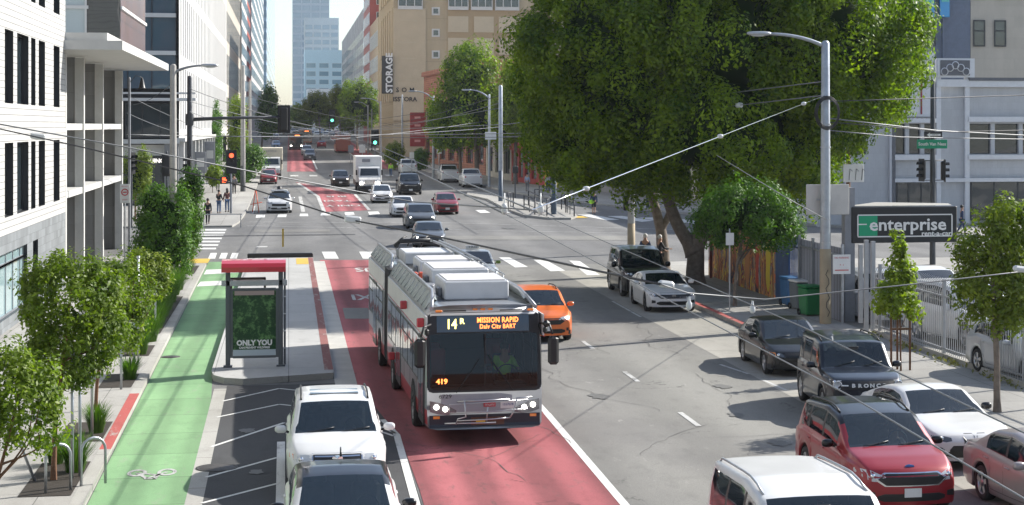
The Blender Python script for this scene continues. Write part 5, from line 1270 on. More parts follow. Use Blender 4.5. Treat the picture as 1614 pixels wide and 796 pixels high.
bus = thing('articulated_bus', 'long articulated silver and red trolleybus in the red lane with an orange lettered route sign', 'bus', bp, R(1.3))
body, SB = bus_section(0, 10.8, bus, front=True)
# front face pieces
def bp_f(cols, off, name, m, parent=bus, nz=5): return patch_f(SB, cols, off, nz=nz, res=.12).build(name, m, parent)
bp_f([(-1.20, .40, .66), (1.20, .40, .66)], .025, 'bumper', mat('bumper_dark', (.015, .02, .03), .4))
mb_ = patch_f(SB, [(-1.21, 2.37, 2.78), (-1.12, 2.37, 2.84), (1.12, 2.37, 2.84), (1.21, 2.37, 2.78)], .006, res=.12)
patch_f(SB, [(-1.21, 1.17, 1.26), (-1.12, 1.14, 1.26), (1.12, 1.14, 1.26), (1.21, 1.17, 1.26)], .006, res=.12, b=mb_)
for m in (1, -1): patch_f(SB, [(1.15 * m, 1.2, 2.45), (1.235 * m, 1.2, 2.45)], .006, b=mb_)
mb_.build('front_mask', BLACK, bus)
wsh = bp_f([(-1.18, 1.26, 2.36), (-1.10, 1.20, 2.38), (0, 1.18, 2.39), (1.10, 1.20, 2.38), (1.18, 1.26, 2.36)], .014, 'windshield', BUSG)
MB().box((0.02, SB.hit_f(0, 1.8) - .022, 1.79), (.028, .012, 1.18)).build('centre_post', BLACK, wsh)
sgn = bp_f([(-1.02, 2.42, 2.77), (1.0, 2.42, 2.77)], .02, 'destination_sign', SIGNBG)
yf = SB.hit_f(0, 2.6) - .034
text('14', .30, LEDY, sgn, (-.70, yf, 2.585), name='route_number', ext=.003, bold=.004, sx=.82); text('R', .17, LEDY, sgn, (-.47, yf, 2.65), name='route_letter', ext=.003, bold=.004)
text('MISSION RAPID', .155, LEDO, sgn, (.31, yf, 2.665), name='destination_lettering', ext=.003, bold=.004, sx=.80, track=1.08)
text('Daly City BART', .135, LEDO, sgn, (.31, yf, 2.525), name='destination_lettering', ext=.003, bold=.003, sx=.80, track=1.12)
yw = SB.hit_f(-.95, 1.35) - .03
text('419', .15, LEDO, wsh, (-.93, yw - .02, 1.38), name='run_number', ext=.003, bold=.005, sx=1.1)
text('6729', .125, BLACK, bus, (-.86, SB.hit_f(-.86, 1.05) - .04, 1.06), name='fleet_number', ext=.002, sx=1.15)
for m in (1, -1):
    h = bp_f([(.62 * m, .70, .76), (.80 * m, .66, .86), (1.0 * m, .68, .93), (1.19 * m, .74, .97)], .016, 'headlight', mat('bus_lens', (.16, .17, .18), .1, .3, coat=1))
    for x in (.86, 1.05):
        MB().lathe([(.055, .02), (.055, -.012), (0, -.02)], (x * m, SB.hit_f(x * m, .8) - .02, .79 + (x - .86) * .25), 'Y', 14).build('lamp', LAMP_ON, h)
    bp_f([(.98 * m, .585, .645), (1.12 * m, .585, .645)], .035, 'turn_signal', AMBER)
    MB().box((1.0 * m, .22, 2.90), (.16, .10, .05), bev=.02).build('marker_lamp', AMBER, bus)
    MB().box((.62 * m, SB.hit_f(.62 * m, 2.87) - .008, 2.87), (.5, .02, .025)).build('vent_slot', BLACK, bus)
for x in (-.17, 0, .17): MB().box((x, SB.hit_f(x, 2.90) - .01, 2.895), (.11, .06, .045), bev=.018).build('marker_lamp', AMBER, bus)
bp_f([(-.95, .72, 1.10), (.35, .72, 1.10), (.60, .78, 1.06)], .010, 'access_panel', SILV)
MB().box((.10, SB.hit_f(.1, .86) - .03, .87), (.26, .02, .10)).build('logo_panel', BUSRED, bus); text('muni', .09, BUSW, bus, (.10, SB.hit_f(.1, .86) - .045, .87), name='logo_lettering', sx=1.2)
pl = MB().box((.50, SB.hit_f(.5, .86) - .03, .86), (.32, .02, .16)).build('licence_plate', PLATE, bus); text('1557078', .07, mat('plate_blue', (.02, .05, .2), .6), pl, (.50, SB.hit_f(.5, .86) - .043, .86), name='plate_lettering')
bp_f([(-.30, .43, .60), (.42, .43, .60)], .034, 'tow_panel', mat('tow_panel', (.10, .04, .02), .6)); MB().box((-.1, SB.hit_f(0, .5) - .06, .51), (.2, .02, .10)).build('yellow_latch', mat('yellow', (.75, .5, .05), .5), bus)
# wipers
for x0, z0, x1, z1 in ((-.62, 1.14, -.15, 1.78), (.62, 1.16, .12, 1.86)):
    b = MB(); b.tube([(x0, SB.hit_f(x0, z0) - .05, z0), (x1, SB.hit_f(x1, z1) - .06, z1)], .013, 6); dx, dz = (x1 - x0) * .55, (z1 - z0) * .55
    b.tube([(x1 - dx * .9, SB.hit_f(x1, z1) - .03, z1 - dz), (x1 + dx * .15, SB.hit_f(x1, z1) - .03, z1 + dz * .2)], .016, 6); b.build('wiper', BLACK, bus)
# bike rack folded on the nose
b = MB(); y = -.10; STL = mat('rack_steel', (.45, .46, .47), .3, .9)
b.tube([(-.62, y + .05, .98), (.50, y + .05, 1.0)], .018, 6); b.tube([(-.66, y, .50), (-.62, y - .02, .62), (-.45, y - .03, .66), (-.48, y, 1.02)], .016, 6); b.tube([(-.62, y - .04, .58), (.1, y - .06, .60), (.50, y - .05, .62)], .016, 6)
b.tube([(.50, y - .05, .62), (.58, y - .02, .74), (.66, y, 1.03), (1.0, y + .05, 1.04)], .016, 6); b.tube([(-.80, y, .74), (.2, y - .03, .76), (.88, y, .80)], .014, 6); b.tube([(-.80, y, .74), (-.80, y + .06, .92), (.9, y + .06, .98)], .014, 6)
b.tube([(0, y, .55), (.02, y - .02, .86)], .018, 6); b.tube([(-.9, y + .02, .52), (.2, y - .03, .52)], .02, 6); b.build('bike_rack', STL, bus)
# mirrors
for m in (1, -1):
    b = MB(); b.tube([(1.18 * m, .15, 2.62), (1.36 * m, -.16, 2.60), (1.42 * m, -.20, 2.40)], .025, 6); b.box((1.44 * m, -.18, 2.05), (.24, .13, .62), bev=.06); b.box((1.28 * m, -.06, 2.48), (.1, .1, .16), bev=.04)
    if m > 0: b.box((1.30, -.1, 2.62), (.16, .16, .16), bev=.06)
    b.build('side_mirror', BLACK, bus)
# side windows, doors, panels on both flanks
def flank(y0, y1, z0, z1, sd, name, m, off=.008, parent=bus):
    x = 1.30 + off; b = MB(); xs0 = (x - .03 * 0) * sd
    def X(z): return sd * (1.295 + off - max(0, z - 1.3) * .012)
    b.add([(X(z0), y0, z0), (X(z0), y1, z0), (X(z1), y1, z1), (X(z1), y0, z1), (X(z0) - sd * .03, y0, z0), (X(z0) - sd * .03, y1, z0), (X(z1) - sd * .03, y1, z1), (X(z1) - sd * .03, y0, z1)], [(0, 1, 2, 3), (0, 4, 5, 1), (1, 5, 6, 2), (2, 6, 7, 3), (3, 7, 4, 0)])
    return b.build(name, m, parent)
WG = glass_mat('bus_side_glass', (.07, .09, .10), 0, .03, .1)
def side_kit(y0, ybase, sd, doors, parent, L):
    flank(y0 + .1, y0 + L - .1, 2.34, 2.80, sd, 'upper_band', BUSW, .006, parent); flank(y0 + .1, y0 + L - .1, 2.315, 2.335, sd, 'red_stripe', BUSRED, .012, parent)
    y = y0 + .55
    while y < y0 + L - .5:
        dr = next((d for d in doors if d[0] <= y - y0 < d[1]), None)
        if dr:
            a, c = y0 + dr[0], y0 + dr[1]; d_ = flank(a, c, .42, 2.28, sd, 'door', BLACK, .012, parent)
            mid = (a + c) / 2
            flank(a + .06, mid - .04, .62, 2.2, sd, 'pane', WG, .02, parent=d_); flank(mid + .04, c - .06, .62, 2.2, sd, 'pane', WG, .02, parent=d_); y = c + .08
        else:
            c = min(y + 1.25, y0 + L - .35); nx = [d[0] for d in doors if y - y0 < d[0] < c - y0]
            if nx: c = y0 + nx[0] - .06
            if c - y > .25:
                w_ = flank(y, c, 1.22, 2.24, sd, 'window', BLACK, .008, parent); flank(y + .05, c - .05, 1.27, 1.88, sd, 'pane', WG, .014, parent=w_); flank(y + .05, c - .05, 1.93, 2.2, sd, 'pane', WG, .014, parent=w_)
            y = c + .08
    for k in range(int(L / 1.6)): flank(y0 + .6 + 1.6 * k, y0 + .61 + 1.6 * k, .8, 1.2, sd, 'panel_joint', BLACK, .004, parent)
side_kit(0, 0, -1, [(.45, 1.65), (6.4, 7.8)], bus, 10.8); side_kit(0, 0, 1, [], bus, 10.8)
tm, mm = wheel_meshes(.48, 2, 'ten')
def bus_wheel(y, parent, turn=0):
    for sd in (1, -1):
        o = bpy.data.objects.new('wheel', tm); COL.objects.link(o); o.parent = parent; o.location = (sd * 1.17, y, .48); o.rotation_euler = (y, 0, (0 if sd > 0 else PI)); q = bpy.data.objects.new('rim', mm); COL.objects.link(q); q.parent = o
        b = MB(); vs = [(sd * 1.306, y + .62 * math.cos(t), .48 + .62 * math.sin(t)) for t in np.linspace(-.25, PI + .25, 14)]
        b.add([(sd * 1.306, y, .48)] + vs, [(0, i, i + 1) for i in range(1, 14)]); b.build('wheel_arch', DARK, parent, fix=False)
        o.location.x = sd * 1.21
bus_wheel(2.9, bus); bus_wheel(8.8, bus)
for y, z in ((.35, 2.65), (4.6, 2.62), (8.2, .95)): MB().box((-1.38, y, z), (.16, .10, .20), bev=.02).build('side_lamp', BUSRED, bus)
# roof kit
def roof_kit(y0, y1, parent, taper=False):
    for sd in (1, -1):
        b = MB(); yy = list(np.arange(y0, y1, .9)) + [y1]
        for a, c in zip(yy[:-1], yy[1:]):
            e = .03; h0 = .26 if not (taper and a < y0 + .5) else .14; h1 = .26
            b.add([(sd * 1.22, a + e, 2.88), (sd * 1.22, c - e, 2.88), (sd * 1.0, c - e, 2.95 + h1), (sd * 1.0, a + e, 2.95 + h0), (sd * 1.18, a + e, 2.88), (sd * 1.18, c - e, 2.88), (sd * .96, c - e, 2.93 + h1), (sd * .96, a + e, 2.93 + h0)], [(0, 1, 2, 3), (7, 6, 5, 4), (0, 4, 5, 1), (2, 6, 7, 3)])
        o = b.build('roof_fairing', FAIR, parent)
        b = MB(); b.tube([(sd * 1.14, y0 - .5, 2.94), (sd * 1.06, y0 + .1, 3.09), (sd * .99, y0 + .8, 3.22), (sd * .99, y1, 3.22)], .045, 8)
        for a in yy: b.tube([(sd * 1.23, a, 2.88), (sd * 1.0, a, 3.19)], .016, 5)
        b.build('fairing_rail', SILV, parent)
roof_kit(.9, 10.6, bus, True)
BOXM = mat('roof_unit_white', (.55, .56, .57), .4, vary=.07, scale=2)
for (y, d, w_, h) in ((2.6, 2.0, 1.46, .42), (5.9, 2.2, 1.40, .44), (9.0, 1.8, 1.35, .40)):
    o = MB().box((.0, y, 3.0 + h / 2), (w_, d, h), bev=.03).build('roof_unit', BOXM, bus); 
    MB().box((0, y, 3.0 + h + .012), (w_ - .16, d - .16, .02)).build('unit_lid', BUSW, o)
    MB().box((-w_ / 2 - .05, y - .3, 3.14), (.1, .5, .2), bev=.02).build('unit_bracket', GREYP, o)
for x, y in ((-.8, 4.3), (-.75, 4.6), (.82, 4.2), (.8, 7.6), (-.8, 7.5)): MB().box((x, y, 3.06), (.22, .4, .14), bev=.03).build('roof_junction_box', GREYP, bus)
for x in (-.86, -.7): MB().box((x, 7.3, 3.1), (.13, .2, .16), bev=.02).build('red_isolator', mat('insulator_red', (.6, .10, .05), .5), bus)
b = MB()
for y in (3.4, 4.6, 7.2, 8.0): b.tube([(.85, y, 3.0), (.85, y, 3.42)], .02, 5)
b.tube([(.85, 3.2, 3.42), (.85, 8.2, 3.42)], .018, 5); b.build('catwalk_rail', STEEL, bus)
# joint and rear section, swung slightly
joint = MB()
for k in range(7):
    y = 10.85 + k * .18; w_ = 1.27 if k % 2 == 0 else 1.18; joint.box((0, y, 1.7), (2 * w_, .12, 2.55))
joint.build('bellows', BELLOWS, bus)
rear = bpy.data.objects.new('rear_section', None); COL.objects.link(rear); rear.parent = bus; rear.location = (0, 11.9, 0); rear.rotation_euler = (0, 0, R(.3))
rb, _ = bus_section(0, 6.3, rear, rear=True)
side_kit(0, 0, -1, [(2.9, 4.2)], rear, 6.3); side_kit(0, 0, 1, [], rear, 6.3); bus_wheel(1.6, rear); roof_kit(.1, 6.0, rear)
MB().box((-.0, 1.2, 3.17), (1.4, 1.9, .34), bev=.03).build('roof_unit', BOXM, rear)
fb = MB().box((0, 3.1, 3.12), (1.3, 1.2, .24), bev=.03).build('fan_tray', GREYP, rear)
for x in (-.38, .38): MB().lathe([(.25, 0), (.25, .05), (.1, .07), (0, .07)], (x, 3.1, 3.24), 'Z', 16).build('fan', BLACK, fb)
b = MB(); b.tube([(-.55, 5.2, 3.2), (-.4, 5.1, 3.35), (.5, 4.9, 3.38)], .07, 8)
for x in (-.5, -.2, .2): b.tube([(x, 5.3, 3.05), (x + .1, 5.1, 3.4), (x + .3, 5.3, 3.5)], .03, 6)
b.build('pole_base', BLACK, rear)
for k, x in enumerate((.62, .80)):
    b = MB(); b.tube([(x, 5.0, 3.34), (x, 1.2, 3.40), (x + .02, -4.6, 3.43)], [.045, .04, .028], 8); b.build('trolley_pole', STEEL, rear)
# cab interior
b = MB(); b.box((0, .75, 1.05), (2.3, .7, .3), bev=.08); b.box((.6, .62, 1.24), (.7, .3, .14), bev=.04); b.build('dashboard', DASHM, bus)
b = MB(); b.box((0, 5, .9), (2.4, 9, .05)); b.box((0, 9.6, 1.7), (2.4, .05, 1.6)); b.build('cab_floor', DARK, bus)
b = MB(); b.tube([(.6 + .24 * math.cos(t), .88 + .10 * math.sin(t), 1.42 + .2 * math.sin(t)) for t in np.linspace(0, 2 * PI, 19)], .016, 6, cap=False); b.tube([(.6, .88, 1.42), (.6, .7, 1.2)], .04, 6); b.build('steering_wheel', BLACK, bus)
for x, y in ((.6, 1.5), (-.8, 2.6), (.8, 3.2), (-.8, 3.8), (.8, 4.4)):
    b = MB(); b.box((x, y, 1.1), (.48, .46, .12), bev=.04); b.box((x, y + .25, 1.45), (.46, .1, .65), bev=.04); b.build('seat', UNIF if x == .6 else BUSRED, bus)
# ================================================================== PEOPLE
def skin_mesh(name, J, E, m, parent, sub=1, smooth=True):
    """J: {name: ((x,y,z), r or (rx,ry))}; E: edges; one continuous skinned surface, baked to a mesh"""
    names = list(J); me = bpy.data.meshes.new(name); me.from_pydata([J[n][0] for n in names], [(names.index(a), names.index(b)) for a, b in E], [])
    o = bpy.data.objects.new(name, me); COL.objects.link(o); md = o.modifiers.new('skin', 'SKIN'); md.use_smooth_shade = smooth
    sl_ = me.skin_vertices[0].data
    for i, n in enumerate(names):
        r = J[n][1]; sl_[i].radius = r if isinstance(r, tuple) else (r, r); sl_[i].use_root = (i == 0)
    sb_ = o.modifiers.new('sub', 'SUBSURF'); sb_.levels = sb_.render_levels = sub
    bpy.context.view_layer.update()
    m2 = bpy.data.meshes.new_from_object(o.evaluated_get(bpy.context.evaluated_depsgraph_get())); o.modifiers.clear(); o.data = m2; m2.materials.clear(); m2.materials.append(m)
    m2.polygons.foreach_set('use_smooth', [True] * len(m2.polygons)); o.parent = parent; return o
CL = {}
def cloth(n, c): 
    if n not in CL: CL[n] = mat('cloth_' + n, c, .8, vary=.15, scale=6)
    return CL[n]
HAIRM = {'dark': mat('hair_dark', (.02, .015, .012), .6), 'white': mat('hair_white', (.55, .54, .52), .6), 'grey': mat('hair_grey', (.2, .19, .18), .6)}
def person(label, loc, rz, top, bottom, hair='dark', h=1.72, stride=0.0, arm=(0.0, 0.0), bend=(0.1, 0.1), seated=False, long_hair=False, shorts=False, sleeves=True, group=None, extra=None, lean=0.0):
    root = thing('person', label, 'person', loc, rz, group, h / 1.72)
    J = {}; z0 = -.42 if seated else 0
    J['pelvis'] = ((0, 0, .95 + z0), (.145, .10)); J['waist'] = ((0, -lean * .3, 1.10 + z0), (.125, .09)); J['chest'] = ((0, -lean * .7, 1.32 + z0), (.155, .105)); J['neck'] = ((0, -lean, 1.47 + z0), .058); J['head0'] = ((0, -lean - .01, 1.56 + z0), .078); J['head1'] = ((0, -lean - .015, 1.66 + z0), .088)
    J['nose'] = ((0, -lean - .112, 1.595 + z0), .012)
    E = [('pelvis', 'waist'), ('waist', 'chest'), ('chest', 'neck'), ('neck', 'head0'), ('head0', 'head1'), ('head0', 'nose')]
    for i, sd in enumerate((1, -1)):
        a = arm[i]; s_ = '%d' % i
        sh = Vector((sd * .175, -lean * .85, 1.40 + z0)); el = sh + Vector((sd * .05, -.27 * math.sin(a), -.27 * math.cos(a))); f = a + bend[i]; wr = el + Vector((sd * (-.06 if bend[i] > .8 else .01), -.25 * math.sin(f), -.25 * math.cos(f)))
        J['sh' + s_] = (tuple(sh), .055); J['el' + s_] = (tuple(el), .042); J['wr' + s_] = (tuple(wr), .028)
        d = Vector((0, -math.sin(f), -math.cos(f))); pm = wr + d * .06; J['pa' + s_] = (tuple(pm), (.036, .018))
        E += [('chest', 'sh' + s_), ('sh' + s_, 'el' + s_), ('el' + s_, 'wr' + s_), ('wr' + s_, 'pa' + s_)]
        nrm = d.cross(Vector((1, 0, 0)))
        for k, (o_, ln) in enumerate(((-.027, .07), (-.009, .08), (.009, .075), (.027, .06))):
            t0 = pm + nrm * 0 + Vector((0, 0, 0)) + d.cross(Vector((sd, 0, 0))) * o_; J['f%d%s' % (k, s_)] = (tuple(t0 + d * .03), .009); J['g%d%s' % (k, s_)] = (tuple(t0 + d * (.03 + ln) + Vector((-sd * .02, 0, 0))), .007)
            E += [('pa' + s_, 'f%d%s' % (k, s_)), ('f%d%s' % (k, s_), 'g%d%s' % (k, s_))]
        tb = wr + d * .03 + Vector((0, -.035, 0)); J['th' + s_] = (tuple(tb + d * .04), .010); E.append(('wr' + s_, 'th' + s_))
        st = stride * (1 if i == 0 else -1)
        if seated: hp, kn, an = (sd * .09, -.05, .52), (sd * .13, -.45, .55), (sd * .13, -.45, .12)
        else: hp, kn, an = (sd * .09, 0, .88), (sd * .10, -.42 * math.sin(st) - .02, .50 + .02 * abs(st)), (sd * .10, -.80 * math.sin(st) + (.05 if st < 0 else 0) + .02, .09 + (.06 if st < -.1 else 0))
        J['hp' + s_] = (hp, .088); J['kn' + s_] = (kn, .058); J['an' + s_] = (an, .040)
        E += [('pelvis', 'hp' + s_), ('hp' + s_, 'kn' + s_), ('kn' + s_, 'an' + s_)]
        J['to' + s_] = ((an[0] + sd * .02, an[1] - .15, an[2] - .05), (.038, .025)); E.append(('an' + s_, 'to' + s_))
    skin_mesh('body', J, E, SKIN, root)
    def grow(keys, edges, k, m, name): 
        JJ = {n: (J[n][0], tuple(v + k for v in (J[n][1] if isinstance(J[n][1], tuple) else (J[n][1],) * 2))) for n in keys}; return skin_mesh(name, JJ, edges, m, root)
    tk = ['pelvis', 'waist', 'chest', 'sh0', 'sh1', 'el0', 'el1'] + (['wr0', 'wr1'] if sleeves else []); te = [e for e in E if e[0] in tk and e[1] in tk]
    J['el0'], J['el1'] = J['el0'], J['el1']; grow(tk, te, .018, top, 'jacket')
    lk = ['pelvis', 'hp0', 'hp1', 'kn0', 'kn1'] + ([] if shorts else ['an0', 'an1']); le = [e for e in E if e[0] in lk and e[1] in lk]
    grow(lk, le, .014, bottom, 'trousers')
    for s_ in '01':
        a = J['an' + s_][0]; b = MB(); b.ell((a[0], a[1] - .06, a[2] - .045), (.048, .14, .045), 10); b.build('shoe', BLACK, root)
    hx = J['head1'][0]; b = MB(); b.ell((0, hx[1] + .018, hx[2] + .022), (.098, .105, .105), 12)
    if long_hair: b.ell((0, hx[1] + .07, hx[2] - .13), (.10, .06, .17), 10)
    b.build('hair', HAIRM[hair], root)
    b = MB()
    for sd in (1, -1): b.ell((sd * .032, J['head0'][0][1] - .086, J['head0'][0][2] + .065), (.012, .008, .008), 6)
    b.build('eyes', BLACK, root)
    b = MB()
    for sd in (1, -1): b.ell((sd * .088, J['head0'][0][1] + .005, J['head0'][0][2] + .045), (.012, .02, .03), 6)
    b.build('ears', SKIN, root)
    b = MB().ell((0, J['head0'][0][1] - .082, J['head0'][0][2] - .01), (.025, .008, .007), 6); b.build('mouth', mat('lips', (.3, .1, .08), .5), root)
    return root, J
def pat_(px, py, h=0): q = at(px, py); return (q.x, q.y, gz(q.y) + h)
blk = cloth('black', (.012, .012, .015)); jean = cloth('denim', (.05, .10, .20)); navy = cloth('navy', (.02, .04, .10)); brn = cloth('maroon', (.10, .03, .03)); gry = cloth('grey', (.18, .18, .19)); khk = cloth('khaki', (.3, .25, .17)); hv = cloth('hi_vis', (.42, .80, .06))
person('person in black clothes walking on the far left corner, nearest the crosswalk', pat_(327.5, 357, SW), R(170), blk, blk, stride=.12, arm=(.1, -.1))
person('person in dark jacket and blue jeans standing on the far left corner', pat_(345, 339, SW), R(150), blk, jean, arm=(.3, .2), bend=(.9, .6))
person('person with long hair, maroon top and jeans beside the signal pole', pat_(358, 337, SW), R(-160), brn, jean, long_hair=True, arm=(.2, .4), bend=(.3, 1.0), h=1.75)
person('person in black walking away up the left sidewalk by the flowers', pat_(343.5, 303, SW), R(180), blk, blk, stride=.3, h=1.8)
person('person standing in the shade behind the signal pole on the left', pat_(369, 308, SW), R(180), gry, blk)
r_, J_ = person('person in shorts crossing with a bright green bag, seen under the big tree', pat_(936, 338.5), R(165), navy, blk, stride=.35, shorts=True, h=1.78, arm=(.3, -.2))
b = MB(); b.ell((.16, .16, .98), (.22, .13, .15), 12, 0, .8); b.tube([(.16, .1, 1.1), (.1, 0, 1.44), (-.1, -.08, 1.30)], .012, 5); tag(b.build('shoulder_bag', hv), 'bright green shoulder bag carried across the far road', 'bag'); bg_ = COL.objects['shoulder_bag']; bg_.location = r_.location; bg_.rotation_euler = r_.rotation_euler
person('white-haired person in navy jacket behind the black boxy SUV', pat_(1017, 436, SW), R(175), navy, gry, hair='white', h=1.78, arm=(.3, .3), bend=(.5, .5))
person('person in black with white hair beside the left big tree trunk', pat_(1040, 437, SW), R(100), blk, blk, hair='white', h=1.75, arm=(.3, .5), bend=(.9, 1.0))
person('person in dark blue walking in front of the grey showroom right of the sign', (on_y(1516, 107), 107, .13), R(80), navy, navy, stride=.3, h=1.78)
person('worker in hi-vis jacket walking between the truck and the furthest white pickup', pat_(616, 279), R(170), hv, jean, stride=.25)
person('person in white standing at the right corner in front of the red shopfront', pat_(863, 305, SW), R(20), cloth('white', (.5, .5, .5)), jean)
person('person in dark clothes standing at the right corner beside another person', pat_(868, 304, SW), R(-30), navy, jean)
person('person pushing a bicycle near the yellow shopfront', pat_(915, 311, SW), R(90), blk, gry, stride=.2)
person('person beside the red parking post on the right far sidewalk', pat_(831, 304, SW), R(150), cloth('bluewhite', (.3, .38, .5)), gry)
dl = bus.matrix_basis @ Vector((.60, 1.42, .72))
drv, _ = person('bus driver in a bright green vest seated behind the windshield', dl, R(1.3), hv, blk, seated=True, arm=(.9, .9), bend=(.7, .7))
drv2, _ = person('driver at the wheel of the bright red crossover', Vector((at(1439, 818).x + .37, at(1439, 818).y + 2.15, .06)), 0, gry, blk, seated=True, arm=(.8, .8), bend=(.6, .6), h=1.65)

# ================================================================== TREES
rng = np.random.default_rng(5)
BARK = mat('bark_grey', (.16, .13, .105), .9, vary=.35, scale=5, bump=.8, bscale=9); BARKR = mat('bark_brown', (.15, .075, .04), .9, vary=.3, scale=6, bump=.6, bscale=12)
L_FICUS = leaf_mat('ficus_leaves', (.012, .055, .006), (.26, .34, .014), .40, .9)
L_NEAR = leaf_mat('glossy_leaves', (.042, .085, .012), (.21, .27, .028), .36, 2.0)
L_LIGHT = leaf_mat('yellow_green_leaves', (.09, .14, .012), (.26, .32, .025), .38, 2.0)
L_OLIVE = leaf_mat('olive_leaves', (.06, .105, .014), (.23, .27, .025), .30, 2.0)
L_GRASS = leaf_mat('grass_blades', (.035, .085, .012), (.10, .18, .03), .35, 3.0)
L_CONE = leaf_mat('dense_green_leaves', (.025, .085, .012), (.12, .22, .02), .28, 2.0)
def leaves_obj(name, P, Nn, size, m, parent, ratio=.5, fold=.25, jit=.35, tip=None):
    """many separate leaf faces at points P facing Nn"""
    n = len(P); a = rng.normal(size=(n, 3)); t = np.cross(Nn, a); t /= np.linalg.norm(t, axis=1)[:, None] + 1e-9; bt = np.cross(Nn, t)
    s = size * (1 + jit * rng.uniform(-1, 1, n))[:, None]
    V = np.empty((n, 4, 3)); V[:, 0] = P - t * s * .5; V[:, 1] = P + bt * s * ratio * .5 + Nn * s * fold * .2; V[:, 2] = P + t * s * .5; V[:, 3] = P - bt * s * ratio * .5 + Nn * s * fold * .2
    me = bpy.data.meshes.new(name); me.vertices.add(4 * n); me.vertices.foreach_set('co', V.ravel()); me.loops.add(4 * n); me.loops.foreach_set('vertex_index', np.arange(4 * n, dtype=np.int32))
    me.polygons.add(n); me.polygons.foreach_set('loop_start', np.arange(0, 4 * n, 4, dtype=np.int32)); me.polygons.foreach_set('loop_total', np.full(n, 4, dtype=np.int32))
    me.update(calc_edges=True); me.materials.append(m)
    if tip is not None: at_ = me.attributes.new('tip', 'FLOAT', 'FACE'); at_.data.foreach_set('value', tip.astype(np.float32))
    o = bpy.data.objects.new(name, me); COL.objects.link(o); o.parent = parent; return o
def crown(blobs, n, size, m, parent, clump=.6, nclump=150, ratio=.5, up=.35, name='crown', core=True, shell=.12, ball=.7, corem=None, inner=.72):
    """blobs: (centre, radii) in the parent's frame; leaves gather in clumps near the blobs' skin"""
    C = np.array([b[0] for b in blobs], float); Rr = np.array([b[1] for b in blobs], float)
    wgt = np.prod(Rr, axis=1) ** (2 / 3); wgt /= wgt.sum(); pts = []; dirs = []
    while len(pts) < nclump:
        k = rng.choice(len(blobs), p=wgt); d = rng.normal(size=3); d /= np.linalg.norm(d); d[2] = d[2] if rng.random() < .85 else abs(d[2])
        rad = 1 + rng.normal() * shell - (.35 * rng.random() if rng.random() < .25 else 0); p = C[k] + d * Rr[k] * rad
        ins = (((p - C) / Rr) ** 2).sum(1); ins[k] = 9
        if (ins < inner).any(): continue
        pts.append(p); nd = d / Rr[k]; dirs.append(nd / np.linalg.norm(nd))
    pts = np.array(pts); dirs = np.array(dirs); cs = clump * rng.uniform(.55, 1.35, nclump)
    idx = rng.integers(0, nclump, n); g = rng.normal(size=(n, 3)); g /= np.linalg.norm(g, axis=1)[:, None]
    rr = rng.uniform(.12, 1, n) ** .4; P = pts[idx] + g * (rr * cs[idx])[:, None] * np.array([1, 1, 1.25])
    Nn = g * ball + dirs[idx] * .35 + np.array([0, 0, up]) + rng.normal(size=(n, 3)) * .38; Nn /= np.linalg.norm(Nn, axis=1)[:, None]
    out_ = (g * dirs[idx]).sum(1) * .5 + g[:, 2] * .5; tp = np.clip((rr * (.5 + .5 * out_) - .45) * 1.3, 0, .7) + rng.uniform(-.08, .08, nclump)[idx]
    o = leaves_obj(name, P, Nn, size, m, parent, ratio, tip=tp)
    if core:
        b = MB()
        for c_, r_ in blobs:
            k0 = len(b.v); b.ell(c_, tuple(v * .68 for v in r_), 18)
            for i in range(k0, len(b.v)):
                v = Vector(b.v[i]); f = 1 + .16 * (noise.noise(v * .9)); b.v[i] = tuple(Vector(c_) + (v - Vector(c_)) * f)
        b.build('dark_crown_core', mat('dark_crown_core', (.012, .030, .007), .9, spec=.1), o, fix=False)  # solid dark core added inside the crown to block light
    return o
def limb(b, pts, r0, r1, n=9, wob=.06):
    P = []; K = 8; pts = [Vector(p) for p in pts]; seg = len(pts) - 1
    for i in range(K * seg + 1):
        t = i / K; j = min(int(t), seg - 1); f = t - j; a = pts[max(j - 1, 0)]; p1, p2 = pts[j], pts[j + 1]; d = pts[min(j + 2, seg)]
        q = .5 * ((2 * p1) + (p2 - a) * f + (2 * a - 5 * p1 + 4 * p2 - d) * f * f + (3 * p1 - a - 3 * p2 + d) * f ** 3)
        P.append(q + Vector((noise.noise(q * 1.3), noise.noise(q * 1.3 + Vector((9, 0, 0))), 0)) * wob)
    m = len(P) - 1; b.tube(P, [(r0 + (r1 - r0) * (i / m) ** .8) * (1.35 - .35 * min(i / 3, 1) if i < 3 else 1) for i in range(m + 1)], n)
def G(px, py, h=SW): q = at(px, py); return Vector((q.x, q.y, gz(q.y) + h))
# big twin-trunk ficus
base = G(1096, 452); tr = thing('street_tree', 'huge dense dark green tree with yellow-green sunlit crown over the right sidewalk', 'tree', base)
def rel(px, py, dy=0.0):     # a point in the plane through the tree base (plus dy), relative to the base
    Y = base.y + dy; X = on_y(px, Y); return (X - base.x, dy, zz(py, X, Y) - base.z)
D_ = 38.0
bl = [(rel(1000, 95), (4.7, 5.2, 5.2)), (rel(945, 170, 1), (3.0, 4.2, 2.8)), (rel(1120, 40), (5.8, 6, 5.2)), (rel(1110, 190, -1), (5.0, 5, 2.9)), (rel(1265, 60), (5.0, 5.4, 4.3)), (rel(1328, 85), (2.5, 4.0, 2.8)), (rel(1230, 215), (3.0, 3.4, 2.8)), (rel(1180, -60), (5.5, 5.5, 3.5)), (rel(888, 215, 1), (1.5, 2.4, 1.5)), (rel(1270, 270, 2), (1.3, 1.6, 1.4))]
crown(bl, 270000, .18, L_FICUS, tr, .80, 900, .55, shell=.075, ball=1.15, up=.22, inner=.60)
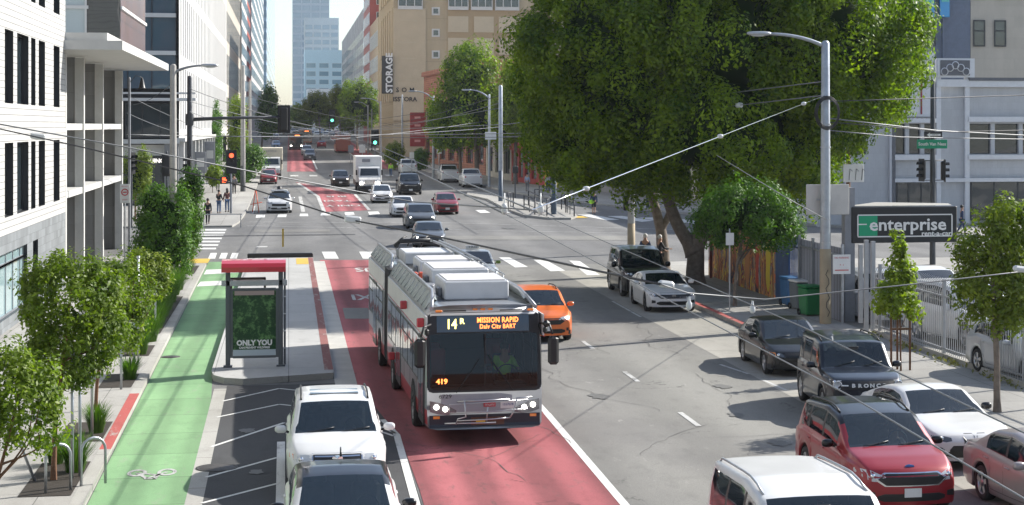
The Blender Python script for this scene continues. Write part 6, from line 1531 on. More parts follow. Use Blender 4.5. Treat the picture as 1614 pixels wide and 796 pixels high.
b = MB(); limb(b, [(0, 0, -.3), (.05, 0, 1.6), (.5, .1, 3.0), (1.0, .3, 5.5)], .46, .22, 12); limb(b, [(-.05, 0, 1.3), (-.9, 0, 2.8), (-1.5, -.2, 4.6), (-2.4, -.2, 6.5)], .34, .16); limb(b, [(.1, 0, 1.7), (1.3, -.2, 3.4), (2.6, 0, 5.2)], .26, .14)
b.build('trunk', BARK, tr)
b2_ = G(1047, 432); tr2 = thing('street_tree', 'forked grey trunk standing left of the huge tree and sharing its crown', 'tree', b2_)
b = MB(); limb(b, [(0, 0, -.3), (-.1, 0, 1.2), (-.25, 0, 2.3), (-.9, 0, 4.6), (-1.6, 0, 6.5)], .36, .14, 12); limb(b, [(-.18, 0, 1.9), (.35, 0, 3.0), (.6, .1, 5.2)], .2, .12); b.build('trunk', BARK, tr2)
crown([((-1.4, .6, 6.6), (1.8, 1.8, 1.3))], 5000, .155, L_FICUS, tr2, .6, 50, core=False)
def simple_tree(name, label, bx, by, blobs_px, m, leaf, n, trunk_r=.08, clump=.35, ncl=90, ratio=.5, bark=BARK, group=None, h=SW, trunk_top=None, core=True, dyr=.9, loc=None, branches=4, shell=.12):
    base = G(bx, by, h) if loc is None else Vector(loc); root = thing(name, label, 'tree' if name != 'shrub' else 'shrub', base, group=group)
    bl = []
    for (px, py, rx, rz) in blobs_px:        # centre and radii in photo pixels at the trunk's distance
        Y = base.y; X = on_y(px, Y); D = X * FW.x + Y * FW.y; s = D / F
        bl.append(((X - base.x, 0, zz(py, X, Y) - base.z), (rx * s, rx * s * dyr, rz * s)))
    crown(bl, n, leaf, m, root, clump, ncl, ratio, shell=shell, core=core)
    c0 = bl[0][0]; b = MB(); limb(b, [(0, 0, -.15), (c0[0] * .15, 0, c0[2] * .35), (c0[0] * .6, 0, c0[2] * .7), (c0[0], 0, c0[2] + bl[0][1][2] * .3)], trunk_r, trunk_r * .4, 8, .03)
    for k in range(branches):
        bb = bl[k % len(bl)]; a = 2.4 * k; z0 = c0[2] * (.45 + .1 * (k % 3)); limb(b, [(c0[0] * .3, 0, z0), (bb[0][0] + bb[1][0] * .3 * math.cos(a), bb[1][1] * .3 * math.sin(a), (z0 + bb[0][2]) / 2), (bb[0][0] + bb[1][0] * .6 * math.cos(a), bb[1][1] * .6 * math.sin(a), bb[0][2] + bb[1][2] * .3)], trunk_r * .5, trunk_r * .15, 6, .02)
    b.build('trunk', bark, root); return root
simple_tree('street_tree', 'round dark green tree in front of the big trunk, over the painted fence', 1158, 488, [(1175, 335, 66, 42), (1215, 355, 42, 28), (1140, 350, 42, 34)], L_CONE, .13, 16000, .085, .36, 180)
simple_tree('street_tree', 'glossy leaved young tree cut by the left edge near the bottom', 0, 0, [(28, 640, 60, 66), (66, 680, 30, 36), (0, 600, 46, 50)], L_NEAR, .10, 6200, .045, .22, 120, .45, BARKR, loc=(at(0, 860).x - .15, at(0, 860).y, SW), core=False)
simple_tree('street_tree', 'largest glossy leaved tree on the left sidewalk, tall above the planter grass', 84, 768, [(112, 470, 66, 58), (105, 555, 56, 52), (150, 520, 40, 54), (70, 510, 28, 30), (70, 445, 30, 30)], L_NEAR, .10, 16000, .06, .22, 250, .45, BARKR, core=False)
simple_tree('street_tree', 'glossy leaved tree behind the largest one, its crown leaning over the kerb', 150, 655, [(192, 455, 46, 40), (200, 515, 28, 36), (160, 450, 32, 34)], L_NEAR, .10, 8500, .05, .22, 150, .45, BARKR, core=False)
simple_tree('street_tree', 'pale leaved tree leaning over the grass strip, fourth along the left kerb', 222, 560, [(238, 440, 26, 30), (225, 420, 24, 22)], L_OLIVE, .115, 3600, .045, .24, 70, .45, BARKR, core=False)
simple_tree('street_tree', 'dense upright green tree in front of the grey pole on the left', 250, 446, [(262, 350, 38, 52), (252, 390, 40, 50), (270, 395, 28, 44), (238, 320, 16, 22)], L_CONE, .13, 15000, .07, .34, 200, .5, BARKR)
simple_tree('street_tree', 'slim upright green tree by the left signal mast, further than the dense one', 304, 412, [(299, 330, 17, 42), (302, 290, 13, 22), (298, 368, 16, 28)], L_CONE, .14, 9000, .06, .34, 130, .5, BARKR)
simple_tree('street_tree', 'small pale green tree in front of the gym window', 213, 350, [(215, 268, 22, 30), (212, 290, 18, 22)], L_OLIVE, .17, 5000, .07, .4, 90, .5, BARKR)
yt = simple_tree('young_tree', 'young staked tree with yellow-green leaves in front of the lot fence', 1420, 592, [(1415, 440, 20, 40), (1412, 392, 10, 28), (1408, 470, 28, 22), (1425, 480, 22, 20)], L_LIGHT, .13, 2600, .03, .2, 75, .7, BARKR, core=False)
st_ = thing('tree_stakes', 'brown wooden stakes with cross braces holding the young tree', 'tree stakes', yt.location)
for x, y in ((-.28, 0), (.28, .05), (0, .3)): MB().tube([(x, y, -.05), (x, y, 2.0)], .032, 8).build('stake', BARKR, st_)
for z_ in (1.15,): MB().box((0, 0, z_), (.62, .03, .06)).build('brace', BARKR, st_)
MB().box((0, .0, 1.62), (.62, .03, .05)).build('brace', BARKR, st_)
simple_tree('street_tree', 'leaning sidewalk tree with olive leaves at the right edge', 1572, 658, [(1562, 392, 46, 34), (1592, 350, 44, 28), (1560, 450, 46, 52), (1600, 420, 40, 60), (1528, 392, 26, 14), (1590, 490, 36, 30)], L_OLIVE, .12, 14000, .10, .26, 230, .5, core=False)
# trees beyond the intersection
simple_tree('street_tree', 'tall bright crowned tree beyond the intersection, in front of the brick parapet', 752, 287, [(742, 120, 40, 44), (735, 175, 52, 42), (770, 200, 30, 34), (700, 205, 26, 26)], L_FICUS, .30, 22000, .3, .85, 260, .6)
simple_tree('street_tree', 'yellowish crowned tree between the tall one and the huge street tree', 812, 292, [(816, 150, 28, 46), (830, 185, 30, 40), (795, 190, 24, 34)], L_LIGHT, .30, 15000, .26, .8, 180, .6)
simple_tree('street_tree', 'dark round tree hiding the brick warehouse shops', 726, 281, [(722, 205, 26, 24), (708, 190, 20, 20)], L_FICUS, .30, 9000, .24, .8, 110, .6)
for i, (px, py, bl_, m_, lb_) in enumerate(((563, 236, [(562, 160, 30, 30), (580, 175, 22, 24)], L_FICUS, 'big dark round tree below the storage sign'), (505, 226, [(500, 165, 20, 18), (490, 172, 14, 14)], L_OLIVE, 'mid green tree in the middle of the far street end'), (537, 222, [(532, 160, 14, 22)], L_OLIVE, 'pale tree left of the dark round tree'),
      (412, 244, [(424, 165, 10, 26), (420, 190, 12, 22)], L_CONE, 'spindly dark tree at the far left kerb'), (375, 268, [(373, 190, 9, 34), (377, 225, 12, 24)], L_LIGHT, 'bright green narrow tree on the far left sidewalk'), (388, 290, [(378, 268, 24, 18), (398, 250, 14, 16)], L_CONE, 'low dark green tree behind the red hand signal'))):
    simple_tree('street_tree', lb_, px, py, bl_, m_, .34 if py < 260 else .25, 7000, .2, .8, 110, .6)
for i, (px, py) in enumerate(((447, 212), (470, 209), (520, 211), (548, 214), (482, 207), (508, 208), (433, 214))):
    simple_tree('distant_tree', 'small distant tree lining the end of the street', px, py, [(px, py - 24, 12, 14)], L_OLIVE if i % 2 else L_FICUS, .8, 2500, .2, 1.3, 60, .6, group='distant trees at the end of the street')
simple_tree('shrub', 'flowering yellow-green bush by the storefront beside the dark crossing person', 335, 306, [(336, 278, 10, 12)], L_LIGHT, .2, 2200, .04, .3, 40, .6)
simple_tree('shrub', 'loose olive shrub at the shopfront right of the hi-vis worker', 622, 268, [(623, 245, 14, 18)], L_OLIVE, .25, 3000, .06, .5, 60, .6)
simple_tree('shrub', 'dark leafy shrub against the warehouse wall', 664, 268, [(664, 252, 12, 14)], L_CONE, .25, 2500, .06, .5, 60, .6)
b = MB(); p_ = G(340, 265); vine = crown([((0, 0, 4.6), (.5, 3.5, 4.2))], 6000, .2, L_CONE, thing('climbing_plant', 'tall dark green climbing plant on the left arcade columns', 'climbing plant', (X3 + .4, on_x(341, X3 + .4), SW)), .4, 120, .6)
# ornamental grass and planters
def grass_tuft(px, py, n, hgt, label, rad=.35):
    base = G(px, py); root = thing('ornamental_grass', label, 'plant', base, group=None); V = []; Fq = []
    for i in range(n):
        a = rng.uniform(0, 2 * PI); r = rad * .35 * math.sqrt(rng.random()); h = hgt * rng.uniform(.6, 1.1); o = rng.uniform(.2, .9) * rad; wd = .011
        x0, y0 = r * math.cos(a), r * math.sin(a); ca, sa = math.cos(a), math.sin(a); px_, py_ = -sa * wd, ca * wd; k = len(V)
        for t in (0, .5, .85, 1):
            w_ = (1 - t) ** .5; rr = o * t * t; V += [(x0 + ca * rr + px_ * w_, y0 + sa * rr + py_ * w_, h * t * (1 - .12 * t)), (x0 + ca * rr - px_ * w_, y0 + sa * rr - py_ * w_, h * t * (1 - .12 * t))]
        Fq += [(k, k + 1, k + 3, k + 2), (k + 2, k + 3, k + 5, k + 4), (k + 4, k + 5, k + 7, k + 6)]
    b = MB(); b.add(V, Fq); b.build('blades', L_GRASS, root, fix=False); return root
for px, py, n, h, lb_, rd in ((118, 755, 420, .85, 'dark strappy grass clump in the planter nearest the bottom left', .5), (152, 692, 340, .75, 'green strappy grass clump in the second planter from the bottom', .42), (236, 545, 380, 1.0, 'bright green strappy grass at the near end of the long strip', .6), (246, 524, 380, 1.0, 'bright green strappy grass beside the kerb below the leaning tree', .6), (256, 505, 380, 1.0, 'bright green strappy grass in the middle of the long grass strip', .6), (274, 470, 380, 1.0, 'bright green strappy grass three quarters along the strip', .6), (262, 494, 380, 1.0, 'bright green strappy grass just past the middle of the strip', .6), (250, 515, 380, 1.0, 'bright green strappy grass just before the middle of the strip', .6), (268, 482, 380, 1.0, 'bright green strappy grass at the far half of the long strip', .6), (280, 462, 380, 1.0, 'bright green strappy grass at the far end of the long strip', .6), (205, 606, 300, .7, 'green grass clump in the third planter from the bottom', .45), (222, 566, 300, .8, 'green grass clump in the fourth planter, under the leaning tree', .45), (296, 436, 300, .8, 'grass clump at the far end planter near the crossing', .5), (88, 742, 260, .6, 'low grass clump beside the young trunk', .4)):
    grass_tuft(px, py, n, h, lb_, rd)
b = MB()
for (px, py, dx, dy) in ((112, 765, 1.3, 3.4), (150, 690, 1.2, 2.6), (205, 608, 1.2, 2.6), (262, 500, 1.5, 13), (222, 560, 1.2, 2.6), (20, 860, 1.3, 2.5), (296, 430, 1.2, 5)):
    q = G(px, py); b.quad((q.x - dx / 2 - .1, q.y - dy / 2, SW + .01), (min(q.x + dx / 2 - .1, kl(q.y) - .3), q.y - dy / 2, SW + .01), (min(q.x + dx / 2 - .1, kl(q.y) - .3), q.y + dy / 2, SW + .01), (q.x - dx / 2 - .1, q.y + dy / 2, SW + .01))
structure(b.build('planter_beds', SOIL, fix=False))
# weeds along the fence foot
P = []; 
for i in range(1500):
    y = rng.uniform(22, 56); x = XF - .25 + rng.normal() * .14; 
    if math.sin(y * 1.7) + rng.normal() * .6 > -.1: P.append((x, y, SW + rng.uniform(0, .14)))
P = np.array(P); Nn = rng.normal(size=P.shape) * .6 + np.array([0, -.3, .6]); Nn /= np.linalg.norm(Nn, axis=1)[:, None]
o = leaves_obj('weeds', P, Nn, .12, leaf_mat('dry_weeds', (.10, .11, .03), (.30, .27, .10), .2), None); o['kind'] = 'stuff'; o['label'] = 'dry yellow-green weeds along the foot of the fence'; o['category'] = 'weeds'
# ================================================================== STREET FURNITURE
SHM = mat('shelter_steel', (.10, .11, .12), .4, .5); REDR = mat('shelter_red', (.50, .018, .03), .3, .0, coat=.8)
PST = thing('bus_shelter', 'slim bus shelter with a wavy red roof and a lit forest poster panel', 'bus shelter', at(401, 578, PZ) + Vector((0, 0, 0)))
o0 = PST.location; hw = (at(442, 578, PZ).x - at(359, 578, PZ).x) / 2
b = MB(); n = 14
for i in range(n + 1):      # wavy roof: profile across depth, long axis across the street
    pass
prof = [(-.30, 2.66), (-.30, 2.80), (-.22, 2.90), (.05, 2.97), (.45, 2.98), (.85, 2.90), (1.15, 2.86), (1.15, 2.80), (.85, 2.84), (.45, 2.90), (.05, 2.88), (-.16, 2.78)]
b.prism([(y, z) for y, z in prof], -hw - .17, hw + .14, axis='X'); b.build('roof', REDR, PST)
for sd in (-1, 1):
    b = MB(); b.box((sd * hw, 0, 1.33), (.13, .09, 2.66), bev=.015); b.box((sd * (hw + (.11 if sd > 0 else -.0)) , .12, 1.33), (.06, .05, 2.6)); b.box((sd * hw, 0, .03), (.24, .2, .05)); b.build('post', SHM, PST)
    b = MB()
    for k in range(5): b.box((sd * hw + .06, .06, .5 + .48 * k), (.16, .12, .025))
    b.build('bracket', STEEL, PST)
MB().box((0, -.02, 2.34), (2 * hw + .36, .05, .16), bev=.01).build('cross_beam', STEEL, PST)
b = MB()
for z_ in (2.42, 2.06): b.box((-.18, .5, z_), (.95, .08, .07))
for x in (-.65, .28): b.box((x, .5, 2.24), (.06, .08, .42))
b.build('arrival_display', mat('display_bronze', (.07, .055, .04), .5), PST)
xw = hw - .10; pf = thing('poster_case', 'poster case with green forest picture reading ONLY YOU between the shelter posts', 'poster', o0 + Vector((0, .02, 0)))
b = MB(); 
for (x, z_, sx_, sz_) in ((-xw, 1.22, .07, 1.92), (xw, 1.22, .07, 1.92), (0, 2.16, 2 * xw - .07, .07), (0, .28, 2 * xw - .07, .07)): b.box((x, 0, z_), (sx_, .10, sz_))
b.build('frame', SHM, pf)
FOR = ground_mat('forest_print', (.022, .075, .028), (.008, .028, .012), 0, .2, .25, worn=((.11, .23, .08), .5))
MB().box((0, .0, 1.27), (2 * xw - .07, .06, 1.71)).build('poster', FOR, pf)
MB().box((0, -.036, 2.06), (2 * xw - .16, .012, .12)).build('poster_top_strip', mat('dusty_pink', (.36, .27, .25), .4), pf); MB().box((0, -.036, .40), (2 * xw - .08, .012, .16)).build('poster_foot_strip', mat('pale_blue_strip', (.42, .48, .52), .4), pf)
text('ONLY YOU', .205, WHITEP, pf, (0, -.04, .665), name='poster_lettering', ext=.002, bold=.010, sx=.93); text('CAN PREVENT WILDFIRES', .078, WHITEP, pf, (0, -.04, .535), name='poster_lettering', ext=.002, bold=.003, sx=.93)

CONCP = mat('pole_concrete', (.36, .345, .32), .8, vary=.15, scale=3); GALV = mat('pole_galvanised', (.36, .39, .42), .45, .55, vary=.15, scale=4); DPOLE = mat('pole_dark_grey', (.055, .06, .068), .5, .2, vary=.2, scale=3); TANP = mat('pole_tan_base', (.34, .27, .17), .75, vary=.12, scale=2)
def pole(name, label, loc, h, r0, r1, m, cat='pole', base=None, group=None):
    root = thing(name, label, cat, loc, group=group)
    b = MB(); z0 = base[0] if base else 0
    if base: MB().lathe([(r0 * 1.02, 0), (r0 * .98, base[0]), (0, base[0])], (0, 0, 0), 'Z', 14).build('painted_base', base[1], root)
    rz_ = lambda z: r0 + (r1 - r0) * z / h
    b.lathe([(rz_(z0), z0), (rz_(h * .5), h * .5), (r1, h), (r1 * .6, h + .08), (0, h + .09)], (0, 0, 0), 'Z', 14); b.build('shaft', m, root); return root
def lamp_arm(root, z, dx, dz, m, r=.045, head=.55):
    sg = 1 if dx > 0 else -1; b = MB(); L_ = abs(dx)
    P = [(sg * L_ * t, 0, z + dz * (1 - (1 - t) ** 2.2)) for t in np.linspace(0, 1, 9)]; b.tube(P, [r * 1.3 - r * .5 * t for t in np.linspace(0, 1, 9)], 8); b.build('lamp_arm', m, root)
    x = sg * L_; b = MB(); b.ell((x + sg * head * .4, 0, z + dz + .01), (head * .55, .16, .075), 12, 0, .7); h_ = b.build('lamp_head', GREYP if m is DPOLE else STEEL, root)
    MB().ell((x + sg * head * .45, 0, z + dz - .06), (head * .32, .12, .04), 10).build('lens', LAMP_OFF, h_)
def pole_at(px, py, ytop, h_extra=SW):
    q = at(px, py); q.z = gz(q.y) + h_extra; return q, zz(ytop, q.x, q.y) - q.z
# big right-hand lamp post
q, h = pole_at(1301, 516, 68); PR = pole('street_lamp', 'tall grey lamp post with tan base by the green bin, arm over the road', q, h, .20, .14, GALV, 'street lamp', (zz(392, q.x, q.y) - q.z, TANP))
s_ = (q.x * FW.x + q.y * FW.y) / F; lamp_arm(PR, h - .12, -(1299 - 1206) * s_, (68 - 44) * s_ - .1, GALV, .055, .8)
for py in (155, 196, 232, 345, 382): MB().lathe([(.19, -.02), (.19, .02)], (0, 0, zz(py, q.x, q.y) - q.z), 'Z', 14).build('strap', STEEL, PR)
b = MB()
for k in range(4):
    cz = zz(178, q.x, q.y) - q.z; Rr_ = .52 - k * .03; b.tube([(Rr_ * .85 * math.cos(t), -.22 - .02 * k, cz + Rr_ * 1.1 * math.sin(t)) for t in np.linspace(0, 2 * PI, 25)], .016, 5, cap=False)
o = b.build('cable_coil', BLACK); o.location = q; tag(o, 'coil of black cable hung on the tall lamp post', 'cable coil')
sp = thing('traffic_sign', 'two square grey sign backs fixed behind the tall lamp post', 'sign', q)
for px, w_ in ((1295, 30), (1322, 34)):
    x = (px - 1301) * s_ * 1.0; z_ = zz(315, q.x, q.y) - q.z; MB().box((x - (.15 if px < 1300 else -.1), .26, z_), (w_ * s_ * 1.0, .03, 48 * s_), bev=.012).build('sign_back', mat('sign_back', (.52, .50, .47), .5, .2, vary=.08), sp)
MB().box((0, .2, zz(315, q.x, q.y) - q.z), (.5, .06, .05)).build('bracket', STEEL, sp)
b = MB(); b.tube([(.02 + .07 * math.sin(k * 1.9), -.205, .25 + k * .16) for k in range(11)], .012, 5); o = b.build('graffiti_scrawl', BLACK); o.parent = PR
# thick pole beyond, tan foot
q, h = pole_at(995, 400, 40); p2_ = pole('utility_pole', 'thick grey pole with tan lower half behind the black boxy SUV', q, h, .21, .15, CONCP, base=(zz(352, q.x, q.y) - q.z, TANP)); 
MB().box((-.32, 0, zz(320, q.x, q.y) - q.z), (.24, .3, .8), bev=.04).build('signal_box', BLACK, p2_)
# left poles
q, h = pole_at(273, 446, 104); pl_ = pole('street_lamp', 'pale concrete lamp post rising from the left trees with a curved arm', q, h, .17, .13, CONCP, 'street lamp'); s_ = (q.x * FW.x + q.y * FW.y) / F; lamp_arm(pl_, h - .3, 46 * s_, 8 * s_ + .1, GREYP, .05, .7)
MB().box((.22, -.1, zz(345, q.x, q.y) - q.z), (.3, .2, .9), bev=.03).build('meter_box', STEEL, pl_)
q, h = pole_at(299, 408, 122); sm = pole('traffic_signal', 'dark signal mast on the left corner with a long arm and black signal head', q, h, .17, .13, DPOLE, 'traffic signal'); s_ = (q.x * FW.x + q.y * FW.y) / F
za = zz(187, q.x, q.y) - q.z; b = MB(); b.tube([(0, 0, za - .05), (1.5, 0, za + .02), (150 * s_, 0, za + .1)], [.10, .085, .06], 8); b.lathe([(.2, za - .35), (.22, za), (.2, za + .25)], (0, 0, 0), 'Z', 12); b.build('mast_arm', DPOLE, sm)
def sig_head(parent, x, y, z, facing_away=True, n=3, lit=None, s=1.0, rz=0.0, yellow=False):
    hh = .36 * n * s; hd = bpy.data.objects.new('signal_head', MB().box((0, 0, 0), (.34 * s, .22 * s, hh), bev=.04).build('tmp', BLACK).data); bpy.data.objects.remove(COL.objects['tmp']); hd.name = 'signal_head'; COL.objects.link(hd); hd.parent = parent; hd.location = (x, y, z); hd.rotation_euler = (0, 0, rz)
    sg = 1 if facing_away else -1
    MB().box((0, sg * .10 * s, 0), (.58 * s, .02, hh + .22 * s), bev=.008).build('backplate', BLACK, hd)
    for k in range(n):
        zk = (n / 2 - .5 - k) * .35 * s; b = MB(); vs = []
        for t in np.linspace(-.3, PI + .3, 10): vs += [(.14 * s * math.cos(t), sg * .12 * s, zk + .14 * s * math.sin(t)), (.14 * s * math.cos(t), sg * .36 * s, zk + .14 * s * math.sin(t))]
        b.add(vs, [(2 * i, 2 * i + 1, 2 * i + 3, 2 * i + 2) for i in range(9)]); b.build('visor', BLACK, hd, fix=False)
        m_ = BLACK
        if lit == k: m_ = mat('signal_%d' % k, (.1, .1, .1), .3, emit=((1, .06, .02), (1, .6, .05), (.1, 1, .55))[k], es=3)
        MB().lathe([(.125 * s, 0), (.0, .02)], (0, sg * .125 * s, zk), 'Y', 12).build('lens', m_, hd)
    return hd
sig_head(sm, 150 * s_ - .12, 0, za - .02, True, 3, s=1.12)
sig_head(sm, -.0, -.35, zz(262, q.x, q.y) - q.z, True, 3, s=.9, rz=R(90))
q, h = pole_at(204, 420, 150); dn = pole('street_lamp', 'thin old fashioned lamp pole beside the concrete building with a bell lamp', q, h + .8, .07, .06, GREYP, 'street lamp'); s_ = (q.x * FW.x + q.y * FW.y) / F
b = MB(); zt_ = zz(122, q.x, q.y) - q.z; b.tube([(0, 0, zt_ - .3), (.3, 0, zt_ + .1), (.6, 0, zt_)], .02, 6); b.lathe([(.03, zt_), (.08, zt_ - .15), (.16, zt_ - .5), (.2, zt_ - .55), (0, zt_ - .56)], (.6, 0, 0), 'Z', 14); b.build('bell_lamp', BLACK, dn)
q = at(197, 440); ds = pole('sign_post', 'thin post with a round red no entry style sign on white board at the left', (q.x, q.y, SW), 3.9, .035, .035, STEEL, 'sign'); s_ = (q.x * FW.x + q.y * FW.y) / F
zb_ = zz(305, q.x, q.y) - SW; MB().box((0, -.05, zb_), (.42, .02, .85), bev=.008).build('sign_board', WHITEP, ds); b = MB(); b.lathe([(.16, -.01), (.16, .0), (.115, .0), (.115, -.01)], (0, -.065, zb_ + .06), 'Y', 20); b.box((0, -.068, zb_ + .06), (.17, .01, .05)); b.build('red_ring', mat('sign_red', (.55, .02, .03), .5), ds)
text('DO NOT', .075, mat('sign_red'if 0 else 'sign_red2', (.55, .02, .03), .5), ds, (0, -.065, zb_ + .32), ext=.001); text('ENTER', .075, MATS['sign_red2'], ds, (0, -.065, zb_ - .28), ext=.001)
# pedestrian signal with red hand, far left corner
q, h = pole_at(364, 339, 243); pd = pole('pedestrian_signal', 'grey signal post on the far left corner with glowing red hand and red signal', q, h, .09, .07, GREYP, 'traffic signal'); s_ = (q.x * FW.x + q.y * FW.y) / F
zh_ = zz(284, q.x, q.y) - q.z; bx = MB().box((-.5, -.05, zh_), (.6, .3, .55), bev=.05).build('hand_box', BLACK, pd)
HAND = mat('red_hand', (.3, .02, .01), .5, emit=(1, .10, .03), es=2.5); b = MB(); b.box((-.5, -.22, zh_ - .06), (.26, .02, .22), bev=.009)
for k in range(4): b.box((-.60 + .066 * k, -.22, zh_ + .1), (.045, .02, .2))
b.box((-.33, -.22, zh_ - .02), (.05, .02, .14)); b.build('hand_symbol', HAND, bx)
sig_head(pd, .05, -.15, zz(255, q.x, q.y) - q.z, False, 3, lit=0, s=1.35)
q, h = pole_at(263, 350, 240); ps2 = pole('traffic_signal', 'signal head seen from behind in front of the gym window', q, h, .08, .07, DPOLE, 'traffic signal'); sig_head(ps2, 0, -.2, h - .9, True, 3, s=1.2)
q, h = pole_at(207, 362, 240); ps3 = pole('traffic_signal', 'small dark signal head among leaves at the left edge of the gym', q, h, .08, .07, DPOLE, 'traffic signal'); sig_head(ps3, 0, -.2, h - .7, False, 3, s=1.1, rz=R(60))
# centre signals down the street
for px, py, yt, lb in ((697, 282, 205, None),): pass
q, h = pole_at(591, 262, 208); g1 = pole('traffic_signal', 'green lit signal on a grey post at the next crossing', q, h, .10, .08, GREYP, 'traffic signal'); sig_head(g1, 0, -.2, h - .8, False, 3, lit=2, s=1.8)
q, h = pole_at(519, 226, 178); g2 = pole('traffic_signal', 'tiny green lit signal far away above the traffic', q, h, .12, .1, GREYP, 'traffic signal'); sig_head(g2, .6, -.2, h - .8, False, 3, lit=2, s=2.4)
# right street lamps and trolley poles beyond the crossing
def lampost(px, py, yt, apx, apy, label, m=GALV, r=.15, base=None):
    q, h = pole_at(px, py, yt); root = pole('street_lamp', label, q, h, r, r * .7, m, 'street lamp', base); s_ = (q.x * FW.x + q.y * FW.y) / F; lamp_arm(root, h - .3, (apx - px) * s_, (yt - apy) * s_ + .3, m, .06, .9); return root, q, s_
l1, q1, s1 = lampost(771, 297, 150, 741, 142, 'grey street lamp with left arm carrying a white sign, beside the blue grey pole'); z_ = zz(214, q1.x, q1.y) - q1.z; MB().box((.12, -.25, z_), (1.1, .04, .75), bev=.015).build('sign_plate', WHITEP, l1)
q, h = pole_at(789, 320, 136); pole('trolley_pole', 'straight blue grey pole with darker base on the traffic island, left end', q, h, .19, .16, GALV, 'pole', (2.6, mat('pole_blue_base', (.07, .10, .14), .6)))
lampost(683, 283, 152, 655, 144, 'grey street lamp in front of the tall bright tree'); lampost(600, 250, 160, 577, 155, 'grey street lamp to the right of the storage sign'); lampost(580, 243, 166, 566, 161, 'smaller grey street lamp left of the storage sign lamp')
q, h = pole_at(634, 268, 150); pole('utility_pole', 'slim grey wire pole before the tan storage wall', q, h, .14, .10, GALV)
q, h = pole_at(586, 240, 172); pole('utility_pole', 'short dark wire pole between the two lamps near the storage building', q, h, .16, .12, GREYP)
q, h = pole_at(383, 304, 104); pole('utility_pole', 'tall pale pole on the far left sidewalk, nearer one', q, h, .24, .18, CONCP, base=(2.4, mat('dark_base', (.10, .10, .10), .7)))
q, h = pole_at(394, 270, 128); pole('utility_pole', 'slim grey pole on the far left sidewalk, further one', q, h, .2, .15, CONCP)
lampost(831, 288, 128, 806, 122, 'grey street lamp hidden in the yellowish tree')
q, h = pole_at(873, 341, 287); pole('stub_pole', 'short thick blue grey post at the right end of the traffic island', q, h, .20, .20, mat('pole_blue_base', (.07, .10, .14), .6), 'post')
q, h = pole_at(1021, 330, 255); pole('stub_pole', 'dark green post on the right far sidewalk under the big tree', q, 3.2, .14, .12, mat('dark_green_post', (.02, .05, .04), .5), 'post')
q, h = pole_at(812, 315, 262); pps = pole('pedestrian_signal', 'slim pole with pedestrian signal box on the traffic island', q, h, .06, .06, DPOLE, 'traffic signal'); MB().box((0, -.1, h - .3), (.5, .35, .6), bev=.05).build('signal_box', BLACK, pps)
for px, py, yt, lb, s__ in ((571, 262, 228, 'tall white sign plate on the post by the green signal', 1.1), (553, 262, 229, 'blank grey sign back left of the green signal', 1.0), (649, 280, 240, 'small white parking sign near the olive shrub', .7), (692, 285, 232, 'white parking sign on the kerb near the brick warehouse', .7)):
    q, h = pole_at(px, py, yt); r_ = pole('sign_post', lb, q, h, .05, .05, STEEL, 'sign'); MB().box((0, -.1, h - .5 * s__), (.75 * s__, .03, 1.0 * s__), bev=.01).build('sign_plate', WHITEP if 'grey' not in lb else GREYP, r_)
# island railings
rl = thing('railing', 'dark metal hoop railings fencing the traffic island', 'railing', at(830, 335, .16))
RAILM = mat('railing_dark', (.03, .035, .045), .5, .3)
for (x0, y0_, x1, y1_) in ((801, 327, 809, 326), (826, 331, 843, 338), (833, 323, 855, 336), (843, 320, 868, 323), (862, 340, 875, 330), (885, 330, 905, 341), (892, 335, 905, 341), (850, 314, 890, 322)):
    a, c_ = at(x0, y0_, .16), at(x1, y1_, .16); b = MB(); a -= rl.location; c_ -= rl.location
    b.tube([a, a + Vector((0, 0, 1.15)), c_ + Vector((0, 0, 1.15)), c_], .05, 6); m_ = a.lerp(c_, .5); b.tube([a + Vector((0, 0, .5)), c_ + Vector((0, 0, .5))], .03, 5); b.tube([m_, m_ + Vector((0, 0, 1.15))], .03, 5); b.build('hoop', RAILM, rl)
# South Van Ness signal and street sign
q = Vector((on_y(1470, 84), 84, SW)); sv = pole('traffic_signal', 'dark signal pole carrying the green street sign and one way arrow at the right', q, zz(128, q.x, q.y) - SW, .15, .11, DPOLE, 'traffic signal'); s_ = (q.x * FW.x + q.y * FW.y) / F; Z = lambda py: zz(py, q.x, q.y) - SW
sgn = MB().box((-.1, -.2, Z(227)), (50 * s_, .03, 14 * s_), bev=.01).build('street_sign', mat('sign_green', (.0, .26, .13), .5), sv); text('South Van Ness', .22, WHITEP, sgn, (-.1, -.225, Z(227)), name='sign_lettering', ext=.002, bold=.004)
ow = MB().box((-.05, -.2, Z(212.5)), (30 * s_, .03, 10 * s_), bev=.01).build('one_way_sign', BLACK, sv); b = MB(); zc_ = Z(212.5); b.add([(-.38, -.225, zc_), (-.22, -.225, zc_ + .11), (-.22, -.225, zc_ + .05), (.32, -.225, zc_ + .05), (.32, -.225, zc_ - .05), (-.22, -.225, zc_ - .05), (-.22, -.225, zc_ - .11)], [(0, 1, 6), (2, 3, 4, 5)]); b.build('arrow', WHITEP, ow, fix=False); text('ONE WAY', .07, BLACK, ow, (.06, -.232, zc_), name='sign_lettering', ext=.001)
b = MB(); b.tube([(-.6, 0, Z(253)), (.6, 0, Z(253))], .025, 6); b.tube([(-.6, 0, Z(284)), (.6, 0, Z(284))], .025, 6); b.tube([(0, 0, Z(130)), (-.3, 0, Z(122)), (-.55, 0, Z(128))], .03, 6); b.build('bracket', DPOLE, sv)
sig_head(sv, -16 * s_, 0, Z(268), False, 3, s=.85, rz=R(-75)); sig_head(sv, 17 * s_, 0, Z(269), True, 3, s=.85, rz=R(-100))
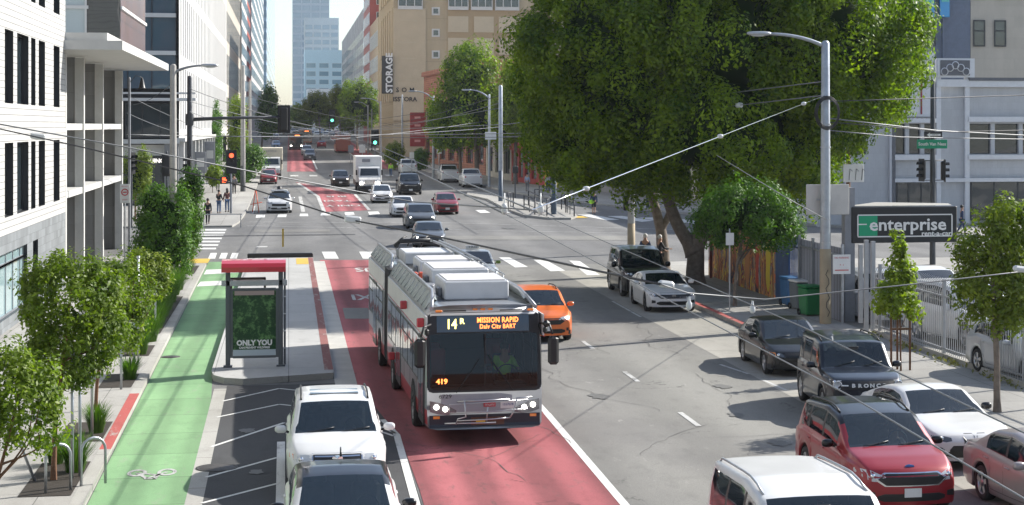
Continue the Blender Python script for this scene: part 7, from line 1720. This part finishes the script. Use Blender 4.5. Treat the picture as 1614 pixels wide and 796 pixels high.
# wooden pole, billboard scrap
q = Vector((on_y(1337, 92), 92, SW)); wp = pole('utility_pole', 'brown wooden pole with loose hanging wires near the grey showroom', q, zz(186, q.x, q.y), .13, .11, BARKR); b = MB()
for k in range(4): b.tube([(0, -.15, zz(190 + 3 * k, q.x, q.y)), (.3 + .15 * k, -.2, zz(215 + 6 * k, q.x, q.y)), (.1 - .25 * k, -.2, zz(240 + 5 * k, q.x, q.y))], .014, 5)
b.build('loose_wires', BLACK, wp)
q = Vector((on_y(1345, 74), 74, SW)); pb = thing('painted_board', 'white painted board with grey scribbles above the rental sign', 'board', q); s_ = (q.x * FW.x + q.y * FW.y) / F; Z = lambda py: zz(py, q.x, q.y) - SW
MB().box((0, 0, Z(273)), (34 * s_, .06, 28 * s_), bev=.01).build('board', WHITEP, pb); b = MB()
for k in range(3): b.tube([(-.2 + .28 * k, -.04, Z(284)), (-.16 + .28 * k, -.04, Z(266)), (-.05 + .28 * k, -.04, Z(270))], .015, 5)
b.build('scribble', GREYP, pb); b = MB(); b.tube([(-.2, .06, 0), (-.2, .06, Z(262))], .05, 6); b.build('support', BARKR, pb)
# rental sign
q = Vector((on_y(1426, 60), 60, SW)); es = thing('rental_sign', 'long black sign reading enterprise rent-a-car over the lot fence', 'sign', q); s_ = (q.x * FW.x + q.y * FW.y) / F; Z = lambda py: zz(py, q.x, q.y) - SW
W2 = 172 * s_ * 1.01; zc_ = Z(354); H2 = 57 * s_
MB().box((0, .25, zc_), (W2, .5, H2), bev=.03).build('sign_box', mat('sign_black', (.010, .014, .018), .35), es)
b = MB(); b.add([(-W2 / 2, .5, zc_ + H2 / 2 + .01), (-W2 * .2, .9, zc_ + H2 / 2 + .12), (W2 / 2, .9, zc_ + H2 / 2 + .06), (W2 / 2, .5, zc_ + H2 / 2 + .01)], [(0, 1, 2, 3)]); b.build('top_cover', mat('sign_cover', (.4, .38, .33), .5), es, fix=False)
fx0, fx1, fz0, fz1 = (1349 - 1426) * s_, (1504 - 1426) * s_, Z(372.5), Z(338.5); b = MB(); t_ = .04
for (x, z_, a, c_) in (((fx0 + fx1) / 2, fz0, fx1 - fx0, t_), ((fx0 + fx1) / 2, fz1, fx1 - fx0, t_), (fx0, (fz0 + fz1) / 2, t_, fz1 - fz0 - t_), (fx1, (fz0 + fz1) / 2, t_, fz1 - fz0 - t_)): b.box((x, -.012, z_), (a, .02, c_))
b.build('white_frame', WHITEP, es)
gx1 = (1381 - 1426) * s_; MB().box(((fx0 + gx1) / 2 + .02, -.008, (fz0 + fz1) / 2), (gx1 - fx0 - .04, .012, fz1 - fz0 - t_ - .01)).build('green_panel', mat('rental_green', (.0, .30, .14), .45), es)
text('enterprise', .60, WHITEP, es, ((1431 - 1426) * s_, -.02, Z(354.5)), name='sign_lettering', ext=.004, bold=.012, sx=1.12); text('rent-a-car', .24, WHITEP, es, ((1478 - 1426) * s_, -.02, Z(368.6)), name='sign_lettering', ext=.004, bold=.006, sx=1.12)
MB().box((fx0 + .17, -.017, Z(353)), (.3, .008, .04)).build('green_panel_line', WHITEP, es)
b = MB(); b.box(((1337 - 1426) * s_, .25, (zc_ - H2 / 2) / 2 + .9), (.35, .4, zc_ + 1.4)); b.box(((1374 - 1426) * s_, .25, (zc_ - H2 / 2) / 2), (.2, .2, zc_ - H2 / 2)); b.build('sign_post', GREYP, es)
# fence along the lot
FN = mat('fence_white', (.36, .37, .38), .5, .2, vary=.1, scale=4)
fn = thing('metal_fence', 'tall pale metal picket fence with curved tops along the rental lot', 'fence', (XF, 40, SW)); y0f, y1f = 24 - 40, at(1380, 533).y - 40
b = MB(); y = y0f
while y < y1f:
    b.tube([(0, y, .05), (0, y, 1.95), (.08, y, 2.15), (.28, y, 2.28)], .011, 4, cap=False); y += .16
b.build('pickets', FN, fn)
for k in range(int((y1f - y0f) / 2.9) + 1): MB().box((.03, y0f + 2.9 * k, 1.15), (.09, .09, 2.3)).build('post', FN, fn)
for z_ in (.28, 1.80): MB().box((.03, (y0f + y1f) / 2, z_), (.04, y1f - y0f, .05)).build('rail', FN, fn)
MB().box((.05, (y0f + y1f) / 2, -.02), (.22, y1f - y0f, .35)).build('kerb_base', KERB, fn)
gt = thing('gate', 'metal sliding gate with tall posts standing half open at the lot entrance', 'gate', (XF, y1f + 40, SW)); b = MB()
for y in (.2, .9, 1.5): b.box((0, y, 1.5), (.13, .13, 3.0 if y < 1 else 2.6))
b.build('gate_posts', FN, gt)
gp0, gp1 = on_x(1330, XF), on_x(1262, XF); GAL2 = wall_mat('corrugated_sheet', (.26, .28, .31), 8, .12, .02, .6, .15, .5)
cg = thing('corrugated_fence', 'tall grey corrugated panel fence between the lamp post and the blue gate', 'fence', (XF, gp0, SW)); b = MB(); n = 60
V = []; 
for i in range(n * 2 + 1): y = (gp1 - gp0) * i / (2 * n); V += [(.03 * (i % 2), y, 0), (.03 * (i % 2), y, 2.55)]
b.add(V, [(2 * i, 2 * i + 2, 2 * i + 3, 2 * i + 1) for i in range(2 * n)]); b.build('panels', GAL2, cg, fix=False)
for k in range(4): MB().box((-.05, (gp1 - gp0) * k / 3, 1.35), (.09, .09, 2.7)).build('post', STEEL, cg)
MB().box((-.03, (gp1 - gp0) / 2, 2.3), (.05, gp1 - gp0, .05)).build('rail', STEEL, cg)
o = thing('parking_sign', 'white and red no parking sign on the corrugated fence right of the lamp post', 'sign', (XF - .2, on_x(1326, XF - .2), SW)); s_ = 1 / 43.0
z_ = zz(415, XF, gp0) - SW; MB().box((0, -.05, z_), (.62, .02, .66)).build('sign_plate', WHITEP, o); text('NO PARKING', .085, MATS['sign_red2'], o, (0, -.065, z_ + .22), ext=.001); text('4 - 6', .08, MATS['sign_red2'], o, (0, -.065, z_ - .02), ext=.001); MB().box((0, -.065, z_ - .2), (.48, .01, .03)).build('red_line', MATS['sign_red2'], o)
# blue gate and mural fence
m0, m1, m2 = on_x(1262, XF), on_x(1222, XF), on_x(1118, XF)
BLU = mat('blue_gate_paint', (.02, .07, .19), .5, .2, vary=.25, scale=3)
gb = thing('blue_gate', 'dark blue barred gate beside the bins', 'gate', (XF, m0, SW)); b = MB(); y = 0
while y < (m1 - m0) * .45: b.box((0, y, 1.3), (.03, .03, 2.6)); y += .16
b.box((0, (m1 - m0) * .22, .3), (.04, (m1 - m0) * .45, .06)); b.box((0, (m1 - m0) * .22, 2.2), (.04, (m1 - m0) * .45, .06)); b.build('bars', BLU, gb); MB().box((.02, (m1 - m0) * .72, 1.3), (.05, (m1 - m0) * .54, 2.6)).build('sheet', BLU, gb)
def mural_mat():
    m = bpy.data.materials.new('mural_paint'); t, p = nt(m); N = t.nodes.new; L = t.links.new; p.inputs['Roughness'].default_value = .75
    tc = N('ShaderNodeTexCoord'); mp = N('ShaderNodeMapping'); mp.inputs['Scale'].default_value = (0, .95, .30); L(tc.outputs['Object'], mp.inputs[0])
    n = N('ShaderNodeTexNoise'); n.inputs['Scale'].default_value = 2.2; n.inputs['Detail'].default_value = 4; n.inputs['Distortion'].default_value = .8; L(mp.outputs[0], n.inputs[0])
    cr = N('ShaderNodeValToRGB'); e = cr.color_ramp; e.interpolation = 'CONSTANT'
    cols = [(.30, (.04, .03, .05)), (.38, (.45, .14, .04)), (.43, (.06, .03, .03)), (.46, (.62, .20, .05)), (.50, (.33, .24, .17)), (.53, (.75, .55, .03)), (.56, (.30, .04, .05)), (.60, (.08, .10, .13)), (.64, (.38, .33, .30)), (.70, (.02, .08, .20))]
    e.elements[0].position = 0; e.elements[0].color = (.05, .05, .06, 1); e.elements[1].position = cols[0][0]; e.elements[1].color = (*cols[0][1], 1)
    for p_, c_ in cols[1:]: q_ = e.elements.new(p_); q_.color = (*c_, 1)
    L(n.outputs[0], cr.inputs[0]); L(cr.outputs[0], p.inputs['Base Color']); return m
mf = thing('mural_fence', 'board fence painted with an orange, yellow and dark mural', 'fence', (XF, m1, SW)); L_ = m2 - m1
MB().box((0, L_ / 2, 1.25), (.08, L_, 2.5)).build('boards', mural_mat(), mf)
FL = mat('flame_yellow', (.62, .46, .03), .7); FR = mat('flame_red', (.50, .06, .03), .7)
for (yc_, wd, m_, h_) in ((.9, .75, FL, 2.2), (2.6, .5, FR, 2.0), (4.2, .9, mat('mural_orange', (.5, .2, .06), .7), 2.4)):
    b = MB(); pts = []
    for k in range(13): t = k / 12; pts.append((yc_ + wd / 2 * math.sin(PI * t) ** .7 * (1 + .25 * math.sin(9 * t)), .15 + h_ * t))
    for k in range(12, -1, -1): t = k / 12; pts.append((yc_ - wd / 2 * math.sin(PI * t) ** .7 * (1 + .25 * math.cos(8 * t)), .15 + h_ * t))
    b.prism(pts, -.052, -.042, axis='X'); b.build('painted_flame', m_, mf)
for k in range(int(L_ / .6)): MB().box((-.044, .3 + .6 * k, 1.25), (.008, .015, 2.5)).build('board_joint', BLACK, mf)
q = at(1120, 445); b = MB(); b.box((0, 0, 1.5), (.12, .12, 3.0)); b.box((.45, .2, 1.5), (.1, .1, 3.0)); o = b.build('gate_post', mat('maroon_post', (.18, .04, .04), .6)); o.location = (q.x - .3, q.y + .4, SW); tag(o, 'pair of maroon gate posts left of the mural fence', 'post')
# bins
def bin_(px, py, m, label, lid):
    q = G(px, py); r = thing('wheelie_bin', label, 'bin', q, R(8)); MB().box((0, 0, .52), (.58, .66, .96), taper=1.12, bev=.04).build('bin_body', m, r); MB().box((0, 0, 1.05), (.70, .80, .08), bev=.03).build('lid', lid, r); MB().box((0, .42, .98), (.5, .06, .05), bev=.02).build('handle', m, r)
    for sd in (-1, 1): MB().lathe([(.12, -.03), (.12, .03), (0, .03)], (sd * .3, .3, .12), 'X', 12).build('wheel', BLACK, r)
BG_ = mat('bin_green', (.01, .17, .045), .45, vary=.1); BBL = mat('bin_blue', (.03, .12, .27), .45, vary=.1); BGR = mat('bin_grey', (.12, .14, .15), .5, vary=.1)
bin_(1277, 503, BG_, 'bright green bin at the foot of the tall lamp post', BG_); bin_(1262, 493, BGR, 'dark grey bin with pale lid between the blue and green bins', WHITEP); bin_(1247, 487, BBL, 'blue bin by the blue gate, furthest of the three', BBL)
q = at(1150, 494); sp_ = pole('sign_post', 'thin grey sign post beside the round dark tree with small sign hidden in leaves', (q.x, q.y, SW), 2.9, .03, .03, STEEL, 'sign'); MB().box((0, -.04, 2.6), (.3, .02, .45)).build('sign_plate', WHITEP, sp_)
# left sidewalk racks, posts
def rack(px, py, label): 
    q = G(px, py); b = MB(); b.tube([(0, -.0, 0), (0, 0, .65)] + [(0, .24 - .24 * math.cos(t), .65 + .24 * math.sin(t)) for t in np.linspace(.3, PI - .3, 7)] + [(0, .48, .65), (0, .48, 0)], .028, 8); o = b.build('bike_rack', STEEL); o.location = q; o.rotation_euler = (0, 0, R(-60)); tag(o, label, 'bike rack')
rack(72, 790, 'steel hoop bike rack at the bottom left, nearer the camera'); rack(128, 778, 'steel hoop bike rack next to the grass clump')
for px, py, h, lb in ((145, 702, 3.0, 'thin steel tree pole next to the second grass clump'), (114, 766, 2.4, 'thin steel post in the nearest planter, left'), (126, 762, 2.4, 'thin steel post in the nearest planter, right'), (55, 770, 1.9, 'thin slanting tree stake at the bottom left corner'), (218, 580, 3.0, 'steel post behind the leaning tree'), (191, 622, 1.6, 'short steel post by the empty planter'), (245, 533, 2.4, 'thin pole rising from the grass strip'), (212, 598, 2.2, 'dark meter post beside the third planter')):
    q = G(px, py); b = MB(); dx = -.7 if 'slanting' in lb else 0; b.tube([(0, 0, 0), (dx, 0, h)], .03, 8); b.lathe([(.045, h - .02), (.045, h + .05), (0, h + .06)], (dx, 0, 0), 'Z', 10); o = b.build('thin_post', STEEL); o.location = q; tag(o, lb, 'post')
q = G(450, 398); b = MB(); b.box((0, 0, .5), (.10, .03, 1.0)); q = at(446, 395); o = b.build('delineator', YELLOW); o.location = (q.x, q.y + .2, .2); tag(o, 'thin yellow delineator post behind the black rubber barrier', 'post')
q = at(345, 358, SW); b = MB(); b.box((0, 0, .9), (2.6, .06, .06)); b.box((1.2, 0, .45), (.06, .06, .9)); b.box((-1.2, 0, .45), (.06, .06, .9)); o = b.build('corner_rail', STEEL); o.location = (q.x + .2, q.y + .5, SW); tag(o, 'low steel rail on the far left corner by the crossing', 'railing')
q = at(398, 336); b = MB(); b.tube([(0, 0, .1), (.25, 1, 3.2)], .05, 6); b.tube([(.6, 0, .1), (.3, 1, 3.2)], .05, 6); b.tube([(-.2, .1, 1.2), (.9, .1, 1.5)], .05, 6); o = b.build('orange_barrier', mat('orange_plastic', (.7, .10, .03), .5)); o.location = q; o.scale = (.8, .8, .55); tag(o, 'folded orange barrier frame at the left kerb near the driverless car', 'barrier')
# box trucks
def box_truck(label, front, cabm, boxm, bw=2.45, bl=6.2, bh=2.45, low=None, lit=True, letters=None, rz=0.0):
    r = thing('box_truck', label, 'truck', front, rz); b = MB()
    prof = [(0, .55), (0, 1.10), (.15, 1.32), (1.05, 1.50), (1.15, 1.60), (1.55, 2.35), (1.75, 2.48), (2.3, 2.50), (2.3, .55)]
    b.prism(prof, -.98, .98, axis='X'); b.build('cab', cabm, r)
    g = MB(); g.add([(-.86, 1.17, 1.66), (.86, 1.17, 1.66), (.78, 1.50, 2.32), (-.78, 1.50, 2.32)], [(0, 1, 2, 3)]); o = g.build('windshield', DARKGLASS, r, fix=False); o.location = (0, -.02, .01)
    for sd in (1, -1):
        MB().add([(sd * .99, 1.35, 1.62), (sd * .99, 2.15, 1.62), (sd * .99, 2.15, 2.3), (sd * .99, 1.6, 2.3)], [(0, 1, 2, 3)]).build('window', DARKGLASS, r, fix=False)
        MB().box((sd * 1.18, 1.25, 1.95), (.16, .1, .5), bev=.03).build('side_mirror', BLACK, r)
        MB().box((sd * .78, -.01, 1.0), (.26, .06, .24), bev=.03).build('headlight', LAMP_ON if lit else LAMP_OFF, r)
    gr = MB().box((0, -.02, 1.08), (1.0, .05, .5), bev=.02).build('grille', CHROME, r)
    for k in range(5): MB().box((0, -.05, .9 + k * .09), (.94, .02, .035)).build('grille_slot', BLACK, gr)
    MB().box((0, -.12, .58), (2.1, .25, .34), bev=.06).build('bumper', BLACK, r)
    MB().box((0, 2.3 + bl / 2 + .1, .85 + bh / 2 + .15), (bw, bl, bh), bev=.05).build('cargo_box', boxm, r)
    if low: MB().box((0, 2.3 + bl / 2 + .1, .95), (bw + .01, bl - .3, .5)).build('skirt', low, r)
    MB().box((0, 2.3 + bl / 2, .8), (1.0, bl + 1, .3)).build('chassis', DARK, r)
    add_wheels(r, (1.05, bl + 1.0), 1.12, .46, 1)
    if letters: text(letters, .32, GREYP, r, (.0, 2.36, 3.12), name='lettering', ext=.01)
    return r
q = at(583, 305.6); tr1 = box_truck('white delivery truck with lit headlights in the middle of the road', q, pw, WHITEP, low=mat('brown_skirt', (.05, .025, .02), .6)); MB().box((-.25, 2.35, 3.05), (.75, .12, .28), bev=.02).build('cooling_unit', GREYP, tr1)
q = at(427, 283.5); box_truck('cream box truck parked on the left behind the dark red sedan', q, pw, mat('cream_box', (.52, .47, .38), .6, vary=.06), bw=2.5, bl=6.5, bh=2.5, letters='ARTICLE', lit=False)
def small_bus(label, p, m, m2, away=False, lit=None):
    r = thing('city_bus', label, 'bus', p, PI if away else 0); MB().box((0, 6, 1.75), (2.55, 12, 2.7), bev=.14).build('body', m, r); MB().box((0, 6, .55), (2.52, 11.8, .5)).build('skirt', m2, r)
    MB().box((0, -.02, 1.75), (2.25, .06, 1.3), bev=.05).build('windshield', DARKGLASS, r); s = MB().box((0, -.03, 2.72), (1.9, .05, .3)).build('destination_sign', SIGNBG, r); MB().box((.2, -.07, 2.72), (.9, .02, .14)).build('lit_text', LEDO, s) if not away else None
    for sd in (1, -1): MB().box((sd * 1.28, 6, 1.95), (.04, 11, .9)).build('side_windows', DARKGLASS, r); MB().box((sd * .95, -.03, .8), (.3, .06, .2)).build('headlight' if not away else 'tail_light', (LAMP_ON if lit else LAMP_OFF) if not away else REDL, r)
    add_wheels(r, (2.4, 9), 1.28, .48, 0); return r
small_bus('dark green and grey city bus approaching in the left lane far down the street', at(467, 236.5), mat('bus_dark', (.05, .06, .06), .5), BLACK, lit=True)
small_bus('orange and white city bus right behind the dark one far away', at(482, 226.5), mat('bus_cream', (.5, .42, .34), .5), porange, lit=False)
p_ = at(541, 241); small_bus('red city bus driving away in the far right bus lane', Vector((p_.x, p_.y + 12, gz(p_.y))), mat('bus_faded_red', (.40, .13, .09), .5), BUSRED, away=True)
# ================================================================== WIRES
WIRE = mat('wire', (.17, .175, .18), .5, .4); WIRED = mat('wire_dark', (.03, .03, .035), .6); INS = mat('insulator', (.55, .56, .55), .4)
def wz(px, py, z):            # the point seen at a pixel that hangs z above level ground
    D = (CH - z) * F / (py - HOR); v = FW * D + RT * (D * (px - PPX) / F); return Vector((v.x, v.y, z))
def wd(px, py, D): v = FW * D + RT * (D * (px - PPX) / F); return Vector((v.x, v.y, CH + D * (HOR - py) / F))
def wire(label, pts, r, m=WIRE, sag=0.0, group=None, name='overhead_wire', fit=()):
    P = []
    for a, c_ in zip(pts[:-1], pts[1:]):
        L_ = (c_ - a).length; n = max(2, min(24, int(L_ / 3)))
        for i in range(n): t = i / n; q = a.lerp(c_, t); q.z -= sag * L_ * .01 * 4 * t * (1 - t); P.append(q)
    P.append(pts[-1]); o0_ = P[0].copy(); b = MB(); b.tube([p - o0_ for p in P], r, 5); o = b.build(name, m); o.location = o0_; tag(o, label, 'wire', group)
    for (i, s) in fit:
        q = P[min(int(i * (len(P) - 1)), len(P) - 1)] - o0_; MB().ell(tuple(q), (.10 * s, .10 * s, .07 * s), 8, 0, .7).build('insulator', INS, o)
    return o
apex = wz(838, 331, 5.75); PRt = Vector((PR.location.x, PR.location.y, zz(150, PR.location.x, PR.location.y)))
wire('bright span wire rising from mid picture to the tall lamp post', [apex, PRt], .010, CHROME, fit=((.16, .55), (.42, .7), (.88, .8)))
wire('bright span wire crossing from the left edge down to mid picture', [wd(-60, 185, 24), wd(205, 233, 25), wd(400, 271, 26.5), wd(650, 318, 29), apex], .010)
for k, (a, c_, e, lb) in enumerate((((795, 337), (1338, 623), (1614, 786), 'lower pale trolley wire running to the lower right corner'), ((852, 337), (1267, 516), (1614, 682), 'upper pale trolley wire running down over parked cars'))):
    A = wz(*a, 5.5); B_ = wz(*c_, 5.5); C_ = wz(*e, 5.5); E_ = C_ + (C_ - B_) * 3; Fz = wd(470 + 12 * k, 209, 420)
    wire(lb, [A, B_, C_, E_], .0045, WIRE); wire(('left' if k == 0 else 'right') + ' trolley wire continuing up the street from its hanger', [A, wd(560 + 20 * k, 222 + k, 150), Fz], .016)
    o = MB(); o.ell((0, 0, 0), (.05, .05, .09), 8, 0, .7); o.tube([(0, 0, .25), (0, 0, -.1)], .012, 5); ob = o.build('wire_hanger', INS); ob.location = A + Vector((0, 0, .08)); tag(ob, 'white trolley wire hanger under the span wire, ' + ('left one' if k == 0 else 'right one'), 'wire hanger')
dk = [wd(-60, 190, 32), wd(130, 232, 30), wd(380, 292, 28), wd(545, 345, 26), wd(700, 375, 23), wz(900, 418, 5.5), wz(1041, 448, 5.5)]
wire('thick dark cable sweeping from the left edge across the bus roof', dk, .012, WIRED)
wire('thin grey cable from the white box over the coupe to the right edge', [dk[-1], wd(1085, 462, 17), wd(1206, 472, 17.5), wd(1420, 450, 18), wd(1700, 418, 19)], .007, WIRE)
for (p_, lb, s) in ((wd(556, 346, 25.7), 'white insulator box on the dark cable above the bus', .24), (wd(1050, 448, 16.4), 'white insulator box on the dark cable over the white coupe', .15), (wd(60, 215, 31), 'small white clamp on the cable at the left building', .25), (wd(1608, 424, 18.6), 'white clamp on the thin cable at the right edge', .15)):
    o = MB().box((0, 0, 0), (s, s * .5, s * .42), bev=.02).build('insulator_box', INS); o.location = p_; o.rotation_euler = (0, R(8), 0); tag(o, lb, 'insulator')
for (p_, lb) in ((wd(1086, 478, 16.6), 'glass hanger over the coupe bonnet'), (wd(1186, 484, 17.3), 'glass hanger in front of the painted fence')):
    o = MB(); o.lathe([(.01, .06), (.014, .02), (.028, 0), (.028, -.045), (.014, -.06), (0, -.06)], (0, 0, 0), 'Z', 10); ob = o.build('wire_hanger', INS); ob.location = p_; tag(ob, lb, 'wire hanger')
PRz = lambda py: Vector((PR.location.x, PR.location.y, zz(py, PR.location.x, PR.location.y)))
wire('thin wire from lamp post across the big tree, upper one', [PRz(128), wd(1060, 158, 80), wd(800, 196, 110), wd(560, 206, 200)], .02, fit=((.1, 1.6),)); wire('thin wire from the lamp post across the big tree, lower one', [PRz(150), wd(1060, 178, 80), wd(820, 210, 110), wd(640, 213, 160)], .02, fit=((.1, 1.6),))
wire('grey wire from the lamp post to the right over the showroom', [PRz(160), wd(1614, 150, 70), wd(1900, 130, 75)], .018, WIRED)
wire('pale pair of trolley feeder wires before the showroom windows, upper', [PRz(186), wd(1480, 206, 66), wd(1700, 218, 72)], .022); wire('pale trolley feeder wire before the showroom windows, lower', [PRz(205), wd(1420, 216, 64), wd(1700, 221, 72)], .018); wire('dark slanting wire over the street sign', [PRz(192), wd(1500, 208, 66), wd(1700, 203, 72)], .016, WIRED)
wire('pale support wire in the shade of the big crown', [PRz(345), wd(1240, 312, 40), wd(1130, 245, 62)], .012)
mastp = Vector((sm.location.x, sm.location.y, 0)); tp = COL.objects['trolley_pole'] if 'trolley_pole' in COL.objects else None
rnd = random.Random(11)
ends = [((789, 150), 157, (520, 208), 260), ((789, 162), 157, (556, 206), 240), ((789, 170), 157, (480, 214), 190), ((683, 175), 200, (430, 206), 220), ((789, 200), 157, (200, 212), 95), ((600, 178), 270, (440, 192), 300), ((299, 140), 92, (560, 200), 230), ((299, 160), 92, (620, 212), 200), ((299, 176), 92, (470, 205), 210), ((273, 130), 84, (210, 165), 120), ((200, 150), 100, (320, 205), 110), ((200, 178), 100, (300, 214), 120), ((383, 150), 170, (620, 196), 230), ((383, 170), 170, (560, 212), 200), ((299, 214), 92, (1100, 210), 100), ((789, 215), 157, (960, 195), 120), ((771, 190), 185, (500, 222), 160), ((586, 178), 280, (470, 200), 320)]
for i, (a, D1, c_, D2) in enumerate(ends): wire('thin overhead wire in the web above the intersection', [wd(*a, D1), wd(*c_, D2)], .016 if D1 < 120 else .022, WIRE if i % 3 else WIRED, .6, group='thin wires in the web over the intersection', name='overhead_wire')
# ================================================================== BEHIND THE CAMERA (unseen masses added to darken and shape reflections)
ov = thing('overpass', 'concrete overpass deck added unseen behind the viewpoint to darken reflections', 'overpass', (0, -20, 0)); MB().box((0, -4, 5.3), (160, 18, 1.2)).build('deck', CONC, ov)
for x in (-40, -14, 20, 46): MB().box((x, -4, 2.3), (2, 2, 4.6)).build('column', CONC, ov)
for i, (x0, x1, h, m) in enumerate(((-70, -24, 8, BEIGE), (-20, 6, 5, BRICK), (12, 70, 20, BRICK))): b = MB(); mass(b, x0, x1, -95, -70, 0, h); tag(b.build('building', m), ('tall beige', 'low brick', 'wide grey')[i] + ' building added unseen behind the viewpoint to shape reflections', 'building')
# ================================================================== HAZE
hb = MB().box((0, 660, 78), (1000, 1720, 164)).build('haze', None)
hb.data.materials.clear(); hm = bpy.data.materials.new('haze_air'); hm.use_nodes = True; t = hm.node_tree; t.nodes.remove(t.nodes['Principled BSDF']); pv = t.nodes.new('ShaderNodeVolumePrincipled'); pv.inputs['Color'].default_value = (.82, .9, 1, 1); pv.inputs['Density'].default_value = .00012; pv.inputs['Anisotropy'].default_value = .3
t.links.new(pv.outputs[0], t.nodes['Material Output'].inputs['Volume']); hb.data.materials.append(hm); hb['kind'] = 'stuff'
